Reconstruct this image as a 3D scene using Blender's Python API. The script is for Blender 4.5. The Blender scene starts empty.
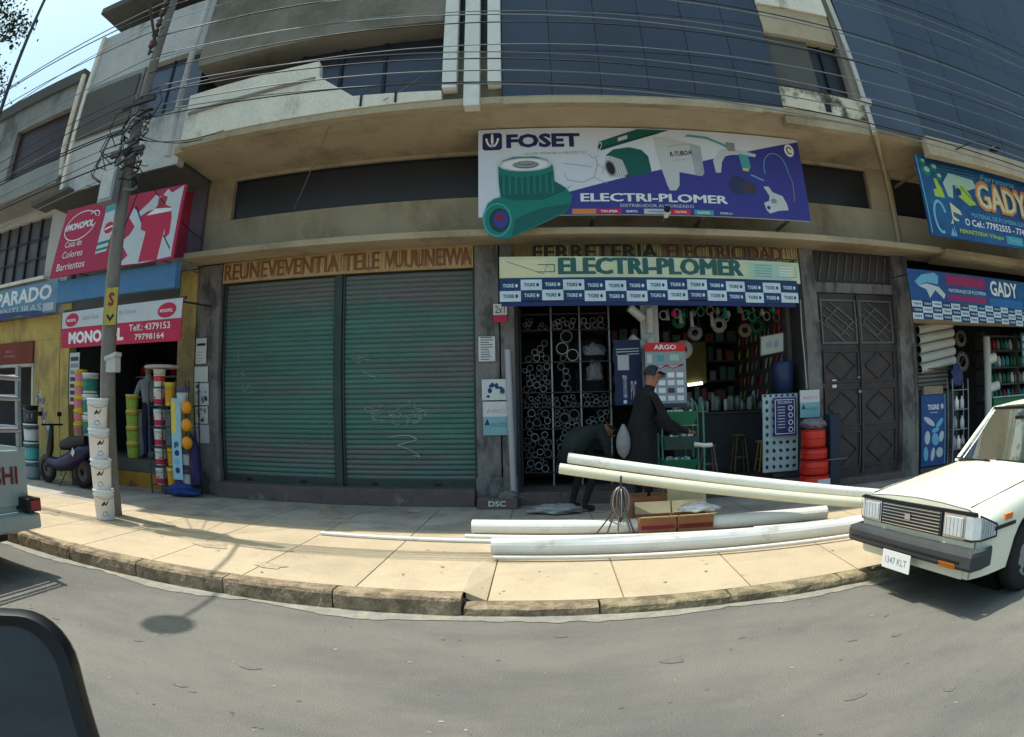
import bpy, math, random
from mathutils import Vector, Matrix, noise
rnd = random.Random(7)
PI = math.pi
scene = bpy.context.scene
COL = scene.collection
V = Vector

# ------------------------------------------------------------------ materials
def lin(c):
    def f(x):
        x = x / 255.0
        return x / 12.92 if x <= 0.04045 else ((x + 0.055) / 1.055) ** 2.4
    return tuple(f(x) for x in c) + (1.0,)

MATS = {}
def mat(name, c, rough=0.75, metal=0.0, var=0.14, scale=3.0, bump=0.0, bscale=40.0, c2=None, c2s=1.2,
        c2t=(0.5, 0.7), stretch=(1, 1, 1), spec=0.4, trans=0.0, alpha=1.0, emit=0.0, island=0.0):
    """procedural surface: base colour, broad variation, fine grain, optional second (dirt) colour and bump"""
    if name in MATS: return MATS[name]
    m = bpy.data.materials.new(name); m.use_nodes = True
    nt = m.node_tree; N = nt.nodes; L = nt.links
    b = N['Principled BSDF']
    c = lin(c)
    b.inputs['Roughness'].default_value = rough
    b.inputs['Metallic'].default_value = metal
    b.inputs['Specular IOR Level'].default_value = spec
    geo = N.new('ShaderNodeNewGeometry')
    mp = N.new('ShaderNodeMapping'); mp.inputs['Scale'].default_value = stretch
    L.new(geo.outputs['Position'], mp.inputs['Vector'])
    n1 = N.new('ShaderNodeTexNoise'); n1.inputs['Scale'].default_value = scale; n1.inputs['Detail'].default_value = 6
    n1.inputs['Roughness'].default_value = 0.65
    L.new(mp.outputs[0], n1.inputs['Vector'])
    mr = N.new('ShaderNodeMapRange'); mr.inputs['From Min'].default_value = 0.3; mr.inputs['From Max'].default_value = 0.7
    mr.inputs['To Min'].default_value = 1 - var; mr.inputs['To Max'].default_value = 1 + var
    L.new(n1.outputs['Fac'], mr.inputs['Value'])
    mul = N.new('ShaderNodeVectorMath'); mul.operation = 'SCALE'
    rgb = N.new('ShaderNodeRGB'); rgb.outputs[0].default_value = c
    src = rgb.outputs[0]
    if c2 is not None:
        n2 = N.new('ShaderNodeTexNoise'); n2.inputs['Scale'].default_value = c2s; n2.inputs['Detail'].default_value = 8
        n2.inputs['Roughness'].default_value = 0.7
        L.new(mp.outputs[0], n2.inputs['Vector'])
        r2 = N.new('ShaderNodeMapRange'); r2.inputs['From Min'].default_value = c2t[0]; r2.inputs['From Max'].default_value = c2t[1]
        r2.interpolation_type = 'SMOOTHSTEP'
        L.new(n2.outputs['Fac'], r2.inputs['Value'])
        mx = N.new('ShaderNodeMix'); mx.data_type = 'RGBA'
        L.new(r2.outputs[0], mx.inputs['Factor']); L.new(src, mx.inputs[6]); mx.inputs[7].default_value = lin(c2)
        src = mx.outputs[2]
    L.new(src, mul.inputs[0]); L.new(mr.outputs[0], mul.inputs['Scale'])
    out = mul.outputs[0]
    if island > 0:
        m2 = N.new('ShaderNodeMapRange'); m2.inputs['To Min'].default_value = 1 - island; m2.inputs['To Max'].default_value = 1 + island
        L.new(geo.outputs['Random Per Island'], m2.inputs['Value'])
        v2 = N.new('ShaderNodeVectorMath'); v2.operation = 'SCALE'
        L.new(out, v2.inputs[0]); L.new(m2.outputs[0], v2.inputs['Scale']); out = v2.outputs[0]
    if bump > 0:
        n4 = N.new('ShaderNodeTexNoise'); n4.inputs['Scale'].default_value = bscale * 1.3; n4.inputs['Detail'].default_value = 3
        L.new(mp.outputs[0], n4.inputs['Vector'])
        m4 = N.new('ShaderNodeMapRange'); m4.inputs['From Min'].default_value = .3; m4.inputs['From Max'].default_value = .7; m4.inputs['To Min'].default_value = .88; m4.inputs['To Max'].default_value = 1.12
        L.new(n4.outputs['Fac'], m4.inputs['Value']); v4 = N.new('ShaderNodeVectorMath'); v4.operation = 'SCALE'
        L.new(out, v4.inputs[0]); L.new(m4.outputs[0], v4.inputs['Scale']); out = v4.outputs[0]
    L.new(out, b.inputs['Base Color'])
    if bump > 0:
        n3 = N.new('ShaderNodeTexNoise'); n3.inputs['Scale'].default_value = bscale; n3.inputs['Detail'].default_value = 5
        L.new(mp.outputs[0], n3.inputs['Vector'])
        bp = N.new('ShaderNodeBump'); bp.inputs['Strength'].default_value = bump; bp.inputs['Distance'].default_value = 0.02
        L.new(n3.outputs['Fac'], bp.inputs['Height']); L.new(bp.outputs[0], b.inputs['Normal'])
    if trans > 0: b.inputs['Transmission Weight'].default_value = trans
    if emit > 0:
        b.inputs['Emission Color'].default_value = c; b.inputs['Emission Strength'].default_value = emit
    MATS[name] = m
    return m

# walls and masonry
PLASTER = mat('beige_plaster', (180, 166, 140), 0.9, var=0.12, scale=1.4, bump=0.25, c2=(140, 120, 92), c2s=0.9, c2t=(0.45, 0.75), stretch=(1, 1, 0.6))
SOFFIT = mat('soffit_plaster', (182, 166, 138), 0.9, var=0.10, scale=1.5, bump=0.2, c2=(140, 126, 104), c2s=0.7, c2t=(0.45, 0.7))
CREAM = mat('cream_plaster', (232, 224, 208), 0.9, var=0.10, scale=2.0, bump=0.2, c2=(160, 150, 128), c2s=1.6, c2t=(0.55, 0.75), stretch=(1, 1, 0.5))
STAINED = mat('stained_plaster', (214, 206, 182), 0.9, var=0.12, scale=2, bump=0.3, c2=(78, 76, 60), c2s=1.9, c2t=(0.47, 0.62), stretch=(1, 1, 1.0))
UPBAND = mat('upper_band_plaster', (142, 134, 122), 0.9, var=0.15, scale=1.2, bump=0.2, c2=(98, 98, 84), c2s=0.6, c2t=(0.45, 0.65))
GREYW = mat('grey_plaster', (150, 150, 146), 0.9, var=0.12, scale=1.4, bump=0.3, c2=(104, 104, 100), c2s=0.9, c2t=(0.5, 0.7), stretch=(1, 1, 0.5))
GREYL = mat('light_grey_plaster', (194, 192, 188), 0.9, var=0.10, scale=1.4, bump=0.2, c2=(136, 138, 136), c2s=0.8, c2t=(0.5, 0.7), stretch=(1, 1, 0.5))
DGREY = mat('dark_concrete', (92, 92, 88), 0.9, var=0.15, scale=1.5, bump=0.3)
PILAST = mat('pilaster_stone', (122, 117, 114), 0.75, var=0.22, scale=5, bump=0.25, c2=(76, 72, 72), c2s=4, c2t=(0.45, 0.65), stretch=(1, 1, 0.4))
STEPM = mat('step_stone', (98, 84, 82), 0.8, var=0.2, scale=4, bump=0.3, c2=(128, 122, 120), c2s=3, c2t=(0.55, 0.7))
YELLOW = mat('yellow_plaster', (194, 168, 98), 0.9, var=0.14, scale=2.5, bump=0.3, c2=(146, 126, 92), c2s=1.6, c2t=(0.42, 0.66), stretch=(1, 1, 0.5))
ORANGEB = mat('ochre_plinth', (176, 128, 48), 0.9, var=0.2, scale=6, bump=0.2, c2=(120, 90, 52), c2s=3, c2t=(0.5, 0.65))
REDWALL = mat('red_painted_wall', (150, 32, 58), 0.7, var=0.12, scale=3)
MAUVE = mat('mauve_wall', (104, 92, 106), 0.85, var=0.15, scale=2)
BROWNB = mat('brown_lintel_paint', (120, 56, 44), 0.8, var=0.15, scale=3)
BLUEB = mat('blue_fascia_paint', (80, 128, 172), 0.7, var=0.14, scale=2, c2=(88, 118, 140), c2s=2)
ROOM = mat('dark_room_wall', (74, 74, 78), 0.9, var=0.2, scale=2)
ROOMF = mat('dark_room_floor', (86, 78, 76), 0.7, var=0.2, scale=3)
# ground
ROADM = mat('worn_asphalt', (122, 118, 110), 0.88, var=0.10, scale=0.9, bump=0.8, bscale=150, c2=(104, 102, 97), c2s=0.6, c2t=(0.40, 0.62), stretch=(.45, 1, 1))
WALKM = mat('concrete_paving', (184, 166, 138), 0.88, var=0.07, scale=1.8, bump=0.3, bscale=90, c2=(172, 155, 130), c2s=1.2, c2t=(0.45, 0.7), island=0.05)
JOINTM = mat('paving_joint', (128, 110, 88), 0.95, var=0.2, scale=6)
KERBM = mat('weathered_kerb', (148, 130, 106), 0.92, var=0.25, scale=9, bump=0.8, bscale=30, c2=(114, 98, 78), c2s=6, c2t=(0.42, 0.6), island=0.12)
KERBY = mat('mossy_kerb', (148, 134, 104), 0.92, var=0.25, scale=9, bump=0.8, bscale=30, c2=(104, 94, 74), c2s=5, c2t=(0.42, 0.6), island=0.1)
# metals / plastic / glass
SHUT = mat('green_shutter_steel', (82, 120, 110), 0.6, metal=0.15, var=0.16, scale=2.2, c2=(108, 108, 106), c2s=0.7, c2t=(0.45, 0.62), stretch=(0.35, 1, 1.7), bump=0.15)
DIRTM = mat('shutter_rail_steel', (60, 74, 70), 0.6, metal=0.3, var=0.2)
SCRATCH = mat('pale_scratches', (158, 172, 166), 0.8, var=.3, scale=30)
IRON = mat('dark_iron', (74, 66, 66), 0.5, metal=0.35, var=0.2, scale=6, bump=0.2)
IRON2 = mat('grey_green_iron', (108, 106, 102), 0.55, metal=0.3, var=0.2, scale=4)
GALV = mat('galvanised_steel', (150, 152, 154), 0.45, metal=0.6, var=0.15, scale=5)
GLASSB = mat('blue_mirror_glass', (46, 52, 64), 0.22, var=0.28, scale=0.7, spec=0.8, stretch=(1, 1, 0.4), island=0.10)
GLASSL = mat('pale_blue_mirror_glass', (66, 74, 88), 0.22, var=0.2, scale=0.7, spec=0.8, stretch=(1, 1, 0.5))
GLASSD = mat('dark_window_glass', (46, 46, 52), 0.35, var=0.18, scale=1.1, spec=0.5)
MULL = mat('dark_mullion', (34, 40, 50), 0.5, var=0.1)
PVC = mat('white_pvc', (222, 221, 214), 0.35, var=0.06, scale=6, c2=(182, 176, 160), c2s=3.5, c2t=(0.55, 0.75))
PVCG = mat('grey_pvc', (158, 158, 160), 0.4, var=0.12, scale=5)
PVCY = mat('cream_pvc', (214, 212, 186), 0.35, var=0.05, scale=3)
WHITEP = mat('white_plastic', (228, 228, 226), 0.45, var=0.05)
BLACKP = mat('black_plastic', (22, 22, 24), 0.45, var=0.15)
DBLUE = mat('navy_plastic', (28, 38, 74), 0.5, var=0.12)
TEALP = mat('teal_plastic', (60, 120, 116), 0.5, var=0.12)
WHITEC = mat('white_paint_concrete', (224, 224, 216), 0.8, var=0.08, scale=5, c2=(186, 184, 170), c2s=2, c2t=(0.55, 0.75))
POLEM = mat('pole_concrete', (122, 116, 108), 0.9, var=0.16, scale=5, bump=0.35, c2=(98, 94, 90), c2s=3, c2t=(0.5, 0.68), stretch=(1, 1, 0.4))
CABLE = mat('black_cable', (20, 21, 23), 0.6, var=0.1)
CABLEL = mat('grey_cable', (112, 120, 122), 0.55, var=0.1)
PORC = mat('brown_porcelain', (96, 66, 54), 0.25)
CARD = mat('cardboard', (152, 104, 70), 0.85, var=0.12, scale=5)
CARDL = mat('faded_cardboard', (176, 164, 132), 0.85, var=0.12, scale=5)
REDM = mat('glossy_red_plastic', (214, 44, 28), 0.35, var=0.08)
ORANGE = mat('orange_plastic', (232, 148, 24), 0.4, var=0.06)
YEL = mat('yellow_plastic', (224, 190, 44), 0.4, var=0.08)
GREENP = mat('green_plastic', (30, 110, 78), 0.45, var=0.1)
LBLUE = mat('pale_blue_print', (150, 196, 214), 0.5, var=0.06)
WOODY = mat('yellow_wood', (190, 150, 72), 0.6, var=0.15, scale=8)
WOODG = mat('pale_wood', (142, 128, 106), 0.6, var=0.15, scale=8)
# print inks
INK = {}
def ink(name, c, rough=0.5):
    INK[name] = mat(name + '_ink', c, rough, var=0.05, scale=4); return INK[name]
WHITE = ink('white', (232, 234, 236)); NAVY = ink('navy', (30, 38, 92)); PURP = ink('violet_blue', (58, 58, 142))
TGREEN = ink('tee_green', (18, 122, 110)); TGREEN2 = ink('deep_green', (12, 92, 86)); DKGRN = ink('dark_green', (22, 62, 60))
LGREY = ink('light_grey', (196, 202, 206)); MGREY = ink('mid_grey', (138, 144, 152)); DKGREY = ink('dark_grey', (58, 62, 70))
CRIM = ink('crimson', (190, 32, 72)); CRIM2 = ink('deep_crimson', (140, 20, 52)); REDI = ink('red', (208, 40, 48))
SKYB = ink('sky_blue', (110, 178, 208)); TEALI = ink('teal', (70, 160, 168)); BLKI = ink('black', (26, 26, 30))
CREAMI = ink('cream', (214, 208, 168)); YELI = ink('yellow', (222, 204, 90)); ORGI = ink('orange', (214, 130, 60))
LIME = ink('lime', (170, 196, 70)); BLUI = ink('blue', (30, 82, 150)); PINKI = ink('pink', (206, 120, 150)); BRNI = ink('brown', (130, 62, 40))
OCHI = ink('ochre', (196, 152, 96)); TIGB = ink('deep_blue', (26, 56, 110)); PALEG = ink('pale_green', (168, 196, 178))

# ------------------------------------------------------------------ mesh builder
class Frame:
    """flat panel coordinates: u to the right, v up, d towards the street"""
    def __init__(s, o, u=(1, 0, 0), v=(0, 0, 1)):
        s.o = V(o); s.u = V(u).normalized(); s.v = V(v).normalized(); s.n = s.u.cross(s.v).normalized()
    def p(s, u, v, d=0.0): return s.o + s.u * u + s.v * v + s.n * d

TEXTS = {}
SPLITN = {'parapet_drain', 'stained_bay', 'guide_rail', 'door_knob', 'doorbell', 'bracket', 'crossarm', 'side_window', 'bonnet_gap', 'frame', 'window_bars', 'counter_trim', 'painted_strip', 'door_frame', 'balcony_stub', 'edge_seam'}
def text_geo(body, bold, shear):
    k = (body, bold, shear)
    if k not in TEXTS:
        cu = bpy.data.curves.new('lettering', 'FONT'); cu.body = body; cu.resolution_u = 2; cu.offset = bold; cu.shear = shear
        cu.align_x = 'LEFT'
        ob = bpy.data.objects.new('lettering', cu)
        me = bpy.data.meshes.new_from_object(ob)
        vs = [v.co.copy() for v in me.vertices]; fs = [tuple(p.vertices) for p in me.polygons]
        bpy.data.objects.remove(ob); bpy.data.meshes.remove(me); bpy.data.curves.remove(cu)
        x0 = min(v.x for v in vs); x1 = max(v.x for v in vs); y0 = min(v.y for v in vs); y1 = max(v.y for v in vs)
        TEXTS[k] = ([((v.x - x0) / (x1 - x0), (v.y - y0) / (y1 - y0)) for v in vs], fs)
    return TEXTS[k]

class MB:
    def __init__(s): s.v = []; s.f = []; s.m = []; s.s = []; s.mats = []
    def mi(s, m):
        if m not in s.mats: s.mats.append(m)
        return s.mats.index(m)
    def add(s, vs, fs, m, smooth=False):
        o = len(s.v); i = s.mi(m)
        s.v += [V(v) for v in vs]
        for f in fs:
            s.f.append(tuple(o + k for k in f)); s.m.append(i); s.s.append(smooth)
        return s
    def box(s, x0, x1, y0, y1, z0, z1, m):
        vs = [(x, y, z) for z in (z0, z1) for y in (y0, y1) for x in (x0, x1)]
        return s.add(vs, [(0, 2, 3, 1), (4, 5, 7, 6), (0, 1, 5, 4), (2, 6, 7, 3), (0, 4, 6, 2), (1, 3, 7, 5)], m)
    def obox(s, c, ax, h, m):
        c = V(c); ax = [V(a).normalized() for a in ax]
        vs = [c + ax[0] * h[0] * a + ax[1] * h[1] * b + ax[2] * h[2] * d for d in (-1, 1) for b in (-1, 1) for a in (-1, 1)]
        return s.add(vs, [(0, 2, 3, 1), (4, 5, 7, 6), (0, 1, 5, 4), (2, 6, 7, 3), (0, 4, 6, 2), (1, 3, 7, 5)], m)
    def bar(s, p, q, w, h, m, up=(0, 0, 1)):
        p = V(p); q = V(q); a = (q - p); L = a.length; a.normalize(); b = a.cross(V(up))
        if b.length < 1e-4: b = a.cross(V((1, 0, 0)))
        b.normalize(); c = b.cross(a)
        return s.obox((p + q) / 2, (a, b, c), (L / 2, w / 2, h / 2), m)
    def tube(s, pts, r, m, n=8, caps=True, smooth=True):
        pts = [V(p) for p in pts]; k = len(pts)
        rs = r if isinstance(r, (list, tuple)) else [r] * k
        prev = None; rings = []
        for i, p in enumerate(pts):
            t = (pts[min(i + 1, k - 1)] - pts[max(i - 1, 0)]).normalized()
            if prev is None:
                a = t.cross(V((0, 0, 1)));
                if a.length < 1e-3: a = t.cross(V((1, 0, 0)))
            else: a = prev - t * prev.dot(t)
            a.normalize(); b = t.cross(a); prev = a
            rings.append([p + (a * math.cos(2 * PI * j / n) + b * math.sin(2 * PI * j / n)) * rs[i] for j in range(n)])
        vs = [v for rg in rings for v in rg]
        fs = [(i * n + j, i * n + (j + 1) % n, (i + 1) * n + (j + 1) % n, (i + 1) * n + j) for i in range(k - 1) for j in range(n)]
        s.add(vs, fs, m, smooth)
        if caps: s.add(rings[0] + rings[-1], [tuple(range(n))[::-1], tuple(range(n, 2 * n))], m)
        return s
    def cyl(s, p, q, r, m, r2=None, n=16, caps=True): return s.tube([p, q], [r, r if r2 is None else r2], m, n, caps)
    def lathe(s, base, prof, m, n=20, axis=(0, 0, 1), smooth=True):
        ax = V(axis).normalized(); a = ax.orthogonal().normalized(); b = ax.cross(a); base = V(base)
        vs = [base + ax * z + (a * math.cos(2 * PI * j / n) + b * math.sin(2 * PI * j / n)) * r for r, z in prof for j in range(n)]
        fs = [(i * n + j, i * n + (j + 1) % n, (i + 1) * n + (j + 1) % n, (i + 1) * n + j) for i in range(len(prof) - 1) for j in range(n)]
        return s.add(vs, fs, m, smooth)
    def pipe(s, p, q, ro, ri, m, n=14, dark=None):
        """hollow pipe with open ends"""
        p = V(p); q = V(q); L = (q - p).length; ax = (q - p).normalized()
        s.lathe(p, [(ri, 0.0), (ro, 0.0), (ro, L), (ri, L)], m, n, ax, smooth=False)
        s.lathe(p, [(ri, L), (ri, 0.0)], dark or m, n, ax)
        return s
    def poly(s, fr, pts, m, d0=0.0, d1=None):
        """flat figure on a panel, or a plate if d1 is given"""
        n = len(pts)
        if d1 is None: return s.add([fr.p(u, v, d0) for u, v in pts], [tuple(range(n))], m)
        vs = [fr.p(u, v, d0) for u, v in pts] + [fr.p(u, v, d1) for u, v in pts]
        return s.add(vs, [tuple(range(n, 2 * n)), tuple(range(n))[::-1]] + [(i, (i + 1) % n, n + (i + 1) % n, n + i) for i in range(n)], m)
    def rect(s, fr, u0, v0, u1, v1, m, d0=0.0, d1=None): return s.poly(fr, [(u0, v0), (u1, v0), (u1, v1), (u0, v1)], m, d0, d1)
    def disc(s, fr, u, v, ru, rv, m, d=0.0, n=24, a0=0, a1=2 * PI, rot=0.0):
        pts = [(ru * math.cos(a0 + (a1 - a0) * i / n), rv * math.sin(a0 + (a1 - a0) * i / n)) for i in range(n)]
        c, q = math.cos(rot), math.sin(rot)
        return s.poly(fr, [(u + x * c - y * q, v + x * q + y * c) for x, y in pts], m, d)
    def arc(s, fr, u, v, ru, rv, w, m, d=0.0, a0=0, a1=2 * PI, n=28, rot=0.0):
        vs = []; c, q = math.cos(rot), math.sin(rot)
        for i in range(n + 1):
            a = a0 + (a1 - a0) * i / n
            for k in (-0.5, 0.5):
                x = (ru + k * w) * math.cos(a); y = (rv + k * w) * math.sin(a)
                vs.append(fr.p(u + x * c - y * q, v + x * q + y * c, d))
        return s.add(vs, [(2 * i, 2 * i + 1, 2 * i + 3, 2 * i + 2) for i in range(n)], m)
    def line(s, fr, pts, w, m, d=0.0):
        for (a, b), (c, e) in zip(pts[:-1], pts[1:]):
            L = math.hypot(c - a, e - b) or 1; x = -(e - b) / L * w / 2; y = (c - a) / L * w / 2
            s.poly(fr, [(a - x, b - y), (c - x, e - y), (c + x, e + y), (a + x, b + y)], m, d); d += 0.0004
        return s
    def text(s, fr, body, u0, v0, u1, v1, m, d=0.006, bold=0.0, shear=0.0, rise=0.0):
        vs, fs = text_geo(body, bold, shear)
        return s.add([fr.p(u0 + x * (u1 - u0), v0 + y * (v1 - v0) + rise * x, d) for x, y in vs], fs, m)
    def islands(s):
        par = list(range(len(s.v)))
        def find(a):
            while par[a] != a: par[a] = par[par[a]]; a = par[a]
            return a
        for f in s.f:
            for k in f[1:]: par[find(k)] = find(f[0])
        g = {}
        for i, f in enumerate(s.f): g.setdefault(find(f[0]), []).append(i)
        return list(g.values())
    def textb(s, fr, body, u0, v0, u1, v1, m, d=0.006, w=.012, n=4):
        for k in range(n):
            o = (k - (n - 1) / 2) * w / max(1, n - 1); s.text(fr, body, u0 + o, v0 + (k % 2) * w * .3, u1 + o, v1 + (k % 2) * w * .3, m, d + k * .0004)
        return s
    def build(s, name, parent=None, bevel=0.0, org=None):
        if name in SPLITN and parent is not None:
            g = s.islands()
            if 1 < len(g) < 40:
                obs = []
                for fl in g:
                    q = MB(); mp_ = {}
                    for i in fl:
                        for k in s.f[i]:
                            if k not in mp_: mp_[k] = len(q.v); q.v.append(s.v[k])
                        q.f.append(tuple(mp_[k] for k in s.f[i])); q.m.append(q.mi(s.mats[s.m[i]])); q.s.append(s.s[i])
                    obs.append(q._build(name, parent, bevel, org))
                return obs[0]
        return s._build(name, parent, bevel, org)
    def _build(s, name, parent=None, bevel=0.0, org=None):
        me = bpy.data.meshes.new(name)
        o = V((0, 0, 0))
        if parent is not None and org is None: o = V(parent.get('_org', (0, 0, 0)))
        if org is not None: o = V(org)
        me.from_pydata([tuple(v - o) for v in s.v], [], s.f)
        for m in s.mats: me.materials.append(m)
        me.polygons.foreach_set('material_index', s.m); me.polygons.foreach_set('use_smooth', s.s)
        me.update()
        ob = bpy.data.objects.new(name, me); COL.objects.link(ob)
        if parent is not None: ob.parent = parent; ob['_org'] = tuple(o)
        elif org is not None: ob.location = o; ob['_org'] = tuple(o)
        if parent is not None and parent.type == 'MESH': pass
        if bevel > 0:
            b = ob.modifiers.new('bevel', 'BEVEL'); b.width = bevel; b.segments = 2; b.limit_method = 'ANGLE'; b.angle_limit = math.radians(50)
        return ob

def thing(name, label, cat, loc=(0, 0, 0), group=None):
    o = bpy.data.objects.new(name, None); COL.objects.link(o); o.location = loc; o.empty_display_size = 0.1
    o['_org'] = tuple(loc); o['label'] = label; o['category'] = cat
    if group: o['group'] = group
    return o
def tag(o, label, cat, group=None):
    o['label'] = label; o['category'] = cat
    if group: o['group'] = group
    return o
def struct(o): o['kind'] = 'structure'; return o
def kids(o): return [c for c in bpy.data.objects if c.parent == o]
def copy_tree(o, loc, rot=None, label=None, scale=None):
    def rec(a, p):
        c = a.copy(); COL.objects.link(c)
        if p is not None: c.parent = p
        for k in kids(a): rec(k, c)
        return c
    ch = rec(o, None); ch.location = loc
    if rot is not None: ch.rotation_euler = rot
    if scale is not None: ch.scale = scale
    if label: ch['label'] = label
    return ch
# ------------------------------------------------------------------ ground
b = MB(); b.box(-260, 260, -260, 260, -0.3, 0.0, ROADM); struct(b.build('road'))
# stains and litter on the road
def blob(cx, cy, rx, ry, z, m, mb, n=22, seed=0, wob=0.35):
    pts = []
    for i in range(n):
        a = 2 * PI * i / n; k = 1 + wob * noise.noise(V((math.cos(a) * 1.4 + seed, math.sin(a) * 1.4, seed * 2.3)))
        pts.append((cx + rx * k * math.cos(a), cy + ry * k * math.sin(a), z))
    mb.add(pts, [tuple(range(n))], m)
STAIN = mat('road_stain', (102, 99, 94), 0.8, var=0.25, scale=30)
STAIN2 = mat('road_patch_dust', (158, 150, 134), 0.9, var=0.1, scale=14)
PINKP = mat('faded_pink_road_paint', (170, 132, 128), 0.9, var=0.12, scale=14, c2=(146, 138, 132), c2s=9, c2t=(0.45, 0.6))
b = MB()
for i, (x, y, rx, ry) in enumerate([(0.75, 3.35, .10, .035), (-1.7, 3.0, .07, .03), (-1.95, 2.55, .05, .02), (-1.85, 2.52, .04, .018), (1.9, 3.2, .05, .02), (2.2, 3.1, .06, .02),
        (1.55, 2.45, .09, .03), (0.2, 2.2, .04, .02), (-0.9, 2.0, .05, .02), (2.05, 2.2, .05, .03), (-2.6, 3.0, .04, .02), (-3.4, 2.9, .05, .02), (1.25, 3.6, .03, .02), (0.1, 3.9, .06, .02)]):
    blob(x, y, rx * .8, ry, 0.004, STAIN, b, seed=i, wob=.7)
for i in range(150):
    blob(rnd.uniform(-4.5, 3), rnd.uniform(1.2, 4.2), rnd.uniform(.005, .018), rnd.uniform(.004, .010), 0.0045, rnd.choice([STAIN, STAIN2, STAIN]), b, n=8, seed=i + 30)
struct(b.build('road_patches'))
b = MB()
DUST = mat('gutter_dust', (148, 141, 126), 0.95, var=0.12, scale=7, c2=(130, 127, 119), c2s=5, c2t=(0.38, 0.58), bump=.4)
GW = lambda x: 0.13 + 0.12 * noise.noise(V((x * 1.1, 3, 0))) + .06 * noise.noise(V((x * 7, 1, 0)))
for k in range(200):
    x0 = -7.4 + k * 0.07
    b.add([(x0, 4.335, .005), (x0, 4.33 - GW(x0), .005), (x0 + .07, 4.33 - GW(x0 + .07), .005), (x0 + .07, 4.335, .005)], [(0, 1, 2, 3)], DUST)
struct(b.build('road_edge'))


# sidewalk: high on the left, sinking to the right towards the kerb
def wz(x, y):
    """height of the pavement surface"""
    if y >= 5.85: lo = 0.15
    else: lo = 0.075 + 0.075 * max(0.0, (y - 4.45) / 1.4)
    t = min(1.0, max(0.0, (x + 0.62) / 0.17)); return 0.15 * (1 - t) + lo * t
b = MB(); b.box(-40, 40, 5.8, 9.6, -0.2, 0.142, JOINTM); b.box(-40, -0.6, 4.5, 5.79, -0.2, 0.142, JOINTM)
b.add([(-.6, 4.5, .06), (40, 4.5, .06), (40, 5.81, .138), (-.6, 5.81, .138)], [(0, 1, 2, 3)], JOINTM)
struct(b.build('pavement_base'))
WALKR = mat('shade_greyed_paving', (168, 160, 148), .9, var=.12, scale=2.2, bump=.4, bscale=80, c2=(138, 132, 124), c2s=1.4, c2t=(.4, .65), island=.06)  # rear slabs coloured greyer to deepen the building's shade
b = MB(); g = 0.006
ys = [4.5, 5.15, 5.85, 6.9, 7.95, 9.0]
xs = [-0.44 + 1.02 * k for k in range(-30, 30)]
for x in xs:
    segs = [(x, x + 1.02)] if abs(x + 1.46) > .05 else [(x, -0.62)]
    if abs(x + 1.46) <= .05: segs = [(x, x + .84), (x + .84, x + 1.02)]
    for (a, c) in segs:
        for j in range(len(ys) - 1):
            y0, y1 = ys[j], ys[j + 1]
            if j == 0 or j == 2: yb0, yb1 = y0 + g * (j != 0), y1
            else: yb0, yb1 = y0, y1 - g * (j == 1)
            ga = g if abs(a + .62) > .03 else 0; gc = g if abs(c + .62) > .03 else 0
            q = [(a + ga, yb0), (c - gc, yb0), (c - gc, yb1), (a + ga, yb1)]
            top = [(u, v, wz(u, v)) for u, v in q]; bot = [(u, v, wz(u, v) - .05) for u, v in q]
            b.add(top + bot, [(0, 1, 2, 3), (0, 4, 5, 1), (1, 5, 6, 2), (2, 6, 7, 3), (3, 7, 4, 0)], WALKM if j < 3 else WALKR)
struct(b.build('sidewalk'))
WSTAIN = mat('pavement_stain', (160, 144, 120), .9, var=.15, scale=9, bump=.3, c2=(180, 164, 138), c2s=8, c2t=(.4, .6))
WDARK = mat('pavement_grime', (120, 108, 92), .9, var=.2, scale=12)
b = MB()
for i in range(26):
    x, y = rnd.uniform(-6.5, 3), rnd.uniform(4.7, 8.6)
    if x > -.7 and y < 5.9: continue
    blob(x, y, rnd.uniform(.06, .28), rnd.uniform(.04, .14), .1545 + .0001 * i, WSTAIN, b, seed=i + 200, wob=.9)
for i in range(160):
    x, y = rnd.uniform(-6.5, 3.2), rnd.uniform(4.6, 8.6)
    blob(x, y, rnd.uniform(.006, .022), rnd.uniform(.004, .014), wz(x, y) + .0075, rnd.choice([WDARK, WSTAIN]), b, n=7, seed=i + 400, wob=.6)
struct(b.build('pavement_patches'))
# kerb stones, chipped
def stone(mb, x0, x1, zt0, zt1, m, seed, d=0.17):
    nx = 14; rows = []
    prof = [(0.0, -0.03), (0.0, 0.35), (0.006, 0.8), (0.022, 0.97), (0.05, 1.0), (d, 1.0)]
    for i in range(nx + 1):
        x = x0 + (x1 - x0) * i / nx; e = 0.012 if i in (0, nx) else 0
        r = []
        for j, (dy, k) in enumerate(prof):
            w = noise.noise(V((x * 5, j * .6, seed))) * 0.012 + noise.noise(V((x * 19, j * 1.7, seed + 4))) * 0.008
            if j == len(prof) - 1: w = 0
            zt = zt0 + (zt1 - zt0) * i / nx
            r.append((x, 4.33 + dy + w + e, zt * k - (abs(w) * .6 if j in (2, 3, 4) else 0) - (e * .5 if j > 2 else 0)))
        rows.append(r)
    k = len(prof); vs = [v for r in rows for v in r]
    fs = [(i * k + j, (i + 1) * k + j, (i + 1) * k + j + 1, i * k + j + 1) for i in range(nx) for j in range(k - 1)]
    fs += [tuple(range(k))[::-1], tuple(nx * k + j for j in range(k))]
    mb.add(vs, fs, m, False)
b = MB(); x = -0.62
while x > -30: stone(b, x - 0.985, x, .15, .15, KERBM, x); x -= 1.0
x = -0.60
stone(b, x, x + .98, .075, .075, KERBM, 3); x += 1
while x < 30: stone(b, x, x + .98, .075, .075, KERBY, x); x += 1.0
struct(b.build('kerb'))

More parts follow.
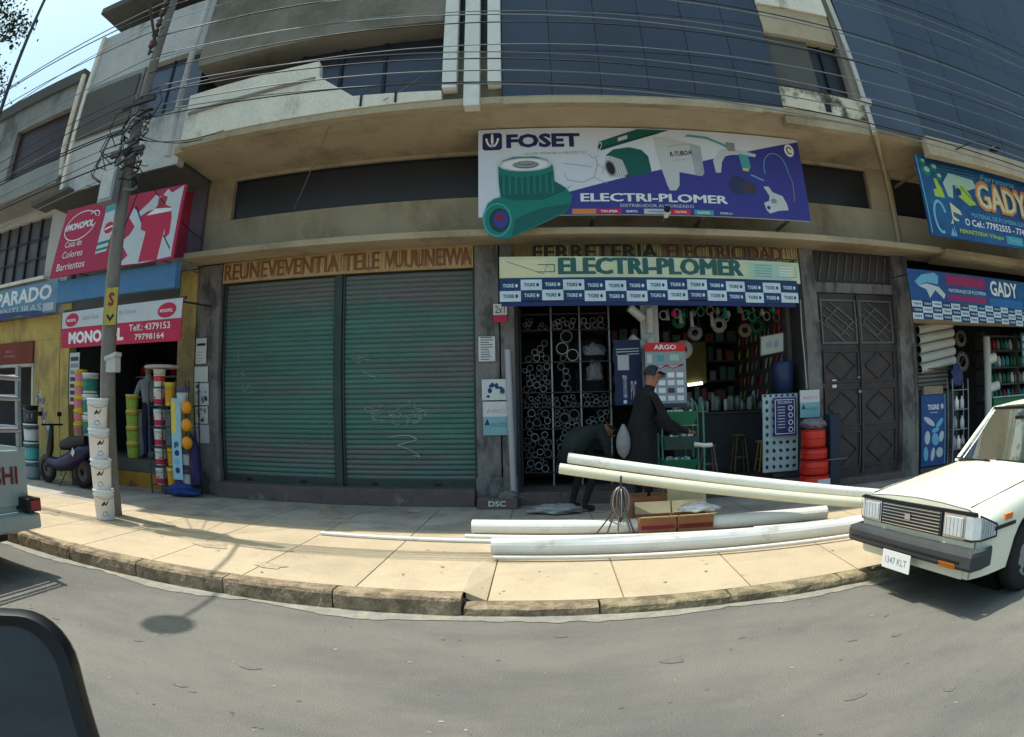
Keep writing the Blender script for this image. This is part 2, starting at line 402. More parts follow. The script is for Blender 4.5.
# ------------------------------------------------------------------ central building
HT = 9.5
cb = thing('shop_building', 'beige shop block with green roller shutters, hardware shop and blue glass upper floor', 'building', (0, 9, 0))
# ground floor wall plane y = 9
b = MB(); F9 = 9.0
b.box(-5.72, 6.42, 9.0, 9.25, 4.05, 4.74, PLASTER)      # wall above the shops
b.box(-5.72, -5.18, 9.0, 9.25, 4.745, 5.47, PLASTER); b.box(5.84, 6.42, 9.0, 9.25, 4.745, 5.47, PLASTER)
b.box(-5.72, 6.42, 9.0, 9.25, 5.475, 5.53, PLASTER)
b.box(-5.72, 6.42, 9.1, 9.3, 3.2, 4.045, DGREY)
b.build('wall', cb)
b = MB(); b.box(-5.175, 5.835, 9.1, 9.13, 4.745, 5.47, GLASSD); b.build('window_band', cb)
b = MB()
for zz in (4.75, 5.45): b.box(-5.17, 5.83, 9.05, 9.09, zz - .0, zz + .015, MULL)
b.build('window_frame', cb)
# cornice ledge with its drip edge
b = MB(); b.add([(-5.75, 8.42, 3.98), (7, 8.42, 3.9), (7, 8.999, 3.9), (-5.75, 8.999, 3.98), (-5.75, 8.42, 4.08), (7, 8.42, 4.0), (7, 8.999, 4.06), (-5.75, 8.999, 4.14)],
     [(0, 1, 2, 3)[::-1], (4, 5, 6, 7), (0, 1, 5, 4), (0, 4, 7, 3), (1, 2, 6, 5)], SOFFIT)
b.build('cornice', cb, bevel=.01)
b = MB(); b.box(-5.68, 6.42, 7.56, 9.3, 5.535, 5.66, SOFFIT); b.build('soffit', cb)
# slab edge band
b = MB(); b.box(-5.47, 5.12, 7.4, 7.555, 5.535, 5.64, PLASTER)
b.box(-0.42, 3.2, 7.37, 7.398, 5.50, 5.6, SOFFIT); b.build('slab_edge', cb, bevel=.006)
# balcony parapet (left), sloping end
fr = Frame((0, 7.38, 0))
b = MB(); b.poly(fr, [(-5.45, 5.645), (-1.25, 5.645), (-1.25, 5.79), (-2.52, 5.86), (-3.08, 6.30), (-3.12, 6.6), (-5.45, 6.5)], CREAM, -.16, 0)
b.poly(fr, [(-5.40, 6.16), (-4.3, 6.22), (-3.14, 6.30), (-3.14, 6.25), (-4.3, 6.16), (-5.40, 6.10)], UPBAND, 0.002, .03)
b.build('balcony_parapet', cb, bevel=.006)
b = MB()
for x in (-2.4, -1.9): b.box(x, x + .03, 7.36, 7.379, 5.66, 5.85, BLACKP)
b.build('parapet_drain', cb)
# wall behind the balcony and the band above
b = MB(); b.box(-5.47, -3.65, 8.2, 8.3, 5.66, 7.3, UPBAND); b.box(-5.47, -1.2, 8.25, 8.35, 7.05, 7.3, DGREY); b.build('recess_wall', cb)
b = MB(); b.box(-5.47, -1.26, 7.4, 8.2, 7.1, HT, UPBAND); b.build('upper_band', cb)
b = MB(); b.box(-4.95, -4.4, 8.0, 8.19, 6.3, 6.85, MAUVE); b.build('recess_panel', cb)
b = MB(); b.box(-3.65, -1.23, 7.9, 7.93, 5.66, 7.09, GLASSB); w = b.build('balcony_window', cb)
b = MB()
for x in (-3.63, -2.95, -2.25): b.box(x, x + .05, 7.86, 7.899, 5.66, 7.09, MULL)
b.build('window_frame', w)
# three white fins
b = MB(); b.box(-1.235, -0.44, 7.62, 7.7, 5.645, HT, GLASSD); b.build('stair_window', cb)
b = MB(); b.box(-1.235, -0.44, 7.5, 7.6, 5.645, 6.5, UPBAND); b.build('spandrel', cb)
for x0, x1, z0 in ((-1.235, -1.04, 5.78), (-0.94, -0.73, 5.47), (-0.62, -0.44, 5.81)):
    b = MB(); b.box(x0, x1, 7.3, 7.498, z0, HT + .1, WHITEC); b.build('fin', cb, bevel=.006)
# blue mirror glass front
b = MB(); b.box(-0.43, 3.57, 7.45, 7.48, 5.645, HT, MULL)
def panes(b, x0, x1, z0, z1, y, nx, nz, m):
    for i in range(nx):
        for j in range(nz):
            a = x0 + (x1 - x0) * i / nx + .004; c = x0 + (x1 - x0) * (i + 1) / nx - .004; d = z0 + (z1 - z0) * j / nz + .004; e = z0 + (z1 - z0) * (j + 1) / nz - .004
            t1, t2 = rnd.uniform(-.003, .003), rnd.uniform(-.003, .003); b.add([(a, y + t1, d), (c, y - t1, d), (c, y + t2, e), (a, y - t2, e)], [(0, 1, 2, 3)], m)
panes(b, -.43, 3.57, 5.65, HT, 7.43, 6, 5, GLASSB); w = b.build('glass_front', cb)
# stained plaster bay right of the glass
b = MB(); b.box(3.58, 5.1, 7.4, 7.6, 5.645, 6.02, STAINED); b.box(3.58, 5.1, 7.42, 7.6, 5.4, 5.53, PLASTER)
b.box(3.58, 4.9, 7.4, 7.6, 7.06, 7.66, SOFFIT); b.box(3.58, 4.9, 7.36, 7.6, 7.665, HT, CREAM); b.build('stained_bay', cb)
b = MB(); b.box(3.58, 5.1, 7.62, 7.66, 6.025, 7.055, GLASSD); w = b.build('bay_window', cb)
b = MB(); b.box(3.6, 4.35, 7.5, 7.61, 6.025, 7.05, DGREY); b.box(4.6, 4.64, 7.56, 7.61, 6.025, 7.05, MULL); b.build('window_frame', w)
b = MB(); b.box(4.32, 4.42, 7.385, 7.398, 5.68, 5.86, BLACKP); b.build('vent', cb)
# parapet top / roof so that sun and shade are right
b = MB(); b.box(-5.47, 5.15, 7.5, 14, HT - .2, HT, GREYW); b.build('roof', cb)
b = MB(); b.box(4.95, 5.15, 7.42, 7.6, 6.03, HT, UPBAND); b.build('corner_pier', cb)
# drainpipes
b = MB(); b.tube([(5.0, 7.33, 9), (5.1, 7.33, 6.0), (5.13, 7.33, 5.42)], .045, GREYL, 10); b.tube([(5.13, 7.34, 5.42), (6.27, 8.93, 5.5), (6.3, 8.93, 4.1)], .045, SOFFIT, 10)
b.box(5.02, 5.2, 7.27, 7.38, 5.9, 6.0, GREYL); b.build('drainpipe', cb)
b = MB(); b.tube([(6.33, 8.93, 3.9), (6.38, 8.93, 2.0), (6.40, 8.93, .3)], .04, PILAST, 10); b.build('drainpipe', cb)
b = MB(); b.tube([(-5.6, 7.33, 9), (-5.62, 7.33, 6.8), (-5.63, 7.33, 5.4)], .06, GREYL, 10); b.build('drainpipe', cb)
# pilasters
for x0, x1 in ((-5.70, -5.22), (-0.97, -0.62), (-0.60, -0.40), (4.12, 4.38), (6.06, 6.42)):
    b = MB(); b.box(x0, x1, 8.93, 9.1, .15, 3.95, PILAST); b.box(x0 - .015, x1 + .015, 8.9, 9.12, .15, .55, PILAST); b.build('pilaster', cb, bevel=.01)
# doorsteps
b = MB(); b.box(-5.2, -0.99, 8.72, 9.3, .145, .40, STEPM); b.build('doorstep', cb, bevel=.015)
b = MB(); b.box(-0.39, 4.1, 8.86, 9.4, .145, .33, STEPM); b.build('doorstep', cb, bevel=.015)
b = MB(); b.box(4.36, 6.08, 8.8, 9.3, .145, .26, STEPM); b.build('doorstep', cb, bevel=.015)
# painted lintels
PALEO = mat('pale_ochre_stroke', (206, 178, 128), .85, var=.2, scale=9); DARKO = mat('dark_ochre_stroke', (128, 92, 62), .85, var=.2, scale=9)
def lintel(x0, x1, z0, z1, y, words, base, colr, name='painted_lintel'):
    b = MB(); b.box(x0, x1, y, y + .05, z0, z1, base); l = b.build(name, cb)
    fr = Frame((x0, y, z0)); b = MB()
    for k in range(int((x1 - x0) / .045)):
        u = .03 + k * .045 + rnd.uniform(-.012, .012)
        b.rect(fr, u, .02 + rnd.uniform(0, .03), u + rnd.uniform(.008, .018), z1 - z0 - .02 - rnd.uniform(0, .05), rnd.choice([PALEO, DARKO, PALEO]), .0015 + .0001 * (k % 5))
    for (s, u0, u1, c) in words: b.textb(fr, s, u0, .04, u1, z1 - z0 - .03, c, .003, .022, 3)
    b.build('lettering', l); return l
OCH2 = mat('ochre_lintel', (186, 156, 112), 0.85, var=0.2, scale=3, c2=(150, 110, 70), c2s=3)
BR2 = ink('lintel_brown', (132, 88, 60))
lintel(-5.2, -0.99, 3.62, 3.96, 8.95, [('REUNEVEVENTIA', .04, 2.12, BR2), ('TELE', 2.2, 2.78, BR2), ('VUUUNEIWA', 2.88, 4.18, BR2)], OCH2, 0)
GRL = mat('olive_lintel', (134, 124, 84), 0.85, var=0.2, scale=3, c2=(90, 82, 56), c2s=3)
lintel(-0.4, 4.1, 3.66, 3.95, 8.95, [('FERRETERIA', .3, 2.15, ink('lintel_dark', (52, 44, 34))), ('ELECTRICIDAD', 2.3, 4.2, ink('lintel_red', (112, 62, 48)))], GRL, 0)
# roller shutters
def shutter(x0, x1, z0, z1, y):
    n = int((z1 - z0) / .075); prof = []
    for i in range(n):
        zb = z0 + (z1 - z0) * i / n; h = (z1 - z0) / n
        prof += [(0, zb), (-.016, zb + h * .25), (-.018, zb + h * .55), (-.008, zb + h * .85), (0.006, zb + h * .93)]
    b = MB(); nx = 16; vs = []
    for i in range(nx + 1):
        x = x0 + (x1 - x0) * i / nx
        for (dy, z) in prof: vs.append((x, y + dy + .012 * noise.noise(V((x * 1.3, z * 1.5, 0))), z))
    k = len(prof); b.add(vs, [(i * k + j, (i + 1) * k + j, (i + 1) * k + j + 1, i * k + j + 1) for i in range(nx) for j in range(k - 1)], SHUT)
    s = b.build('rolling_shutter', cb)
    b = MB(); b.box(x0, x1, y - .03, y + .02, z0 - .02, z0 + .09, DIRTM); b.box(x0 + .4, x0 + .5, y - .05, y - .031, z0 + .01, z0 + .04, BLACKP); b.box(x1 - .6, x1 - .5, y - .05, y - .031, z0 + .01, z0 + .04, BLACKP)
    b.build('bottom_rail', s)
    b = MB(); b.box(x0 - .03, x0 - .002, y - .05, y + .04, z0, z1, DIRTM); b.box(x1 + .002, x1 + .03, y - .05, y + .04, z0, z1, DIRTM); b.build('guide_rail', s)
    return s
s1 = shutter(-5.13, -3.16, .42, 3.61, 9.06); s2 = shutter(-2.98, -1.01, .42, 3.61, 9.06)
b = MB(); b.box(-3.12, -3.02, 8.98, 9.1, .4, 3.61, DIRTM); b.build('shutter_post', cb)
b = MB(); b.box(-5.2, -.98, 9.12, 9.2, .35, 3.65, DGREY); b.build('shutter_back', cb)
fr = Frame((-2.98, 9.03, .42)); b = MB()
def scrib(b, fr, pts, w=.012):
    b.line(fr, pts, w, SCRATCH, .004)
def scrawl(b, fr, u, v, L, w):
    pts = [(u, v)]; a = rnd.uniform(0, 6)
    for k in range(rnd.randrange(3, 7)): a += rnd.uniform(-1.9, 1.9); pts.append((pts[-1][0] + L * math.cos(a) * 1.4, pts[-1][1] + L * math.sin(a)))
    scrib(b, fr, pts, w)
scrib(b, fr, [(.68, .72), (.85, .745), (1.0, .75), (1.12, .68), (.95, .64), (.82, .60), (1.0, .54), (1.12, .47), (1.16, .43), (1.05, .45)], .012)
for k in range(16): scrawl(b, fr, .42 + .055 * k, 1.02 + rnd.uniform(-.05, .12), .045, .006)
for k in range(3): scrawl(b, fr, .1 + .1 * k, 1.9 - .08 * k, .05, .006)
b.build('graffiti', s2)
fr = Frame((-5.13, 9.03, .42)); b = MB()
for k in range(5): scrawl(b, fr, .25 + .03 * k, 1.85 - .1 * k, .045, .006)
b.build('graffiti', s1)
# iron double door
b = MB(); b.box(4.40, 6.04, 9.05, 9.12, .26, 3.22, IRON); door = b.build('iron_door', cb)
b = MB()
for x0 in (4.46, 5.25):
    x1 = x0 + .72
    for z0, z1 in ((.4, 1.0), (1.08, 1.7), (1.78, 2.3), (2.4, 3.12)):
        b.box(x0, x1, 9.02, 9.049, z0, z0 + .03, IRON2 if z0 > 2 else IRON); b.box(x0, x1, 9.02, 9.049, z1 - .03, z1, IRON2 if z0 > 2 else IRON)
        b.box(x0, x0 + .03, 9.015, 9.049, z0 + .031, z1 - .031, IRON2 if z0 > 2 else IRON); b.box(x1 - .03, x1, 9.015, 9.049, z0 + .031, z1 - .031, IRON2 if z0 > 2 else IRON)
        c = ((x0 + x1) / 2, (z0 + z1) / 2); q = (x1 - x0) * .4
        for a, d in (((-q, 0), (0, q * .8)), ((0, q * .8), (q, 0)), ((q, 0), (0, -q * .8)), ((0, -q * .8), (-q, 0))):
            b.bar((c[0] + a[0], 9.03, c[1] + a[1]), (c[0] + d[0], 9.03, c[1] + d[1]), .02, .022, IRON2 if z0 > 2 else IRON)
        if z0 > 2:
            for k in (-.5, -.2, .1, .4): b.bar((c[0] - q + k * .3, 9.035, c[1] + q * .7 + k * .3), (c[0] + q + k * .3, 9.035, c[1] - q * .7 + k * .3), .018, .02, IRON2)
b.box(5.20, 5.24, 9.0, 9.049, .3, 3.2, IRON); b.build('door_lattice', door)
b = MB(); b.lathe((5.14, 9.0, 1.62), [(0, -.05), (.03, -.05), (.035, -.02), (.02, 0), (.02, .05)], GALV, 12, (0, 1, 0)); b.lathe((5.14, 9.0, 1.85), [(0, -.03), (.02, -.03), (.02, .05)], GALV, 10, (0, 1, 0)); b.build('door_knob', door)
b = MB(); b.box(4.62, 4.70, 9.03, 9.048, 1.78, 1.83, WHITEP); b.box(4.62, 4.70, 9.03, 9.048, 1.70, 1.75, WHITEP); b.build('doorbell', door)
b = MB(); b.box(4.40, 6.04, 9.06, 9.12, 3.40, 3.93, IRON)
for k in range(9): x = 4.5 + k * .17; b.bar((x, 9.04, 3.44), (x + .12, 9.04, 3.88), .015, .02, IRON2)
b.build('transom', cb)
b = MB(); b.box(4.40, 6.04, 9.0, 9.12, 3.23, 3.39, PILAST); b.build('door_head', cb)
# shop room behind the open front
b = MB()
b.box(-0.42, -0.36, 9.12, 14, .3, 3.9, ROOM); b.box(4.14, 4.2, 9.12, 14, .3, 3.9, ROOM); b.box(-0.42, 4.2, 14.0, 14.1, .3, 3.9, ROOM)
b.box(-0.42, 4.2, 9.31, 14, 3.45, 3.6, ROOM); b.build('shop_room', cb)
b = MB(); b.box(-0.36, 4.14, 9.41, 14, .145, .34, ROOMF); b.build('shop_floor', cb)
# back and side bulk of the block
b = MB(); b.box(-5.72, -.43, 9.3, 14, .1, 5.5, DGREY); b.box(4.21, 6.42, 9.3, 14, .1, 5.5, DGREY); b.box(-5.47, 5.12, 8.4, 14, 5.67, HT - .21, DGREY)
b.box(-.43, 4.21, 14.12, 14.3, .1, 5.5, DGREY); b.box(-.43, 4.21, 9.31, 14.12, 3.62, 5.5, DGREY); b.build('core', cb)

# ------------------------------------------------------------------ paint shop building (left)
pb = thing('paint_shop_building', 'grey block above the paint shop with mustard pillars and blue upstairs window', 'building', (-8, 9, 0))
b = MB(); b.box(-8.72, -5.66, 7.7, 7.9, 5.42, 6.5, GREYL); b.box(-8.72, -7.05, 7.7, 7.9, 6.5, 7.75, GREYW); b.box(-8.72, -5.66, 7.7, 7.9, 7.75, 9.05, GREYL)
b.box(-8.72, -8.62, 7.62, 7.699, 5.42, 9.05, CREAM); b.build('upper_wall', pb)
b = MB(); b.box(-7.05, -5.66, 7.86, 7.9, 6.5, 7.75, GLASSL); w = b.build('upper_window', pb)
b = MB(); b.box(-6.4, -6.36, 7.83, 7.859, 6.5, 7.75, MULL); b.build('window_frame', w)
b = MB(); b.box(-8.60, -7.1, 7.64, 7.699, 6.55, 7.6, DGREY); b.build('recess_shade', pb)  # dark sheet painted in for the shadowy recess
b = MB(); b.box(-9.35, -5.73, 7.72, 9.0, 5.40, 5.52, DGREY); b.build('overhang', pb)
b = MB(); b.add([(-9.5, 7.5, 5.3), (-9.2, 7.5, 5.33), (-8.3, 7.5, 5.42), (-8.3, 7.5, 5.47), (-9.5, 7.5, 5.42), (-9.5, 8, 5.3), (-9.2, 8, 5.33), (-8.3, 8, 5.42), (-8.3, 8, 5.47), (-9.5, 8, 5.42)],
      [(0, 1, 2, 3, 4), (9, 8, 7, 6, 5), (0, 5, 6, 1), (1, 6, 7, 2), (2, 7, 8, 3), (3, 8, 9, 4), (4, 9, 5, 0)], DGREY); b.build('broken_slab_end', pb)
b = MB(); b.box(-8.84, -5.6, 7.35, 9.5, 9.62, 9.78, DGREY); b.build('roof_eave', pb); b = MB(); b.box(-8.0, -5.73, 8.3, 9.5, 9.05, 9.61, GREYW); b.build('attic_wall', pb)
b = MB(); b.box(-8.6, -5.73, 7.9, 14, 5.53, 9.04, DGREY); b.box(-10.4, -5.75, 13, 14, 0.1, 5.5, DGREY); b.build('core', pb)
b = MB(); b.box(-9.14, -5.73, 9.0, 9.2, 2.86, 5.4, DGREY); b.build('wall', pb)
b = MB(); b.box(-6.36, -6.02, 8.94, 8.999, 4.08, 5.4, REDWALL); b.box(-6.02, -5.73, 8.9, 8.999, 4.08, 5.4, MAUVE); b.build('painted_strip', pb)
b = MB(); b.box(-6.5, -5.73, 8.6, 8.93, 3.93, 4.07, GREYW); b.build('ledge', pb)
for (x0, x1, m) in ((-6.12, -5.73, YELLOW), (-9.45, -9.14, YELLOW)):
    b = MB(); b.box(x0, x1, 8.95, 9.3, .14, 3.92, m); b.build('pillar', pb, bevel=.01)
b = MB(); b.box(-9.14, -6.12, 8.9, 9.2, .14, .42, ORANGEB); b.build('plinth', pb)
b = MB(); b.box(-9.14, -6.12, 8.95, 12.9, .425, .64, DGREY); b.build('shop_floor', pb)
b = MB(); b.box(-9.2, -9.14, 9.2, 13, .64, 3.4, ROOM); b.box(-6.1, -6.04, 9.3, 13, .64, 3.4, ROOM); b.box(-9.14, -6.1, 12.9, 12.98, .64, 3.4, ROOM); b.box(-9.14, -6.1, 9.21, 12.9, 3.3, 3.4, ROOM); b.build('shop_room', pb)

# ------------------------------------------------------------------ far left building
gb = thing('corner_house', 'weathered grey house with mustard ground floor and barred window beyond the truck', 'building', (-12, 9, 0))
b = MB(); b.box(-20, -9.47, 9.0, 9.2, 3.42, 4.27, GREYL); b.box(-10.36, -9.36, 9.0, 9.2, 4.27, 5.7, GREYL); b.box(-20, -9.36, 9.0, 9.2, 5.7, 6.4, GREYL); b.box(-20, -13.5, 9.0, 9.2, 4.27, 5.7, GREYL); b.build('wall', gb)
b = MB(); b.box(-13.5, -10.36, 9.14, 9.18, 4.28, 5.69, mat('mauve_glass', (92, 86, 92), .4, var=.2)); w = b.build('barred_window', gb)
b = MB()
for k in range(7): x = -13.4 + k * .5; b.box(x, x + .05, 9.08, 9.139, 4.28, 5.69, MULL)
for z in (4.75, 5.2): b.box(-13.5, -10.36, 9.07, 9.079, z, z + .03, MULL)
b.build('window_bars', w)
b = MB(); b.box(-13.6, -10.2, 8.85, 9.2, 4.2, 4.275, CREAM); b.build('window_sill', gb)
b = MB(); b.box(-20, -9.47, 8.95, 9.2, 2.92, 3.415, YELLOW); b.box(-10.44, -9.47, 8.95, 9.2, .14, 2.915, YELLOW); b.build('yellow_wall', gb)
b = MB(); b.box(-14, -10.45, 8.9, 9.1, 2.45, 2.91, BROWNB); l = b.build('brown_lintel', gb)
b = MB(); fr = Frame((-12.2, 8.9, 2.45)); b.text(fr, 'PARADO', .55, .24, .85, .30, PINKI); b.text(fr, 'PINTURAS', .5, .14, 1.0, .19, PINKI); b.build('lettering', l)
b = MB(); b.box(-14, -10.45, 8.94, 9.1, 2.38, 2.445, GREYL); b.box(-10.52, -10.45, 8.94, 9.1, .14, 2.37, GREYL); b.build('door_frame', gb)
b = MB(); b.box(-40, -9.5, 12, 12.1, .1, 3.0, ROOM); b.box(-40, -9.47, 9.2, 12, 3.0, 3.1, ROOM); b.build('shop_room', gb)
b = MB(); b.box(-14, -9.47, 9.2, 12, .14, .2, ROOMF); b.build('shop_floor', gb)
b = MB(); b.box(-20, -9.3, 8.0, 8.2, 6.0, 6.45, GREYW); b.box(-20, -11.6, 8.0, 8.2, 6.45, 7.7, GREYW); b.box(-9.42, -9.3, 8.0, 8.2, 6.45, 7.7, GREYW); b.box(-20, -9.3, 8.0, 8.2, 7.7, 8.3, GREYW); b.box(-20, -9.3, 7.9, 8.2, 8.3, 8.6, DGREY); b.build('upper_wall', gb)
b = MB(); b.box(-11.6, -9.42, 8.15, 8.19, 6.46, 7.69, mat('dark_maroon_glass', (64, 44, 50), .4, var=.3)); b.build('upper_window', gb)  # plain dark maroon pane
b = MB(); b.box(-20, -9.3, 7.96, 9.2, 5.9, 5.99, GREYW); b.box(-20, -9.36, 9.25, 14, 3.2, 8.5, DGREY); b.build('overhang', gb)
b = MB(); b.tube([(-9.25, 7.9, 8.4), (-9.22, 7.9, 6.6), (-9.2, 8.0, 6.05)], .06, CREAM, 8); b.build('drainpipe', gb)
# mural on the mustard wall
MUR1 = mat('faded_mauve_mural', (130, 112, 140), .85, var=.25, scale=8); MUR2 = mat('faded_blue_mural', (120, 130, 150), .85, var=.2, scale=8)
b = MB(); fr = Frame((-10.4, 8.95, 0))
for i in range(26):
    u = rnd.uniform(.12, .8); v = 1.75 - u * .9 + rnd.uniform(-.3, .3)
    b.disc(fr, u, v, rnd.uniform(.02, .07), rnd.uniform(.04, .12), rnd.choice([MUR1, MUR2, PALEG]), .002 + i * .0006, 8, rot=rnd.uniform(-.5, .5))
b.build('mural', gb)

# ------------------------------------------------------------------ right building (glass tower over a plumbing shop)
rb = thing('glass_building', 'tall blue mirror glass block over the plumbing shop by the car', 'building', (9, 9, 0))
b = MB(); b.box(5.17, 6.3, 7.4, 7.44, 5.56, 13.5, GLASSL); b.build('glass_strip', rb)
b = MB(); b.box(6.32, 30, 7.52, 7.54, 5.58, 13.5, MULL); panes(b, 6.32, 30, 5.58, 13.5, 7.5, 20, 7, GLASSB); w = b.build('glass_front', rb)
b = MB(); b.box(5.17, 30, 7.56, 14, 5.62, 13.45, DGREY); b.box(6.43, 30, 13, 14, .1, 5.6, DGREY); b.build('core', rb)
b = MB(); b.box(6.43, 30, 9.0, 9.2, 3.9, 4.68, PLASTER); b.box(6.5, 30, 9.1, 9.15, 4.68, 5.42, GLASSD); b.box(6.43, 30, 9.0, 9.25, 5.42, 5.55, PLASTER); b.build('wall', rb)
b = MB(); b.box(6.45, 30, 7.45, 9.2, 5.555, 5.575, SOFFIT); b.build('soffit', rb)
b = MB(); b.box(6.25, 30, 7.3, 7.48, 5.22, 5.56, PLASTER); b.build('fascia_ledge', rb, bevel=.01)
b = MB(); b.add([(7.01, 8.3, 3.82), (30, 8.3, 3.62), (30, 8.99, 3.62), (7.01, 8.99, 3.82), (7.01, 8.3, 3.95), (30, 8.3, 3.78), (30, 8.99, 3.8), (7.01, 8.99, 3.99)],
     [(3, 2, 1, 0), (4, 5, 6, 7), (0, 1, 5, 4), (0, 4, 7, 3), (1, 2, 6, 5)], SOFFIT); b.build('cornice', rb)
b = MB(); b.box(6.44, 30, 8.95, 9.2, 2.75, 3.6, SOFFIT); b.build('lintel', rb)
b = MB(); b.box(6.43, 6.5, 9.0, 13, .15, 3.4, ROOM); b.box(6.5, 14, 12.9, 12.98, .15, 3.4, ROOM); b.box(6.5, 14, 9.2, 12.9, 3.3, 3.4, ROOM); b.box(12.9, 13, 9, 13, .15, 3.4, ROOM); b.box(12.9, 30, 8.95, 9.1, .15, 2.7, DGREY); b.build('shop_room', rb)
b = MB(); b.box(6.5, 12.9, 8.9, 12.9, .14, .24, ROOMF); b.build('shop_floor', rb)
b = MB(); b.box(10.6, 10.85, 8.95, 9.1, .24, 2.74, PILAST); b.build('pillar', rb)
# ------------------------------------------------------------------ signs
def part(mb, name, par, bevel=0.0): return mb.build(name, par, bevel)
# --- plumbing brand billboard
S = (-0.83, 8.2, 4.15)
sg = thing('billboard', 'wide white and violet billboard with a big green pipe tee over the hardware shop', 'billboard', S)
fr = Frame(S); b = MB(); b.rect(fr, 0, 0, 4.9, 1.36, mat('billboard_vinyl', (214, 220, 232), .5, var=.03, scale=2), -.04, 0); b.build('panel', sg)
b = MB()
for u in (0.3, 1.6, 3.2, 4.6):
    b.bar(fr.p(u, 1.3, -.05), fr.p(u, 1.37, -.7), .04, .04, GALV)
    b.bar(fr.p(u, .05, -.05), fr.p(u, .05, -.75), .04, .04, GALV)
b.build('bracket', sg)
b = MB()
b.poly(fr, [(.95, 0), (4.9, 0), (4.9, 1.32), (4.6, 1.24), (3.25, .86), (2.46, .66), (1.98, .54), (1.22, .33)], PURP, .002)
b.text(fr, 'FOSET', .40, 1.04, 1.45, 1.27, NAVY, .004, bold=.045)
b.poly(fr, [(.06, 1.05), (.09, 1.02), (.31, 1.02), (.34, 1.05), (.34, 1.27), (.31, 1.30), (.09, 1.30), (.06, 1.27)], NAVY, .003)
b.poly(fr, [(.185, 1.28), (.215, 1.28), (.22, 1.16), (.20, 1.06), (.18, 1.16)], WHITE, .005)
b.arc(fr, .2, 1.24, .085, .16, .03, WHITE, .0045, PI * 1.05, PI * 1.45); b.arc(fr, .2, 1.24, .085, .16, .03, WHITE, .0045, PI * 1.55, PI * 1.95)
b.text(fr, 'en cada rincon de su PROYECTO', .66, .93, 1.53, .97, MGREY, .004)
# pipe, coupling
b.poly(fr, [(1.74, .98), (2.55, 1.26), (2.78, 1.345), (2.3, 1.345), (1.71, 1.12)], TGREEN2, .004)
b.poly(fr, [(1.74, 1.03), (2.6, 1.31), (2.6, 1.28), (1.74, 1.0)], DKGRN, .005); b.poly(fr, [(2.0, 1.13), (2.14, 1.18), (2.14, 1.24), (2.0, 1.19)], LGREY, .006)
b.disc(fr, 1.725, 1.05, .03, .075, LGREY, .006, rot=-.3); b.disc(fr, 1.725, 1.05, .018, .05, DKGRN, .007, rot=-.3)
b.poly(fr, [(1.80, .90), (1.92, 1.0), (2.15, 1.04), (2.33, 1.0), (2.42, .9), (2.45, .66), (2.3, .6), (2.08, .56), (1.98, .6)], TGREEN2, .0045)
b.poly(fr, [(1.80, .90), (1.88, .89), (2.04, .83), (2.10, .62), (2.02, .55), (1.84, .56), (1.77, .70)], LGREY, .006)
for k in range(6): b.line(fr, [(1.86 + .035 * k, .88 - .01 * k), (1.92 + .033 * k, .56 + .005 * k)], .008, MGREY, .0065)
b.disc(fr, 1.86, .70, .075, .13, MGREY, .0075, rot=.25); b.disc(fr, 1.86, .70, .055, .10, BLKI, .008, rot=.25)
# thin line drawing of a tap on the white part
for pts in ([(1.2, .62), (1.25, .52), (1.45, .48), (1.62, .56), (1.68, .75), (1.66, .86)], [(1.15, .45), (1.22, .38), (1.3, .44)], [(1.68, .75), (1.76, .72), (1.74, .62)], [(1.55, .93), (1.62, .86), (1.7, .9)], [(1.2, .78), (1.6, .72)], [(1.62, .56), (1.8, .46)]): b.line(fr, pts, .008, MGREY, .0035)
# grey bracket-shaped part
b.poly(fr, [(2.53, 1.21), (2.72, 1.235), (3.23, 1.10), (3.24, .66), (3.20, .61), (2.86, .66), (2.84, .45), (2.78, .37), (2.69, .37), (2.66, .45), (2.60, .70), (2.56, .95)], LGREY, .005)
b.poly(fr, [(3.06, 1.14), (3.23, 1.10), (3.24, .66), (3.20, .61), (3.1, .63)], mat('shade_grey_ink', (168, 174, 182), .5), .006)
b.text(fr, 'R-TUBO/4', 2.75, .90, 3.08, .98, BLKI, .007, bold=.03, rise=.05); b.text(fr, 'conexiones', 2.82, .84, 2.98, .865, MGREY, .007, rise=.02)
b.line(fr, [(2.7, 1.06), (2.95, 1.12), (3.05, 1.12)], .008, MGREY, .007)
# taps
b.poly(fr, [(3.42, .68), (3.5, .68), (3.54, .86), (3.62, .98), (3.86, 1.0), (4.1, .98), (4.12, 1.03), (3.9, 1.07), (3.7, 1.1), (3.56, 1.07), (3.46, .95), (3.40, .88)], LGREY, .006)
b.poly(fr, [(3.0, 1.24), (3.05, 1.285), (3.35, 1.27), (3.55, 1.19), (3.7, 1.13), (3.66, 1.10), (3.5, 1.17), (3.33, 1.23), (3.05, 1.25)], TEALI, .006)
b.poly(fr, [(3.66, 1.05), (3.78, 1.05), (3.79, 1.19), (3.64, 1.2)], MGREY, .0075)
b.poly(fr, [(3.83, 1.02), (3.98, 1.0), (4.0, .80), (3.93, .72), (3.86, .74), (3.84, .86)], TEALI, .0075); b.poly(fr, [(3.86, .74), (3.96, .74), (3.96, .78), (3.86, .78)], YELI, .008)
b.line(fr, [(3.98, .68), (4.18, .60)], .02, SKYB, .006)
b.disc(fr, 3.75, .50, .15, .15, mat('dusk_ink', (44, 52, 92), .5), .005); b.disc(fr, 3.92, .46, .12, .10, DKGREY, .0055); b.disc(fr, 3.92, .45, .03, .02, CRIM2, .006)
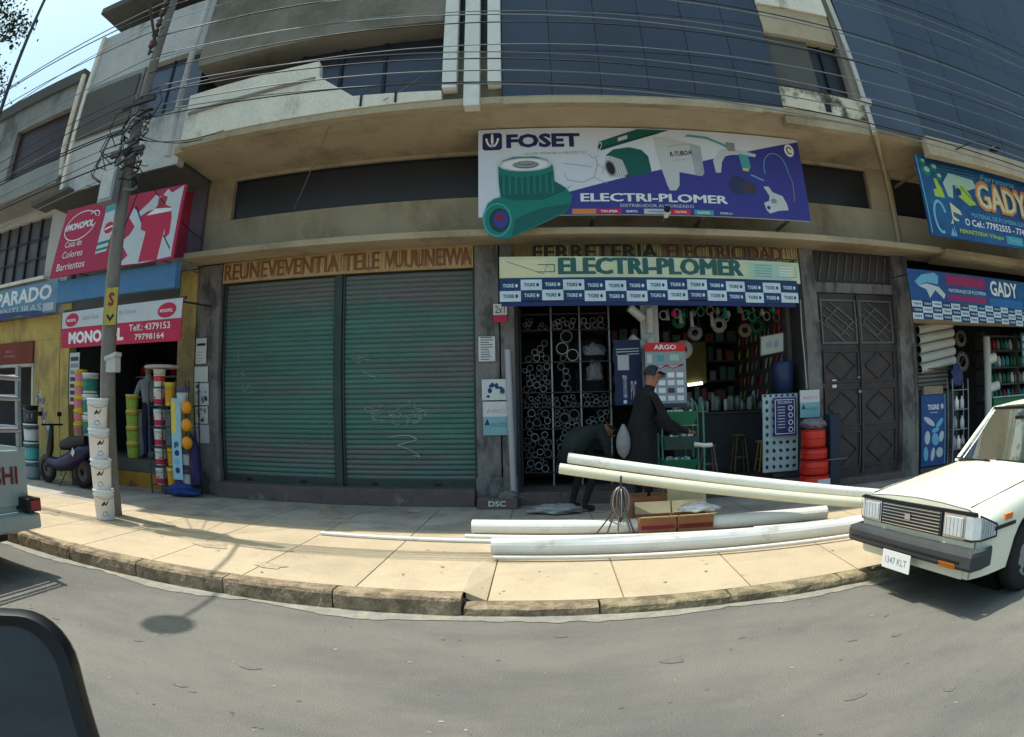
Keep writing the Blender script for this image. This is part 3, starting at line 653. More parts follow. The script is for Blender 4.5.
# shower hose and tool
b.arc(fr, 4.42, .80, .20, .27, .012, SKYB, .006, 0.0, PI); b.line(fr, [(4.62, .80), (4.68, .6), (4.66, .3)], .012, MGREY, .006); b.line(fr, [(4.22, .80), (4.22, .72)], .012, SKYB, .006)
b.poly(fr, [(4.16, .5), (4.24, .51), (4.30, .42), (4.46, .37), (4.52, .24), (4.53, .15), (4.36, .13), (4.21, .08), (4.16, .13), (4.13, .24), (4.22, .28), (4.24, .36)], LGREY, .006)
b.disc(fr, 4.3, .28, .05, .04, MGREY, .007); b.disc(fr, 4.2, .17, .03, .03, PURP, .007)
b.disc(fr, 4.715, 1.15, .085, .11, WHITE, .006); b.arc(fr, 4.715, 1.16, .04, .045, .02, NAVY, .007, PI * .1, PI * 1.4); b.line(fr, [(4.68, 1.1), (4.76, 1.1)], .018, NAVY, .007)
b.textb(fr, 'ELECTRI-PLOMER', 1.42, .19, 3.54, .31, WHITE, .006, .02)
b.text(fr, 'DISTRIBUIDOR AUTORIZADO', 1.96, .11, 3.02, .155, LGREY, .006, bold=.01)
for u0, u1, m, t, tm in ((1.29, 1.63, ORGI, '', WHITE), (1.63, 1.98, CRIM, 'TRUPER', WHITE), (1.99, 2.26, PURP, 'BARTA', WHITE), (2.29, 2.68, LGREY, 'HERMEX', MGREY), (2.68, 2.97, REDI, 'VOLTECK', WHITE), (3.02, 3.32, TEALI, 'KLINTEK', WHITE), (3.36, 3.66, PURP, 'FIERO', LGREY)):
    b.rect(fr, u0, .01, u1 - .01, .085, m, .004)
    if t: b.text(fr, t, u0 + .05, .03, u1 - .06, .062, tm, .006, bold=.03)
part(b, 'artwork', sg)
# big tee, a cut-out that hangs below the panel
b = MB()
b.poly(fr, [(.28, .74), (.29, .47), (.31, .28), (.22, .26), (.13, .19), (.07, .03), (.08, -.14), (.14, -.26), (.24, -.31), (.41, -.33), (.66, -.22), (.95, -.09), (1.2, .03), (1.27, .14), (1.3, .28), (1.21, .40), (1.06, .5), (1.05, .74), (.98, .83), (.8, .89), (.5, .89), (.35, .84)], TGREEN, .003, .02)
part(b, 'tee_cutout', sg); b = MB()
b.poly(fr, [(.31, .28), (.5, .22), (.9, .22), (1.2, .35), (1.21, .40), (1.06, .5), (1.05, .66), (.9, .60), (.6, .57), (.29, .62), (.29, .47)], TGREEN2, .0205)
for k in range(9): u = .34 + .085 * k; b.poly(fr, [(u, .32), (u + .03, .32), (u + .03, .6), (u, .6)], TGREEN, .0215)
b.poly(fr, [(.45, -.3), (.95, -.07), (1.2, .05), (1.27, .16), (.85, .1), (.5, -.05)], TGREEN2, .0205)
b.disc(fr, .66, .765, .37, .105, LGREY, .022, 32); b.disc(fr, .66, .765, .32, .085, WHITE, .0225, 32); b.disc(fr, .67, .76, .19, .062, MGREY, .023, 28)
for k in range(4): b.arc(fr, .67, .75 + .012 * k, .17 - .02 * k, .05 - .006 * k, .008, DKGREY if k % 2 else LGREY, .0235 + .0003 * k)
b.disc(fr, .26, -.05, .20, .25, TGREEN, .022, 30); b.arc(fr, .26, -.05, .185, .235, .02, TEALI, .0225)
b.disc(fr, .29, -.06, .14, .175, DKGRN, .023, 28); b.disc(fr, .31, -.05, .10, .13, PURP, .0235, 28); b.disc(fr, .29, -.02, .05, .05, CRIM2, .024, 16)
part(b, 'tee_shading', sg)
b = MB(); b.cyl((1.75, 8.12, 4.10), (1.75, 8.02, 4.16), .035, WHITEP, n=12); b.cyl((1.75, 8.02, 4.16), (1.75, 7.98, 4.18), .045, BLACKP, n=12); b.bar((1.75, 8.4, 4.12), (1.75, 8.12, 4.10), .02, .02, GALV)
tag(b.build('spotlight', None, org=(1.75, 8.1, 4.1)), 'small white spotlight under the lower edge of the billboard with the green tee', 'spotlight')

# --- checkered brand valance helper
def valance(par, fr, w, v0, rows, cols, h, m1, m2, word='TIGRE'):
    b = MB(); cw = w / cols
    for r in range(rows):
        for c in range(cols):
            u = c * cw; v = v0 + r * h; sag = .012 * math.sin(c * .9)
            pm = m1 if (r + c) % 2 else m2; tm = m2 if pm is m1 else m1
            b.poly(fr, [(u, v + sag), (u + cw, v + sag), (u + cw, v + h + sag), (u, v + h + sag)], pm, .003, .006)
            b.text(fr, word, u + cw * .15, v + h * .33 + sag, u + cw * .68, v + h * .68 + sag, tm, .0075, bold=.03)
            b.disc(fr, u + cw * .8, v + h * .5 + sag, cw * .07, h * .18, tm, .0075, 8)
    return b.build('checkered_valance', par)
# --- awning of the hardware shop
A0 = (-0.56, 8.3, 2.93)
aw = thing('shop_awning', 'cream and green cloth awning reading ELECTRI-PLOMER with a navy checkered valance', 'awning', A0)
fr = Frame(A0, (1, 0, -.012)); b = MB()
b.poly(fr, [(0, .36), (4.36, .33), (4.36, .64), (0, .67)], mat('cream_cloth', (198, 204, 166), .85, var=.1, scale=3), -.006, 0)
part(b, 'banner_cloth', aw); b = MB()
b.textb(fr, 'ELECTRI-PLOMER', .84, .40, 3.44, .63, LGREY, .0022, .05); b.textb(fr, 'ELECTRI-PLOMER', .82, .41, 3.42, .635, ink('banner_green', (44, 92, 82)), .0045, .045, 5)
for u in (.0, 3.5): b.poly(fr, [(u + .02, .38), (u + .7, .38), (u + .62, .62), (u + .02, .62)], PALEG if u else CREAMI, .002)
b.line(fr, [(.1, .6), (.6, .42), (.65, .55)], .012, INK['mid_grey'], .004); b.line(fr, [(.5, .45), (.75, .45), (.75, .55), (.52, .55)], .01, DKGREY, .004)
b.line(fr, [(3.95, .42), (4.3, .42), (4.3, .58)], .01, SKYB, .004)
for k in range(5): b.line(fr, [(3.62, .42 + .04 * k), (3.9, .42 + .04 * k)], .012, TEALI, .004)
for k in range(4): b.line(fr, [(4.02, .44 + .04 * k), (4.25, .44 + .04 * k)], .012, WHITE, .004)
part(b, 'lettering', aw)
valance(aw, fr, 4.3, .045, 2, 15, .145, mat('navy_cloth', (36, 62, 104), .8), mat('pale_blue_cloth', (196, 214, 222), .8))
b = MB(); b.poly(fr, [(0, .333), (4.3, .333), (4.3, .37), (0, .37)], mat('navy_cloth', (36, 62, 104)), -.004, .002); b.poly(fr, [(.02, -.02), (4.25, -.02), (4.25, .045), (.02, .045)], NAVY, -.006, -.001); b.build('hem', aw)
b = MB()
for x in (-.5, 1.5, 3.74): b.bar((x, 8.32, 3.55), (x, 9.0, 3.64), .02, .02, IRON)
b.box(-.56, 3.8, 8.31, 8.33, 3.56, 3.58, IRON); b.build('frame', aw)

# --- big GADY sign
G0 = (6.10, 7.6, 3.93)
gs = thing('billboard', 'blue billboard reading GADY with yellow letters over the plumbing shop by the car', 'billboard', G0)
fr = Frame(G0); b = MB(); b.poly(fr, [(0, 0), (4.6, 0), (4.6, 1.42), (.0, 1.38)], mat('gady_vinyl', (28, 74, 128), .55, var=.25, scale=1.2, c2=(34, 96, 138), c2s=.8, c2t=(.45, .6)), -.04, 0); b.build('panel', gs)
b = MB()
b.textb(fr, 'GADY', 1.42, .58, 3.0, 1.12, ORGI, .006, .08, 4); b.text(fr, 'GADY', 1.38, .56, 2.96, 1.10, DKGRN, .0045, bold=.05); b.textb(fr, 'GADY', 1.45, .63, 2.97, 1.07, CREAMI, .0075, .03, 3)
b.text(fr, 'Ferreteria', 1.65, 1.16, 2.7, 1.27, SKYB, .005, shear=.2)
b.text(fr, 'MATERIAL DE PLOMERIA ELECTRICO', 1.15, .42, 3.2, .50, SKYB, .005, bold=.01); b.text(fr, 'MATERIAL DE PLOMERIA ELECTRICO', 3.3, .42, 4.5, .50, SKYB, .005)
b.text(fr, 'Cel.: 77952555 - 77419553', 1.12, .26, 3.2, .38, WHITE, .005, bold=.02); b.arc(fr, 1.0, .32, .05, .05, .02, WHITE, .005)
b.text(fr, 'FERRETERIA Villegas', .75, .09, 2.0, .18, LIME, .005, bold=.02); b.text(fr, 'Tarija', 2.15, .08, 2.55, .17, SKYB, .005, bold=.03); b.text(fr, 'Tubos', 2.7, .08, 3.4, .18, LIME, .005, bold=.02)
b.rect(fr, 2.08, .05, 2.62, .2, TEALI, .003)
b.poly(fr, [(.55, .95), (.75, 1.15), (1.4, 1.12), (1.45, .98), (1.2, .90), (.8, .95), (.74, .70), (.62, .72)], PALEG, .004); b.poly(fr, [(.85, .92), (1.1, .98), (1.2, .86), (1.35, .66), (1.15, .62), (.9, .75)], LIME, .0045)
b.disc(fr, .92, .84, .07, .07, TIGB, .0055); b.line(fr, [(1.0, .95), (1.15, .82), (1.3, .72)], .02, DKGRN, .0055)
for (u, v, r) in ((.2, 1.12, .12), (.4, 1.2, .1), (.48, 1.05, .09), (.15, 1.27, .08)): b.disc(fr, u, v, r, r * .8, TGREEN, .004, 12); b.disc(fr, u + .02, v + .02, r * .55, r * .4, PALEG, .005, 10)
b.poly(fr, [(.28, .68), (.52, .68), (.5, .82), (.4, 1.0), (.33, 1.0), (.36, .82), (.28, .8)], LIME, .0045)
b.arc(fr, .32, .34, .14, .26, .05, SKYB, .005, PI * .1, PI * 1.6); b.poly(fr, [(.55, .25), (.62, .25), (.62, .62), (.85, .5), (.88, .42), (.66, .46), (.66, .38), (.8, .32), (.7, .3), (.62, .34)], CREAMI, .005)
b.poly(fr, [(.5, .04), (.56, .18), (.62, .04), (.6, .26), (.66, .04)], SKYB, .005); b.line(fr, [(.05, .05), (.02, 1.35)], .02, SKYB, .004)
for k in range(3): b.line(fr, [(.5, 1.25 - k * .05), (1.5, 1.28 - k * .06)], .008, TEALI, .004)
part(b, 'artwork', gs)
b = MB()
for u in (.4, 2.4, 4.3): b.bar(fr.p(u, 1.30, -.04), fr.p(u, 1.30, -1.4), .04, .04, GALV)
b.build('bracket', gs)
b = MB(); b.tube([(6.95, 7.3, 5.42), (7.2, 6.95, 5.5), (7.6, 6.8, 5.42)], .012, CABLE, 6); b.lathe((7.6, 6.8, 5.36), [(0, 0.03), (.1, 0.03), (.13, 0), (.05, -.02), (0, -.02)], BLACKP, 14); tag(b.build('wall_lamp', None, org=(7.2, 7.3, 5.4)), 'small dark lamp on a curved arm above the blue GADY billboard', 'lamp')
# --- lower awning of the right shop
A1 = (5.97, 8.3, 2.72)
aw2 = thing('shop_awning', 'blue printed awning with a fish drawing and small GADY over the shop by the car', 'awning', A1)
fr = Frame(A1, (1, 0, -.02)); b = MB(); b.poly(fr, [(0, .3), (5.4, .3), (5.4, .84), (-.03, .82)], mat('blue_awning_cloth', (44, 84, 140), .8, var=.2, scale=1.5, c2=(40, 110, 150), c2s=.9), -.006, 0); b.build('banner_cloth', aw2)
b = MB()
b.poly(fr, [(.12, .62), (.3, .74), (.62, .80), (.72, .74), (.68, .60), (.4, .62), (.2, .55)], SKYB, .003); b.poly(fr, [(.2, .55), (.4, .60), (.7, .56), (.85, .44), (.8, .36), (.6, .5), (.45, .36), (.38, .50)], LGREY, .0035)
b.rect(fr, .9, .60, 2.02, .80, mat('magenta_ink', (130, 52, 110), .6), .003); b.text(fr, 'FERRETERIA', .98, .64, 1.95, .76, CRIM, .005, bold=.02)
b.text(fr, 'MATERIALES DE PLOMERIA', .95, .49, 2.0, .55, WHITE, .005); b.rect(fr, .9, .34, 2.02, .45, mat('magenta_ink', (130, 52, 110)), .003); b.text(fr, 'Y ELECTRICIDAD', 1.0, .36, 1.95, .43, CRIM, .005)
b.text(fr, 'GADY', 2.15, .50, 3.05, .78, DKGRN, .004, bold=.06); b.text(fr, 'GADY', 2.15, .50, 3.05, .78, WHITE, .006, bold=.03); b.rect(fr, 2.1, .31, 3.2, .46, mat('mid_blue_ink', (40, 110, 170), .6), .003)
for k in range(5): b.poly(fr, [(3.65 + .22 * k, .58), (3.73 + .22 * k, .58), (3.75 + .22 * k, .78), (3.68 + .22 * k, .8)], WHITE, .004)
b.rect(fr, 3.6, .44, 4.9, .55, PINKI, .003); b.rect(fr, 3.3, .45, 3.5, .62, SKYB, .003); b.rect(fr, 3.35, .3, 3.55, .42, LGREY, .004); b.rect(fr, 3.6, .31, 4.9, .42, TEALI, .003)
part(b, 'artwork', aw2)
valance(aw2, fr, 5.3, .0, 3, 22, .1, mat('navy_cloth', (36, 62, 104)), mat('pale_blue_cloth', (196, 214, 222)))
b = MB()
for x in (6.0, 8.4, 10.8): b.bar((x, 8.32, 3.46), (x, 8.95, 3.5), .02, .02, IRON)
b.box(5.97, 11.3, 8.31, 8.33, 3.44, 3.46, IRON); b.build('frame', aw2)

# --- paint shop signs
U0 = V((-8.27, 7.35, 3.72))
ms = thing('billboard', 'crimson paint billboard reading MONOPOL with a painter figure on white splash', 'billboard', U0)
fr = Frame(U0, (1, 0, -.008), (.07, .05, 1)); b = MB(); b.poly(fr, [(0, 0), (3.05, -.0), (3.02, 1.18), (.12, 1.22)], mat('crimson_vinyl', (176, 34, 74), .5, var=.07, scale=2), -.04, 0); b.build('panel', ms)
b = MB()
b.arc(fr, .62, .86, .43, .25, .018, WHITE, .004, 0.25, PI * 1.93, rot=.12); b.arc(fr, .98, 1.0, .12, .07, .02, WHITE, .0045, -.6, PI * .9)
b.text(fr, 'MONOPOL', .26, .80, 1.0, .93, WHITE, .005, bold=.04, shear=.15); b.disc(fr, .22, .87, .03, .06, WHITE, .004, 12)
b.text(fr, 'Casa de', .30, .50, .78, .61, WHITE, .005); b.text(fr, 'Colores', .28, .31, .86, .43, WHITE, .005); b.text(fr, 'Barrientos', .18, .10, .98, .23, WHITE, .005)
# paint can
b.poly(fr, [(1.22, .28), (1.50, .30), (1.62, 1.02), (1.26, .99)], LGREY, .004); b.poly(fr, [(1.25, .98), (1.64, 1.01), (1.66, 1.12), (1.24, 1.10)], TEALI, .005)
b.poly(fr, [(1.23, .42), (1.54, .44), (1.55, .49), (1.23, .47)], TGREEN, .005); b.poly(fr, [(1.23, .32), (1.52, .34), (1.53, .38), (1.23, .36)], TGREEN, .005); b.disc(fr, 1.44, .70, .12, .10, CRIM, .005); b.line(fr, [(1.34, .68), (1.53, .72)], .03, WHITE, .006)
# splash and painter
b.poly(fr, [(1.85, .02), (2.05, .16), (1.92, .3), (1.78, .38), (2.0, .5), (2.08, .62), (1.9, .8), (1.96, .95), (2.1, .86), (2.3, 1.0), (2.4, 1.1), (2.55, 1.05), (2.65, 1.16), (2.75, 1.08), (2.97, 1.17), (3.0, .04), (2.4, .0)], LGREY, .004)
b.poly(fr, [(2.32, .02), (2.36, .5), (2.24, .55), (2.20, .72), (2.16, .78), (2.3, .84), (2.46, .86), (2.50, .93), (2.48, 1.02), (2.58, 1.07), (2.68, 1.02), (2.66, .90), (2.80, .84), (2.86, .66), (2.88, .4), (2.80, .34), (2.76, .5), (2.72, .02)], CRIM, .005)
b.poly(fr, [(2.46, .86), (2.68, .84), (2.82, .82), (2.82, .77), (2.3, .77)], WHITE, .006); b.poly(fr, [(2.5, .89), (2.66, .89), (2.62, .99), (2.5, .98)], BRNI, .0065); b.line(fr, [(2.0, .98), (2.22, .68)], .03, NAVY, .006); b.line(fr, [(2.76, .4), (2.95, .16)], .02, NAVY, .006)
part(b, 'artwork', ms)
b = MB()
for u in (.5, 2.6): b.bar(fr.p(u, 1.15, -.04), fr.p(u, 1.4, -.5), .03, .03, GALV); b.bar(fr.p(u, .1, -.04), fr.p(u, .2, -1.6), .03, .03, GALV)
b.build('bracket', ms)
b = MB(); b.box(-8.15, -5.25, 7.5, 7.66, 3.30, 3.68, BLUEB); tag(b.build('fascia_board', None, .01, org=(-6.7, 8, 3.3)), 'plain blue fascia box below the crimson paint billboard', 'fascia')
L0 = V((-7.93, 7.55, 2.52))
ls = thing('shop_sign', 'white over crimson paint shop banner with phone numbers above the paint shop door', 'sign', L0)
fr = Frame(L0, (1, 0, .0), (-.02, -.03, 1)); b = MB(); b.poly(fr, [(-.02, 0), (2.82, 0), (2.86, .62), (0.0, .60)], CRIM, -.02, 0); b.build('panel', ls)
b = MB(); b.poly(fr, [(-.01, .33), (2.84, .33), (2.86, .62), (0, .60)], LGREY, .002)
b.text(fr, 'MONOPOL', .2, .06, 1.62, .26, WHITE, .004, bold=.05); b.text(fr, 'Telf.: 4379153', 1.75, .19, 2.62, .29, WHITE, .004, bold=.01); b.text(fr, '79798164', 1.88, .05, 2.5, .14, WHITE, .004, bold=.01)
b.text(fr, 'Casa de Colores', .55, .44, 1.0, .52, MGREY, .004); b.text(fr, 'Casa de Colores', 1.3, .46, 1.9, .54, MGREY, .004)
for u in (.28, 2.55): b.disc(fr, u, .46, .19, .11, CRIM, .004, rot=.12); b.text(fr, 'MONOPOL', u - .14, .43, u + .12, .48, WHITE, .006, bold=.03)
part(b, 'artwork', ls)
b = MB(); b.box(-7.95, -5.05, 7.56, 7.60, 3.13, 3.17, IRON); b.bar((-7.9, 7.6, 3.15), (-7.9, 8.94, 3.25), .03, .03, IRON); b.bar((-5.4, 7.6, 3.15), (-5.4, 8.94, 3.25), .03, .03, IRON); b.build('frame', ls)
# --- PARADO sign
P0 = V((-13.2, 8.8, 3.45))
ps = thing('shop_sign', 'pale blue shop sign reading PARADO on the mustard house', 'sign', P0)
fr = Frame(P0); b = MB(); b.rect(fr, 0, 0, 3.65, .66, mat('faded_blue_board', (112, 150, 176), .7, var=.12, scale=3), -.05, 0); b.build('panel', ps)
b = MB(); b.text(fr, 'PARADO', 1.05, .27, 3.45, .60, WHITE, .004, bold=.035); b.text(fr, 'PINTURAS', 1.15, .06, 3.1, .22, LGREY, .004, bold=.02); b.rect(fr, 3.15, .04, 3.55, .2, LGREY, .003)
part(b, 'lettering', ps)
b = MB(); fr2 = Frame((-13.4, 8.6, 3.38)); b.poly(fr2, [(0, 0), (1.6, -.02), (2.6, .06), (3.3, -.04), (3.8, -.02), (3.4, .1), (1.8, .16), (0, .12)], mat('blue_tarp', (58, 72, 116), .7, var=.2), -.02, 0); tag(b.build('tarpaulin', None, org=(-11, 8.6, 3.4)), 'rolled dark blue tarp hanging below the pale blue sign', 'tarp')
# --- notices on the pilasters
PAPER = mat('notice_paper', (206, 208, 206), .8, var=.06, scale=12)
def notice(x0, z0, x1, z1, y, label, kind='text', base=None, grp=None):
    fr = Frame((x0, y, z0)); w, h = x1 - x0, z1 - z0; b = MB(); b.rect(fr, 0, 0, w, h, base or PAPER, -.004, 0)
    r = random.Random(int(x0 * 100 + z0 * 1000))
    if kind == 'text':
        for k in range(int(h / .035)): b.line(fr, [(.03, .03 + k * .035), (w * r.uniform(.6, .93), .03 + k * .035)], .012, DKGREY, .001)
    elif kind == 'head':
        b.rect(fr, .02, h * .7, w - .02, h * .8, BLKI, .001)
        for k in range(4): b.line(fr, [(.03, .04 + k * .05), (w * r.uniform(.5, .9), .04 + k * .05)], .01, MGREY, .001)
    elif kind == 'blot':
        for k in range(9): b.disc(fr, r.uniform(.05, w - .05), r.uniform(.05, h - .05), r.uniform(.02, .05), r.uniform(.02, .05), r.choice([DKGREY, MGREY, TIGB]), .001 + k * .0004, 9)
    elif kind == 'rose':
        b.rect(fr, 0, 0, w, h * .55, mat('pale_turquoise_ink', (128, 170, 178), .7), .001); b.text(fr, 'AVISO', .05, h * .66, w - .05, h * .78, PINKI, .002); b.text(fr, 'miti', .12, h * .24, w - .04, h * .40, mat('steel_blue_ink', (70, 116, 136), .6), .002); b.poly(fr, [(.02, h * .3), (.06, h * .5), (.1, h * .3)], DKGRN, .002)
    elif kind == 'redhead':
        b.rect(fr, 0, 0, w, h * .4, CRIM, .001); b.text(fr, '2x1', .03, h * .5, w - .03, h * .9, DKGREY, .002)
    tag(b.build('paper_notice', None, org=(x0, y, z0)), label, 'notice', grp)
notice(-5.66, 2.30, -5.44, 2.72, 8.89, 'tallest white typed notice at the top of the pilaster by the slim rack', 'head')
notice(-5.68, 2.0, -5.40, 2.25, 8.89, 'blank pale sheet pasted under the typed notice on the pilaster by the slim rack', 'none')
notice(-5.68, 1.62, -5.38, 1.98, 8.89, 'blotchy printed sheet in the middle of the pilaster by the slim rack', 'blot')
notice(-5.66, 1.32, -5.40, 1.60, 8.89, 'photocopied sheet with dark blots, second from the bottom on the pilaster by the slim rack', 'blot')
notice(-5.67, 1.0, -5.38, 1.3, 8.89, 'lowest pale sheet pasted on the pilaster by the slim rack', 'none', mat('pinkish_paper', (190, 182, 188), .8))
notice(-.92, 2.22, -.68, 2.58, 8.89, 'white notice with typed lines on the pilaster between shutters and hardware shop', 'text')
notice(-.88, 1.66, -.52, 1.96, 8.885, 'torn white leaflets above the turquoise poster', 'blot')
notice(-.87, 1.16, -.50, 1.64, 8.885, 'pink and turquoise poster low on the pilaster beside the shop', 'rose')
notice(-.70, 2.78, -.50, 3.05, 8.885, 'small white and crimson flyer high beside the shop awning', 'redhead')
notice(3.93, 1.26, 4.29, 1.68, 8.88, 'pink to blue printed poster above the red rolls', 'rose')
# ------------------------------------------------------------------ utility pole
PX, PY = -5.47, 6.22
up = thing('utility_pole', 'tall concrete utility pole with tangled black cables rising from the sunny pavement', 'pole', (PX, PY, .15))
b = MB(); b.tube([(PX, PY, .1), (PX - .02, PY, 3), (PX - .08, PY, 8.3)], [.125, .108, .065], POLEM, 20); b.build('shaft', up)
b = MB()
for z in (5.75, 4.95): b.box(PX - .35, PX + .3, PY - .17, PY - .11, z, z + .07, IRON)
b.build('crossarm', up)
for i in range(5):
    z = 6.9 + .22 * i; b = MB(); x = PX - .2
    b.lathe((x, PY - .05, z), [(0, 0), (.05, .0), (.06, .03), (.035, .06), (.055, .09), (.05, .13), (0, .14)], PORC, 12); b.build('insulator', up)
b = MB(); b.bar((PX - .2, PY - .05, 6.75), (PX - .2, PY - .05, 8.0), .03, .03, IRON)
for z in (6.8, 7.9): b.bar((PX - .2, PY - .05, z), (PX - .05, PY, z), .03, .03, IRON)
b.build('insulator_rack', up)
b = MB(); b.tube([(PX - .05, PY - .1, 6.85), (PX - .0, PY - .7, 7.35), (PX + .02, PY - 1.5, 7.9), (PX, PY - 2.1, 8.1)], .024, IRON, 10); arm = b.build('lamp_arm', up)
b = MB(); b.lathe((PX, PY - 2.25, 8.02), [(0, .14), (.12, .12), (.22, .02), (.2, -.04), (0, -.06)], GALV, 16); b.build('lamp_head', arm)
# cable tangle hugging the shaft
for i in range(9):
    b = MB(); pts = []; a = rnd.uniform(0, 6); z = 4.7 + rnd.uniform(-.3, .2); r = .16
    for k in range(26):
        pts.append((PX - .05 + math.cos(a) * (r + rnd.uniform(0, .09)), PY + math.sin(a) * (r + rnd.uniform(0, .06)) - .03, z)); a += rnd.uniform(.15, .7); z += rnd.uniform(-.02, .1)
    b.tube(pts, rnd.choice([.010, .014, .018]), rnd.choice([CABLE, CABLE, CABLEL]), 5); b.build('cable_tangle', up)
for i in range(9):
    b = MB(); z0 = rnd.uniform(4.5, 6.3); s0 = rnd.choice([-1, 1]); x0 = PX - .05 + s0 * .15; l = rnd.uniform(.15, .5)
    b.tube([(x0, PY - .12, z0), (x0 + s0 * l * .7, PY - .2, z0 - .05), (x0 + s0 * l, PY - .2, z0 - .3), (x0 + s0 * .1, PY - .14, z0 - rnd.uniform(.4, .8))], .009, CABLE, 5); b.build('cable_loop', up)
b = MB(); b.box(PX - .3, PX - .0, PY - .32, PY - .16, 4.22, 4.70, GALV); b.box(PX - .27, PX - .03, PY - .335, PY - .321, 4.26, 4.66, GREYL); mb_ = b.build('meter_box', None, .01, org=(PX - .15, PY - .2, 4.2))
tag(mb_, 'grey metal cable box strapped high on the concrete pole', 'junction box')
b = MB(); fr = Frame((PX - .26, PY - .18, 4.26)); b.text(fr, 'GTR', .03, .22, .2, .34, DKGREY, .018); b.line(fr, [(.03, .12), (.2, .14)], .02, DKGREY, .018); b.build('marking', mb_)
fr = Frame((PX + .0, PY - .155, 2.58), (1, .25, 0)); b = MB(); b.rect(fr, 0, 0, .2, .48, mat('faded_yellow_plate', (178, 160, 70), .6, var=.15, scale=12), -.01, 0); s_ = b.build('pole_sign', None, org=(PX + .1, PY - .15, 2.58)); tag(s_, 'small yellow plate with red arrow marks fixed to the concrete pole', 'sign')
b = MB(); b.text(fr, 'S', .05, .24, .15, .42, CRIM2, .003, bold=.04); b.poly(fr, [(.03, .12), (.1, .04), (.17, .12), (.14, .14), (.1, .09), (.06, .14)], BLKI, .003); b.build('marking', s_)
b = MB(); b.box(PX + .12, PX + .3, PY - .2, PY - .08, 1.98, 2.16, GREYL); b.poly(Frame((PX + .1, PY - .2, 2.12), (1, 0, .25)), [(0, 0), (.22, 0), (.22, .05), (0, .05)], GREYL, -.12, .02); tag(b.build('switch_box', None, org=(PX + .2, PY - .1, 2)), 'little pale box on the flank of the concrete pole', 'box')
def lead(x0, z0): pass

# ------------------------------------------------------------------ overhead wires
def wire(P, Q, sag, r, m, n=22):
    P = V(P); Q = V(Q); b = MB(); pts = []
    for k in range(n + 1):
        t = k / n; p = P.lerp(Q, t); p.z -= 4 * sag * t * (1 - t); pts.append(p)
    b.tube(pts, r, m, 5, caps=False); return b.build('overhead_wire', None, org=P)
zs = [7.95, 7.78, 7.55, 7.3, 7.1, 6.95, 6.7, 6.5, 6.3, 6.1, 5.98, 5.85, 5.7, 5.6, 5.45]
for i, z in enumerate(zs):
    y = PY - .1 + rnd.uniform(-.12, .12); m = CABLEL if i % 3 != 2 else CABLE; r = rnd.choice([.006, .007, .009]) if m is CABLEL else rnd.choice([.009, .012])
    o = wire((PX, y, z), (26, y + rnd.uniform(-.2, .3), z + rnd.uniform(-.3, .35)), rnd.uniform(.4, 1.0), r, m)
    tag(o, 'overhead wire strung from the concrete pole across the shutters and glass fronts', 'wire', 'overhead wires strung over the shop fronts')
for i, z in enumerate([7.9, 7.6, 7.2, 6.6, 6.1, 5.9, 5.7, 5.5, 5.35, 5.2, 5.05, 4.9, 4.75]):
    y = PY - .1 + rnd.uniform(-.1, .1); m = CABLE if i % 3 else CABLEL
    o = wire((PX, y, z), (-34, y + rnd.uniform(-.4, .2), z + rnd.uniform(-.4, .5)), rnd.uniform(.3, .9), rnd.choice([.007, .009, .012]), m)
    tag(o, 'overhead wire strung from the concrete pole over the paint shop', 'wire', 'overhead wires strung over the paint shop')
for i, (Q) in enumerate([(-5.0, 7.4, 5.6), (-4.6, 7.38, 5.66), (-6.3, 7.65, 5.5), (-5.66, 8.9, 4.4), (-6.9, 7.7, 5.6), (-7.9, 7.65, 5.45)]):
    o = wire((PX, PY - .1, 5.3 - .1 * i), Q, .12, .008, CABLE, 10); tag(o, 'short service wire from the concrete pole to the balcony fronts', 'wire', 'service wires from the pole to the buildings')
for i, (P_, Q) in enumerate([((-2.05, 7.35, 5.7), (-1.3, 7.8, 6.6)), ((-3.9, 8.9, 4.75), (-2.9, 7.6, 5.53)), ((4.0, 7.33, 5.52), (7.6, 6.9, 5.35))]):
    o = wire(P_, Q, .05, .007, CABLEL, 6); tag(o, ['pale stay wire slanting up in front of the balcony window', 'thin wire slanting across the dark window band above the shutters', 'loose wire between the stained bay and the curved lamp'][i], 'wire')
post = MB(); post.tube([(-8.1, 5.0, .1), (-8.1, 5, 4), (-8.12, 5, 9.5)], [.06, .045, .03], IRON, 12); tag(post.build('metal_post', None, org=(-8.1, 5, .1)), 'thin dark metal post against the sky beside the grey house', 'post')
o = wire((-8.1, 5, 5.95), (-7.0, 7.4, 8.6), .02, .008, CABLE, 6); tag(o, 'thin dark wire tied to the metal post against the sky beside the grey house', 'wire')

# ------------------------------------------------------------------ white pipes on the pavement
def pipe_thing(P, Q, ro, label, m=PVC, grp=None, dark=None):
    b = MB(); b.pipe(P, Q, ro, ro * .86, m, 18, dark or DKGREY); return tag(b.build('pvc_pipe', None, org=P), label, 'pipe', grp)
G = 'white pipes lying on the pavement'
pipe_thing((-.50, 5.70, .245), (3.5, 5.50, .245), .085, 'thick white pipe lying nearest the kerb in front of the hardware shop', grp=G)
pipe_thing((-.80, 6.76, .235), (3.2, 6.40, .235), .08, 'thick white pipe lying at the back, half shaded, behind the cardboard boxes', grp=G, m=PVC)
pipe_thing((-2.45, 6.42, .172), (3.3, 5.98, .172), .022, 'longest thin white pipe on the pavement, reaching towards the pole', grp=G)
pipe_thing((-.85, 6.50, .176), (2.9, 6.12, .176), .026, 'thin white pipe lying between the two thick pipes', grp=G)
pipe_thing((-.48, 5.555, .17), (3.1, 5.36, .17), .018, 'thin white pipe lying against the kerb side of the nearest thick pipe', grp=G)
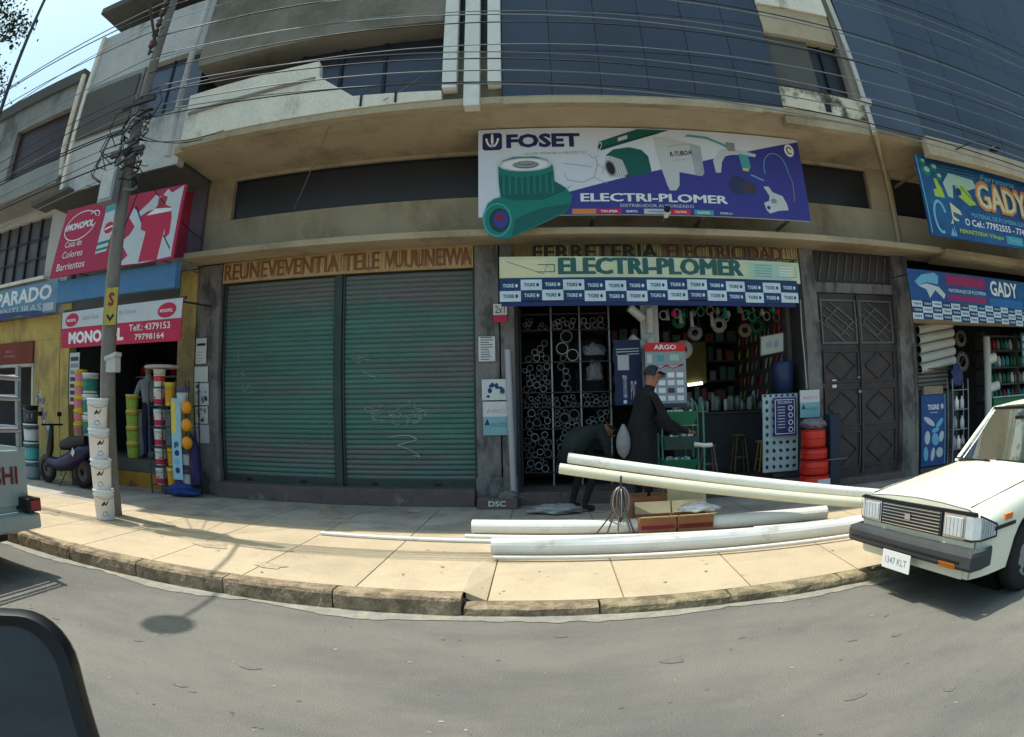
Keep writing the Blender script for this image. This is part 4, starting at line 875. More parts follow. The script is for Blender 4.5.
pipe_thing((2.2, 6.2, .18), (4.4, 5.9, .18), .03, 'short white pipe end showing beside the cream car', grp=G)
P1, P2 = V((.16, 6.75, .90)), V((4.0, 5.95, .30))
pipe_thing(P1 + V((0, .0, -.03)), P2 + V((0, 0, -.02)), .058, 'lower of the two cream pipes propped slanting on the wire stand', PVCY, 'slanting pipes on the stand')
pipe_thing(P1 + V((.1, .1, .075)), P2 + V((0, .1, .085)), .058, 'upper of the two cream pipes propped slanting on the wire stand', PVC, 'slanting pipes on the stand')
pipe_thing((-.44, 8.84, .17), (-.50, 8.86, 2.38), .045, 'grey-white pipe standing upright against the pilaster by the shop opening', mat('dull_white_pvc', (176, 170, 176), .4, var=.08))
# wire stand
SX, SY = .79, 6.50
ws = thing('pipe_stand', 'rusty wire stand with splayed legs holding up the slanting pipes', 'stand', (SX, SY, .15))
RUST = mat('rusty_rod', (112, 102, 94), .7, metal=.2, var=.3, scale=20)
for i in range(6):
    a = i * PI / 3 + .2; b = MB(); b.tube([(SX, SY, .62), (SX + .05 * math.cos(a), SY + .05 * math.sin(a), .45), (SX + (.16 + .1 * (i == 2)) * math.cos(a), SY + .16 * math.sin(a), .155)], .009, RUST, 6); b.build('leg', ws)
for i in range(6):
    b = MB(); a = i * PI / 6; pts = [(SX + .10 * math.sin(t) * math.cos(a), SY + .10 * math.sin(t) * math.sin(a), .52 + .17 * math.cos(t) * .95) for t in [k * 2 * PI / 16 for k in range(17)]]; b.tube(pts, .007, GALV if i % 2 else RUST, 5); b.build('wire_loop', ws)
b = MB(); b.tube([(SX, SY, .3), (SX + .0, SY - .05, .80)], .012, IRON, 6); b.build('rod', ws)
b = MB(); b.bar((SX - .28, SY - .05, .17), (SX - .05, SY, .45), .012, .012, IRON); b.build('brace', ws)
# cardboard boxes
def boxx(x0, x1, y0, y1, z0, z1, label, m=CARD, flaps=True):
    t = thing('cardboard_box', label, 'box', ((x0 + x1) / 2, (y0 + y1) / 2, z0), 'cardboard boxes by the pipes')
    b = MB(); T = .006
    b.box(x0, x1, y0, y0 + T, z0, z1, m); b.box(x0, x1, y1 - T, y1, z0, z1, m); b.box(x0, x0 + T, y0 + T, y1 - T, z0, z1, m); b.box(x1 - T, x1, y0 + T, y1 - T, z0, z1, m); b.box(x0 + T, x1 - T, y0 + T, y1 - T, z0, z0 + T, m); b.build('carton', t)
    if flaps:
        for (a, c, d) in (((x0, y0, z1), (x1, y0, z1), (0, -.10, .03)), ((x0, y1, z1), (x1, y1, z1), (0, .05, .12))):
            b = MB(); a, c, d = V(a), V(c), V(d); e = V((0, .004, .004)); b.add([a, c, c + d, a + d, a + e, c + e, c + d + e, a + d + e], [(0, 1, 2, 3), (7, 6, 5, 4), (0, 4, 5, 1), (2, 6, 7, 3), (1, 5, 6, 2), (0, 3, 7, 4)], CARDL); b.build('flap', t)
    return t
t = boxx(.98, 1.38, 6.42, 6.72, .16, .34, 'small brown carton with a pale open flap beside the wire stand')
fr = Frame((.98, 6.42, .16)); b = MB(); b.rect(fr, .02, .06, .39, .10, CRIM2, .003); b.build('tape_print', t)
t = boxx(1.40, 1.80, 6.42, 6.72, .16, .34, 'small brown carton with white crumpled wrapping on it')
fr = Frame((1.40, 6.42, .16)); b = MB(); b.rect(fr, .01, .05, .39, .10, mat('dark_red_print', (110, 44, 34), .8), .003); b.build('tape_print', t)
t = boxx(.98, 1.40, 6.95, 7.3, .16, .5, 'taller brown carton standing behind the two small cartons', flaps=False)
fr = Frame((1.38, 6.9, .36), (1, 0, .05), (0, .2, 1)); b = MB(); b.rect(fr, 0, 0, .46, .30, CARDL, -.008, 0); tag(b.build('cardboard_sheet', None, org=(1.4, 6.9, .36)), 'pale cardboard sheet leaning behind the small cartons', 'cardboard')
def crumple(name, label, cat, c, r, m, seed, flat=.35, n=14):
    b = MB(); vs = []; fs = []
    for i in range(n + 1):
        th = PI * i / n
        for j in range(n * 2):
            ph = PI * j / n; d = V((math.sin(th) * math.cos(ph), math.sin(th) * math.sin(ph), math.cos(th)))
            k = 1 + .45 * noise.noise(d * 2.1 + V((seed, 0, 0))) + .25 * noise.noise(d * 5 + V((0, seed, 0)))
            p = V((d.x * r[0] * k, d.y * r[1] * k, max(-r[2] * .5, d.z * r[2] * k))) + V(c); vs.append(p)
    w = n * 2
    fs = [(i * w + j, i * w + (j + 1) % w, (i + 1) * w + (j + 1) % w, (i + 1) * w + j) for i in range(n) for j in range(w)]
    b.add(vs, fs, m, True); return tag(b.build(name, None, org=c), label, cat)
BAGM = mat('clear_plastic_bag', (150, 150, 152), .3, var=.2, scale=9, spec=.7)
crumple('plastic_bag', 'crumpled translucent plastic bag lying flat in the shade before the shop step', 'bag', (.12, 8.1, .20), (.34, .18, .07), BAGM, 3)
crumple('wrapping_paper', 'white crumpled wrapping on top of a small carton', 'wrapping', (1.66, 6.55, .40), (.20, .12, .06), WHITEP, 8)
crumple('rag', 'small grey rag on the shop step corner by the pilaster', 'rag', (-.5, 8.62, .3), (.14, .1, .08), mat('grey_rag', (110, 104, 104), .9), 5)
# step block with stencilled mark
b = MB(); b.box(-.94, -.38, 8.5, 8.88, .148, .30, STEPM); o = b.build('stone_block', None, .015, org=(-.66, 8.7, .15)); tag(o, 'dark stone block with pale stencilled letters before the pilaster', 'block')
b = MB(); fr = Frame((-.78, 8.5, .19)); b.text(fr, 'DSC', 0, 0, .24, .08, LGREY, .003, bold=.03); b.build('lettering', o)

# ------------------------------------------------------------------ cream car
def car():
    # local frame: x back from the nose, y across (0 near side .. 1.6 kerb side), z up
    c0 = V((2.78, 2.985, 0)) ; ang = math.atan2(.12, .993)
    t = thing('parked_car', 'cream boxy eighties saloon car parked at the kerb by the GADY shop', 'car', c0)
    t.rotation_euler = (0, 0, ang); t['_org'] = (0, 0, 0)
    PA = mat('cream_car_paint', (234, 232, 212), .2, var=.04, scale=1.5, spec=.6, c2=(214, 208, 178), c2s=.8, c2t=(.5, .8))
    RUB = mat('grey_rubber_bumper', (62, 64, 66), .65, var=.12, scale=8); CH = mat('chrome', (190, 192, 194), .18, metal=.9, var=.03)
    LEN = mat('clear_headlamp_glass', (190, 196, 198), .12, var=.12, scale=26, spec=.8); AMB = mat('amber_lens', (214, 120, 34), .25, var=.05); GL = mat('car_glass', (52, 74, 70), .06, var=.15, spec=.9)
    INT = mat('car_interior', (66, 92, 84), .8, var=.2); BK = BLACKP; TY = mat('tyre_rubber', (34, 34, 36), .8, var=.2, scale=10)
    W = 1.50
    # body side profile: (x, z_bottom, z_shoulder, inset of shoulder)
    def wheel_cut(x, zb):
        for wx in (.80, 3.20):
            d = abs(x - wx)
            if d < .36: zb = max(zb, .30 + math.sqrt(.36 ** 2 - d * d))
        return zb
    xs_ = [0, .03, .1, .2, .3, .38] + [.44 + .045 * k for k in range(17)] + [1.2, 1.5, 1.9, 2.3, 2.7] + [2.84 + .045 * k for k in range(17)] + [3.62, 3.8, 3.95, 4.02]
    def hood(x):
        if x < 1.2: return .735 + .145 * (x / 1.2) ** .8
        if x < 3.3: return .88 + .01 * (x - 1.2)
        return .90 - .04 * (x - 3.3)
    b = MB(); rows = []
    for x in xs_:
        nose = .045 * max(0, 1 - x / .25) ** 2; zt = hood(x); zb = wheel_cut(x, .27)
        sec = []
        for (y, z) in ((.02 + nose, min(zb, .6)), (.0 + nose, max(zb, min(.45, zt))), (-.012 + nose, max(zb, .62)), (.0 + nose, zt - .10), (.03 + nose, zt - .03), (.09 + nose, zt)):
            sec.append((x, y, z))
        mid = [(x, W * .3, zt + .022), (x, W * .5, zt + .03), (x, W * .7, zt + .022)]
        rows.append(sec + mid + [(x, W - y, z) for (_, y, z) in sec[::-1]])
    k = len(rows[0]); vs = [v for r in rows for v in r]
    fs = [(i * k + j, i * k + j + 1, (i + 1) * k + j + 1, (i + 1) * k + j) for i in range(len(rows) - 1) for j in range(k - 1)]
    fs += [tuple(range(k)), tuple((len(rows) - 1) * k + j for j in range(k))[::-1]]
    b.add(vs, fs, PA, False)
    body = b.build('body', t); body.modifiers.new('wn', 'WEIGHTED_NORMAL'); 
    for p in body.data.polygons: p.use_smooth = True
    body.data.set_sharp_from_angle(angle=math.radians(28))
    # roof and pillars
    zr = 1.335
    def hoop(b, pts, r, m): b.tube(pts, r, m, 8)
    b = MB(); rf = [(1.74, .0), (1.8, .022), (2.1, .045), (2.6, .045), (2.95, .03), (3.02, .0)]
    vs = []
    for (x, h) in rf:
        for (y, dz) in ((.17, -.035), (.20, 0), (.4, .022), (.75, .03), (1.1, .022), (1.30, 0), (1.33, -.035)): vs.append((x, y, zr + h + dz))
    b.add(vs, [(i * 7 + j, i * 7 + j + 1, (i + 1) * 7 + j + 1, (i + 1) * 7 + j) for i in range(5) for j in range(6)], PA, True); b.build('roof', t)
    for y0, y1 in ((.07, .17), (W - .07, W - .17)):
        b = MB(); b.tube([(1.2, y0, .88), (1.45, (y0 + y1) / 2, 1.1), (1.74, y1, zr - .01), (1.85, y1, zr + .0), (2.95, y1, zr)], [.026, .025, .024, .022, .022], PA, 8); b.tube([(3.0, y1, zr), (3.35, y0, .89)], .03, PA, 8); b.tube([(2.3, y0, .88), (2.32, y1, zr)], .022, PA, 8); b.build('roof_pillar', t)
    b = MB(); b.add([(1.23, .1, .895), (1.23, W - .1, .895), (1.73, W - .19, zr - .01), (1.73, .19, zr - .01), (1.30, W / 2, .925 - .02)], [(0, 1, 2, 3)], GL); wsn = b.build('windscreen', t)
    gm = mat('clear_windscreen', (150, 176, 166), .02, var=.02, trans=.93, spec=.5); wsn.data.materials.clear(); wsn.data.materials.append(gm)
    for y0, y1 in ((.06, .17), (W - .06, W - .17)):
        b = MB(); b.add([(1.35, y0, .90), (2.28, y0, .90), (2.28, y1, zr), (1.78, y1, zr - .01)], [(0, 1, 2, 3)], gm); b.add([(2.35, y0, .90), (3.3, y0, .90), (2.98, y1, zr), (2.35, y1, zr)], [(0, 1, 2, 3)], gm); b.build('side_window', t)
    b = MB(); b.add([(3.4, .1, .9), (3.4, W - .1, .9), (3.03, W - .19, zr - .01), (3.03, .19, zr - .01)], [(0, 1, 2, 3)], gm); b.build('rear_window', t)
    b = MB(); b.tube([(1.21, .1, .893), (1.22, W - .1, .893), (1.73, W - .18, zr), (1.73, .18, zr), (1.21, .1, .893)], .012, BK, 6); b.build('windscreen_seal', t)
    b = MB(); b.box(1.32, 3.3, .1, W - .1, .5, .86, BK); b.build('cabin_floor', t)
    for y in (.28, .85):
        b = MB(); b.box(2.1, 2.25, y, y + .42, .86, 1.12, INT); b.box(2.12, 2.2, y + .12, y + .3, 1.13, 1.26, INT); b.build('seat_back', t, .03)
    b = MB(); b.box(1.42, 1.6, .15, W - .15, .865, .93, INT); b.build('dashboard', t, .02)
    b = MB(); b.tube([(1.72 + .05 * math.cos(a), .45 + .17 * math.sin(a), .98 + .15 * math.cos(a)) for a in [k * PI / 10 for k in range(21)]], .012, BK, 6); b.build('steering_wheel', t)
    b = MB(); b.box(1.62, 1.66, .72, .92, 1.2, 1.26, BK); b.build('rear_view_mirror', t)
    b = MB(); b.box(1.44, 1.56, 1.05, 1.2, .932, .96, WHITEP); b.build('dashboard_paper', t)
    for y0 in (.35, .95):
        b = MB(); b.bar((1.17, y0, .905), (1.20, y0 + .5, .915), .012, .012, BK); b.bar((1.15, y0 - .05, .895), (1.16, y0 + .02, .91), .02, .03, BK); b.build('wiper', t)
    # bonnet shut line
    b = MB(); b.tube([(.03, .14, hood(.03) + .008), (.6, .12, hood(.6) + .009), (1.17, .11, hood(1.17) + .008)], .004, BK, 5); b.tube([(.03, W - .14, hood(.03) + .008), (.6, W - .12, hood(.6) + .009), (1.17, W - .11, hood(1.17) + .008)], .004, BK, 5); b.build('bonnet_gap', t)
    # front face
    fr = Frame((-.004, W, 0), (0, -1, 0)); Y = lambda y: W - y
    b = MB(); b.box(-.012, .03, .05, W - .05, .53, .715, BK); b.build('nose_panel', t)
    b = MB(); b.box(-.03, -.013, .40, 1.15, .545, .70, RUB); gr = b.build('grille', t)
    b = MB()
    for z in (.548, .572, .596, .620, .644, .668, .692): b.box(-.042, -.031, .41, 1.14, z, z + .007, CH)
    b.build('grille_bar', gr)
    b = MB(); b.box(-.052, -.043, .76, .83, .61, .655, CH); b.build('emblem', gr)
    for y0, y1 in ((.13, .37), (1.17, 1.41)):
        b = MB(); b.box(-.03, -.013, y0, y1, .54, .705, CH); h = b.build('headlamp', t)
        b = MB(); b.box(-.04, -.031, y0 + .018, y1 - .018, .556, .69, LEN); b.build('lens', h, .006)
        b = MB(); ym = (y0 + y1) / 2; pass
        for q in range(5): b.box(-.0425, -.0405, y0 + .03 + q * .042, y0 + .034 + q * .042, .562, .684, MGREY)
        b.build('reflector', h)
    for y0, y1, s in ((.0, .125, 1), (1.415, 1.5, -1)):
        yo = y0 if s == 1 else y1; yi = y1 if s == 1 else y0
        b = MB(); q = [(-.03, yi), (-.022, yo + s * .05), (.02, yo - s * .006), (.20, yo - s * .014), (.20, yo + s * .03), (.0, yi)]
        b.add([(x, y, .55) for x, y in q] + [(x, y, .70 if x < .15 else .62) for x, y in q], [(5, 4, 3, 2, 1, 0), (6, 7, 8, 9, 10, 11)] + [(i, (i + 1) % 6, 6 + (i + 1) % 6, 6 + i) for i in range(6)], LEN); cl = b.build('corner_lamp', t)
        b = MB(); [b.bar((.01 + .03 * q, yo - s * .0135, .556), (.01 + .03 * q, yo - s * .0135, .692 - .012 * q), .004, .004, MGREY) for q in range(6)]; b.build('lens_ribs', cl)
        b = MB(); b.tube([(-.03, yi, .545), (-.024, yo + s * .05, .545), (.02, yo - s * .01, .545), (.205, yo - s * .018, .545), (.205, yo - s * .016, .625), (.0, yo + s * .0, .71)], .007, BK, 6); b.build('trim', cl)
    b = MB(); b.box(-.02, .01, .04, W - .04, .706, .728, BK); b.build('bonnet_trim', t)
    # bumper
    b = MB(); prof = [(-.02, .35), (-.10, .355), (-.115, .38), (-.115, .455), (-.10, .48), (-.02, .49)]
    path = [(.16, -.012, 0, -1), (.03, -.03, -.3, -1), (-.005, -.01, -1, -.5), (-.01, .2, -1, 0), (-.02, .75, -1, 0), (-.01, 1.3, -1, 0), (-.005, 1.51, -1, .5), (.03, 1.53, -.3, 1), (.16, 1.512, 0, 1)]
    vs = []
    for (x, y, nx_, ny_) in path:
        for (d, z) in prof:
            k_ = -d - .02 if abs(ny_) < .9 else (-d - .02) * .35
            vs.append((x + nx_ * k_, y + ny_ * k_ * .5, z))
    b.add(vs, [(i * 6 + j, (i + 1) * 6 + j, (i + 1) * 6 + j + 1, i * 6 + j + 1) for i in range(8) for j in range(5)] + [tuple(range(6)), tuple(48 + j for j in range(6))[::-1]], RUB); bp = b.build('bumper', t)
    b = MB(); b.box(-.137, -.130, .06, W - .06, .405, .425, BK); b.build('bumper_groove', bp)
    for y in (.12,):
        b = MB(); b.box(-.118, -.10, y, y + .18, .358, .405, AMB); b.build('indicator', bp, .005)
    b = MB(); b.box(-.02, .0, .12, W - .12, .27, .36, PA); b.build('valance', t)
    b = MB(); b.box(-.13, -.123, .62, .98, .235, .375, WHITEP); pl = b.build('number_plate', t); b = MB(); frp = Frame((-.131, .98, .235), (0, -1, 0)); b.text(frp, '1347 KLT', .04, .045, .32, .095, MGREY, .001); b.build('lettering', pl)
    for s, y in ((-1, -.014), (1, 1.514)):
        b = MB(); b.box(.12, .36, min(y, y - s * .006), max(y, y - s * .006), .60, .62, BK) if 0 else b.box(.18, .46, y - .008, y + .008, .585, .61, BK); b.build('side_trim', t)
        b = MB(); b.box(.30, .40, y - .01, y + .01, .635, .675, AMB); b.build('side_marker', t)
    for wx in (.80, 3.20):
        for y, s in ((.10, -1), (1.40, 1)):
            b = MB(); b.lathe((wx, y, .295), [(.17, -.085), (.265, -.085), (.292, -.06), (.295, 0), (.292, .06), (.265, .085), (.17, .085)], TY, 36, (0, 1, 0)); wh = b.build('wheel', t)
            b = MB(); b.lathe((wx, y + s * .06, .295), [(.172, .02 * s), (.165, -.01 * s), (.12, -.015 * s), (.06, .01 * s), (.045, .025 * s), (0, .028 * s)], GALV, 28, (0, 1, 0)); b.build('hubcap', wh)
            b = MB()
            for q in range(8):
                a = q * PI / 4; b.lathe((wx + .135 * math.cos(a), y + s * .052, .295 + .135 * math.sin(a)), [(.018, 0), (.018, .006 * s), (0, .007 * s)], BK, 8, (0, 1, 0))
            b.build('wheel_holes', wh)
    b = MB(); b.box(.3, 3.8, .2, 1.3, .2, .34, BK); b.build('underbody', t)
    for wx in (.80, 3.20):
        b = MB(); b.tube([(wx, .22, .3), (wx, 1.28, .3)], .34, BK, 20); b.build('wheel_arch_liner', t)
    for s, y in ((-1, .05), (1, 1.45)):
        b = MB(); b.obox((1.5, y + s * .09, .97), ((1, 0, 0), (0, 1, 0), (0, 0, 1)), (.04, .07, .045), BK); b.build('side_mirror', t, .01)
    b = MB(); b.box(4.02, 4.1, .0, W, .38, .52, RUB); b.build('rear_bumper', t, .01)
    for y in (.05, 1.2):
        b = MB(); b.box(4.0, 4.04, y, y + .25, .6, .75, mat('red_lens', (160, 24, 24), .3)); b.build('tail_lamp', t)
    return t
car()

# ------------------------------------------------------------------ pickup truck at the left edge (only its tail shows)
def truck():
    X, t = -4.60, None
    t = thing('pickup_truck', 'grey pickup truck with ladder rails and dark red tail lamp beside the kerb', 'truck', (-6, 3, 0))
    PT = mat('silver_grey_paint', (160, 170, 168), .4, metal=.2, var=.1, scale=2); RED2 = mat('tail_lens', (150, 30, 52), .3, var=.08)
    y0, y1 = 2.15, 3.80
    b = MB(); b.box(X - .04, X, y0 + .05, y1 - .12, .62, 1.12, PT); tg = b.build('tailgate', t, .012)
    b = MB(); fr = Frame((X, y0, .62), (0, 1, 0)); b.text(fr, 'MITSUBISHI', .25, .20, 1.50, .36, mat('dark_red_print2', (110, 26, 40), .5), .014, bold=.02); b.build('lettering', tg)
    b = MB(); b.box(X - 2.2, X - .01, y1 - .1, y1, .52, 1.14, PT); b.box(X - 2.2, X - .01, y0, y0 + .1, .52, 1.14, PT); b.box(X - 2.2, X - .05, y0 + .1, y1 - .1, .55, .62, PT); b.build('cargo_bed', t)
    b = MB(); b.box(X - .12, X + .16, y0, y1 + .02, .42, .56, PT); b.build('rear_bumper', t, .02)
    b = MB(); b.box(X - .1, X + .175, y1 - .16, y1 + .03, .58, .70, BLACKP); tl = b.build('tail_lamp', t, .01); b = MB(); b.box(X + .176, X + .184, y1 - .13, y1 + .01, .60, .68, RED2); b.box(X - .06, X + .14, y1 + .031, y1 + .037, .60, .68, RED2); b.build('lens', tl)
    for x in (X - .05, X - 1.1, X - 2.1):
        for y in (y0 + .05, y1 - .05):
            b = MB(); b.bar((x, y, 1.14), (x, y, 1.88), .05, .05, GALV); b.build('rack_post', t)
    for z in (1.3, 1.58, 1.76):
        b = MB(); b.tube([(X - .02, y0 + .05, z), (X - .02, y1 - .05, z)], .022, GALV, 8); b.build('rack_rail', t)
        b = MB(); b.tube([(X - 2.1, y1 - .04, z + .02), (X - .05, y1 - .04, z + .02)], .02, GALV, 8); b.build('rack_rail', t)
    b = MB(); b.box(X - 3.8, X - 2.25, y0 + .05, y1 - .05, .5, 1.15, PT); b.box(X - 3.5, X - 2.3, y0 + .15, y1 - .15, 1.15, 1.72, PT); b.build('cab', t, .06)
    b = MB(); b.box(X - 3.3, X - 2.5, y1 - .155, y1 - .145, 1.2, 1.62, GLASSD); b.build('cab_window', t)
    for wx in (X - .95, X - 3.3):
        for y in (y0 + .12, y1 - .12):
            b = MB(); b.lathe((wx, y, .34), [(.18, -.1), (.3, -.1), (.34, -.06), (.34, .06), (.3, .1), (.18, .1)], BLACKP, 30, (0, 1, 0)); wh = b.build('wheel', t); b = MB(); b.lathe((wx, y, .34), [(.18, .08), (.05, .09), (0, .09)], GALV, 20, (0, 1, 0)); b.build('rim', wh)
    b = MB(); b.box(X - 3.7, X - .1, y0 + .3, y1 - .3, .3, .5, BLACKP); b.build('chassis', t)
truck()

# ------------------------------------------------------------------ door mirror of the camera vehicle, lower left
def rounded(c, hw, hh, r, n=7):
    pts = []
    for cx_, cy_, a0 in ((hw - r, hh - r, 0), (-hw + r, hh - r, PI / 2), (-hw + r, -hh + r, PI), (hw - r, -hh + r, 1.5 * PI)):
        for k in range(n + 1): a = a0 + PI / 2 * k / n; pts.append((c[0] + cx_ + r * math.cos(a), c[1] + cy_ + r * math.sin(a)))
    return pts
mr = thing('door_mirror', 'black door mirror of the vehicle the photo was taken from, seen from inside', 'mirror', (-.7, .5, 1.1))
fr = Frame((-.735, .43, 1.073), (.72, .70, 0), (-.22, .24, .93)); b = MB()
lo_ = rounded((0, 0), .168, .155, .08); n = len(lo_); vs = []
MB_ = mat('mirror_housing', (14, 14, 20), .4, var=.15, scale=8)
for (s_, d) in ((.93, .035), (1.0, .02), (1.0, -.02), (.85, -.07), (.5, -.1)): vs += [fr.p(u * s_, v * s_, d) for u, v in lo_]
b.add(vs, [(i * n + j, i * n + (j + 1) % n, (i + 1) * n + (j + 1) % n, (i + 1) * n + j) for i in range(4) for j in range(n)] + [tuple(4 * n + j for j in range(n))[::-1]], MB_, True)
inn = [fr.p(u * .80, v * .84, .03) for u, v in lo_]; out = [fr.p(u * .93, v * .93, .035) for u, v in lo_]
b.add(out + inn, [(j, (j + 1) % n, n + (j + 1) % n, n + j) for j in range(n)], MB_, True)
b.build('housing', mr)
b = MB(); b.poly(fr, [(u * .80, v * .84) for u, v in lo_], mat('dark_mirror_glass', (62, 63, 66), .35, metal=0, var=.3, scale=6, spec=.25), .028); gl_ = b.build('mirror_glass', mr)
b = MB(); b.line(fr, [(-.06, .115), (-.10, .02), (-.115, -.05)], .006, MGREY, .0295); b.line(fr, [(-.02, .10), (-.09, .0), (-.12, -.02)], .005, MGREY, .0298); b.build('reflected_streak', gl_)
b = MB(); b.tube([(-.80, .52, .99), (-.85, .5, .83), (-.9, .35, .70)], .03, MB_, 10); b.build('arm', mr)
# ------------------------------------------------------------------ paint buckets
def bucket(name, h, r, m, lid, inkm=None, kind='swoosh', label='', cat='bucket', grp=None, loc=(0, 0, 0), yaw=0.0, band=None):
    t = thing(name, label, cat, (0, 0, 0), grp)
    b = MB(); b.lathe((0, 0, 0), [(0, 0), (r * .86, 0), (r * .88, .01), (r * .97, h * .80), (r * 1.03, h * .81), (r * 1.03, h * .84), (r * .98, h * .85), (r * 1.0, h * .93)], m, 26); b.build('body', t)
    b = MB(); b.lathe((0, 0, 0), [(r * 1.0, h * .92), (r * 1.05, h * .925), (r * 1.05, h * .985), (r * .98, h * .99), (r * .95, h * .965), (0, h * .965)], lid, 26); b.build('lid', t)
    def cp(b, pts, mm, k=1.012):
        vs = []
        for a, z in pts:
            rr = r * (.88 + .09 * (z / (h * .8))) * k; vs.append((rr * math.sin(a), -rr * math.cos(a), z))
        b.add(vs, [tuple(range(len(pts)))], mm)
    b = MB()
    if kind == 'swoosh':
        for o in (-.15, 1.9, 4.0):
            for seg in (([(-.35, .50), (-.05, .62), (-.0, .52), (-.2, .47)]), ([(-.05, .62), (.42, .66), (.38, .60), (-.0, .52)]), ([(-.0, .52), (.38, .60), (.15, .48)])): cp(b, [(o + a, z * h) for a, z in seg], inkm)
            for q in ([(-.35, .16), (-.15, .30), (-.1, .28), (-.3, .14)], [(-.1, .30), (.2, .30), (.2, .27), (-.1, .27)], [(.1, .26), (.35, .14), (.4, .17), (.16, .28)], [(-.2, .14), (.15, .13), (.15, .16), (-.2, .17)], [(-.25, .38), (.3, .40), (.3, .415), (-.25, .40)]): cp(b, [(o + a, z * h) for a, z in q], MGREY)
    else:
        n = 26; z0, z1 = band or (.12, .7)
        for j in range(n): cp(b, [(2 * PI * j / n, z0 * h), (2 * PI * (j + 1) / n, z0 * h), (2 * PI * (j + 1) / n, z1 * h), (2 * PI * j / n, z1 * h)], inkm, 1.008)
        for o in (-.2, 2.0, 4.2):
            cp(b, [(o - .4, .3 * h), (o + .3, .34 * h), (o + .35, .56 * h), (o - .35, .52 * h)], WHITE if kind == 'white' else (CRIM if kind == 'red' else LGREY), 1.016); cp(b, [(o - .25, .38 * h), (o + .2, .40 * h), (o + .2, .47 * h), (o - .25, .45 * h)], inkm, 1.024)
    b.build('printed_label', t)
    b = MB(); pts = [(r * 1.05 * math.sin(a), r * 1.05 * math.cos(a) * -1 * (1 if abs(a) < 9 else 1), h * .82 - .05 * math.cos(a * 1.0) ** 2) for a in [(-PI / 2 + PI * k / 12) for k in range(13)]]; b.tube(pts, .004, GALV, 5); b.build('handle', t)
    t.location = loc; t.rotation_euler = (0, 0, yaw); return t
BH = .372; base = None
names_ = ['lowest', 'second lowest', 'second highest', 'highest']
for i in range(4):
    x = PX + .12 - .012 * i; y = PY - .33; lab = names_[i] + ' white paint bucket with a black swoosh stacked against the concrete pole'
    if i == 0: base = bucket('paint_bucket', .385, .155, WHITEP, WHITEP, BLKI, label=lab, grp='white buckets stacked at the pole', loc=(x, y, .152), yaw=.9)
    else: copy_tree(base, (x + rnd.uniform(-.01, .01), y, .152 + BH * i), (rnd.uniform(-.02, .02), rnd.uniform(-.03, .03), .9 + rnd.uniform(-.25, .25)), lab)
# taller stack behind : yellow pails beside the paint shop door
yb = bucket('paint_pail', .24, .14, YEL, YEL, mat('pink_print', (206, 120, 130), .5), 'red', 'lowest yellow pail with a red label stacked beside the paint shop door', 'pail', 'yellow pails by the paint shop door', (-8.12, 8.3, .8), .4)
b = MB(); b.box(-8.3, -7.5, 8.15, 8.5, .15, .79, ROOM); tag(b.build('display_block', None, .01, org=(-8, 8.3, .15)), 'dark display block under the yellow pails', 'block')
for i, nm in enumerate(['second', 'third', 'fourth', 'fifth', 'topmost']): copy_tree(yb, (-8.12 + .01 * i, 8.3, .8 + .235 * (i + 1)), (0, 0, .4 + .3 * i), nm + ' yellow pail up in the stack beside the paint shop door')
wb = bucket('paint_bucket', .36, .17, mat('pale_grey_plastic', (196, 200, 200), .5), WHITEP, TGREEN, 'white', 'pale bucket with a green label showing above the white stack at the pole', 'bucket', None, (-7.80, 8.3, 1.79), 0)
copy_tree(wb, (-7.80, 8.3, 1.42), (0, 0, 1), 'pale bucket with a green label, under the one showing above the white stack'); copy_tree(wb, (-7.80, 8.3, 1.05), (0, 0, 2), 'pale bucket half hidden behind the white bucket stack at the pole')
# black and teal stack near the truck
for i, (m, lm, k_) in enumerate([(TEALP, MGREY, 'faded teal'), (TEALP, TEALI, 'teal'), (mat('slate_plastic', (70, 96, 112), .5), LGREY, 'slate blue'), (BLACKP, DKGREY, 'black')]):
    bucket('paint_bucket', .36, .19, m, WHITEP if i < 3 else BLACKP, lm, 'white', k_ + ' paint bucket in the stack between the truck rails and the mustard wall', 'bucket', 'dark buckets stacked by the truck', (-9.55, 8.1, .15 + .35 * i), .3 * i)
# cans stacked on the rack by the paint shop step
rk = thing('paint_rack', 'slim metal rack for paint cans by the paint shop step', 'rack', (-5.95, 8.55, .15))
for x in (-6.38, -6.08, -5.78, -5.5):
    b = MB(); b.bar((x, 8.42, .15), (x, 8.42, 2.0), .02, .02, IRON); b.build('upright', rk); b = MB(); b.bar((x, 8.75, .15), (x, 8.75, 2.0), .02, .02, IRON); b.build('upright', rk)
for z in (.30, .62, .94, 1.26, 1.6): b = MB(); b.box(-6.39, -5.49, 8.42, 8.76, z - .012, z, IRON); b.build('shelf', rk)
cA = bucket('paint_can', .3, .115, WHITEP, TEALP, CRIM, 'red', 'white and crimson paint can on the bottom shelf of the slim rack', 'can', 'cans on the slim rack', (-6.23, 8.55, .302), .2, (.05, .35))
for z, nm in ((.622, 'second'), (.942, 'third'), (1.262, 'fourth'), (1.602, 'top')): copy_tree(cA, (-6.23, 8.55, z), (0, 0, .2 + z), nm + ' shelf white and crimson paint can of the slim rack')
cT = bucket('paint_can', .3, .115, WHITEP, WHITEP, REDI, 'white', 'white can with a red and green band standing highest on the slim rack', 'can', None, (-6.23, 8.55, 1.905), .4, (.3, .6))
cY = bucket('paint_can', .38, .105, YEL, YEL, mat('gold_ink', (214, 150, 30), .5), 'red', 'tall yellow paint can on the top shelf of the slim rack', 'can', 'yellow cans on the slim rack', (-5.96, 8.52, 1.602), .1)
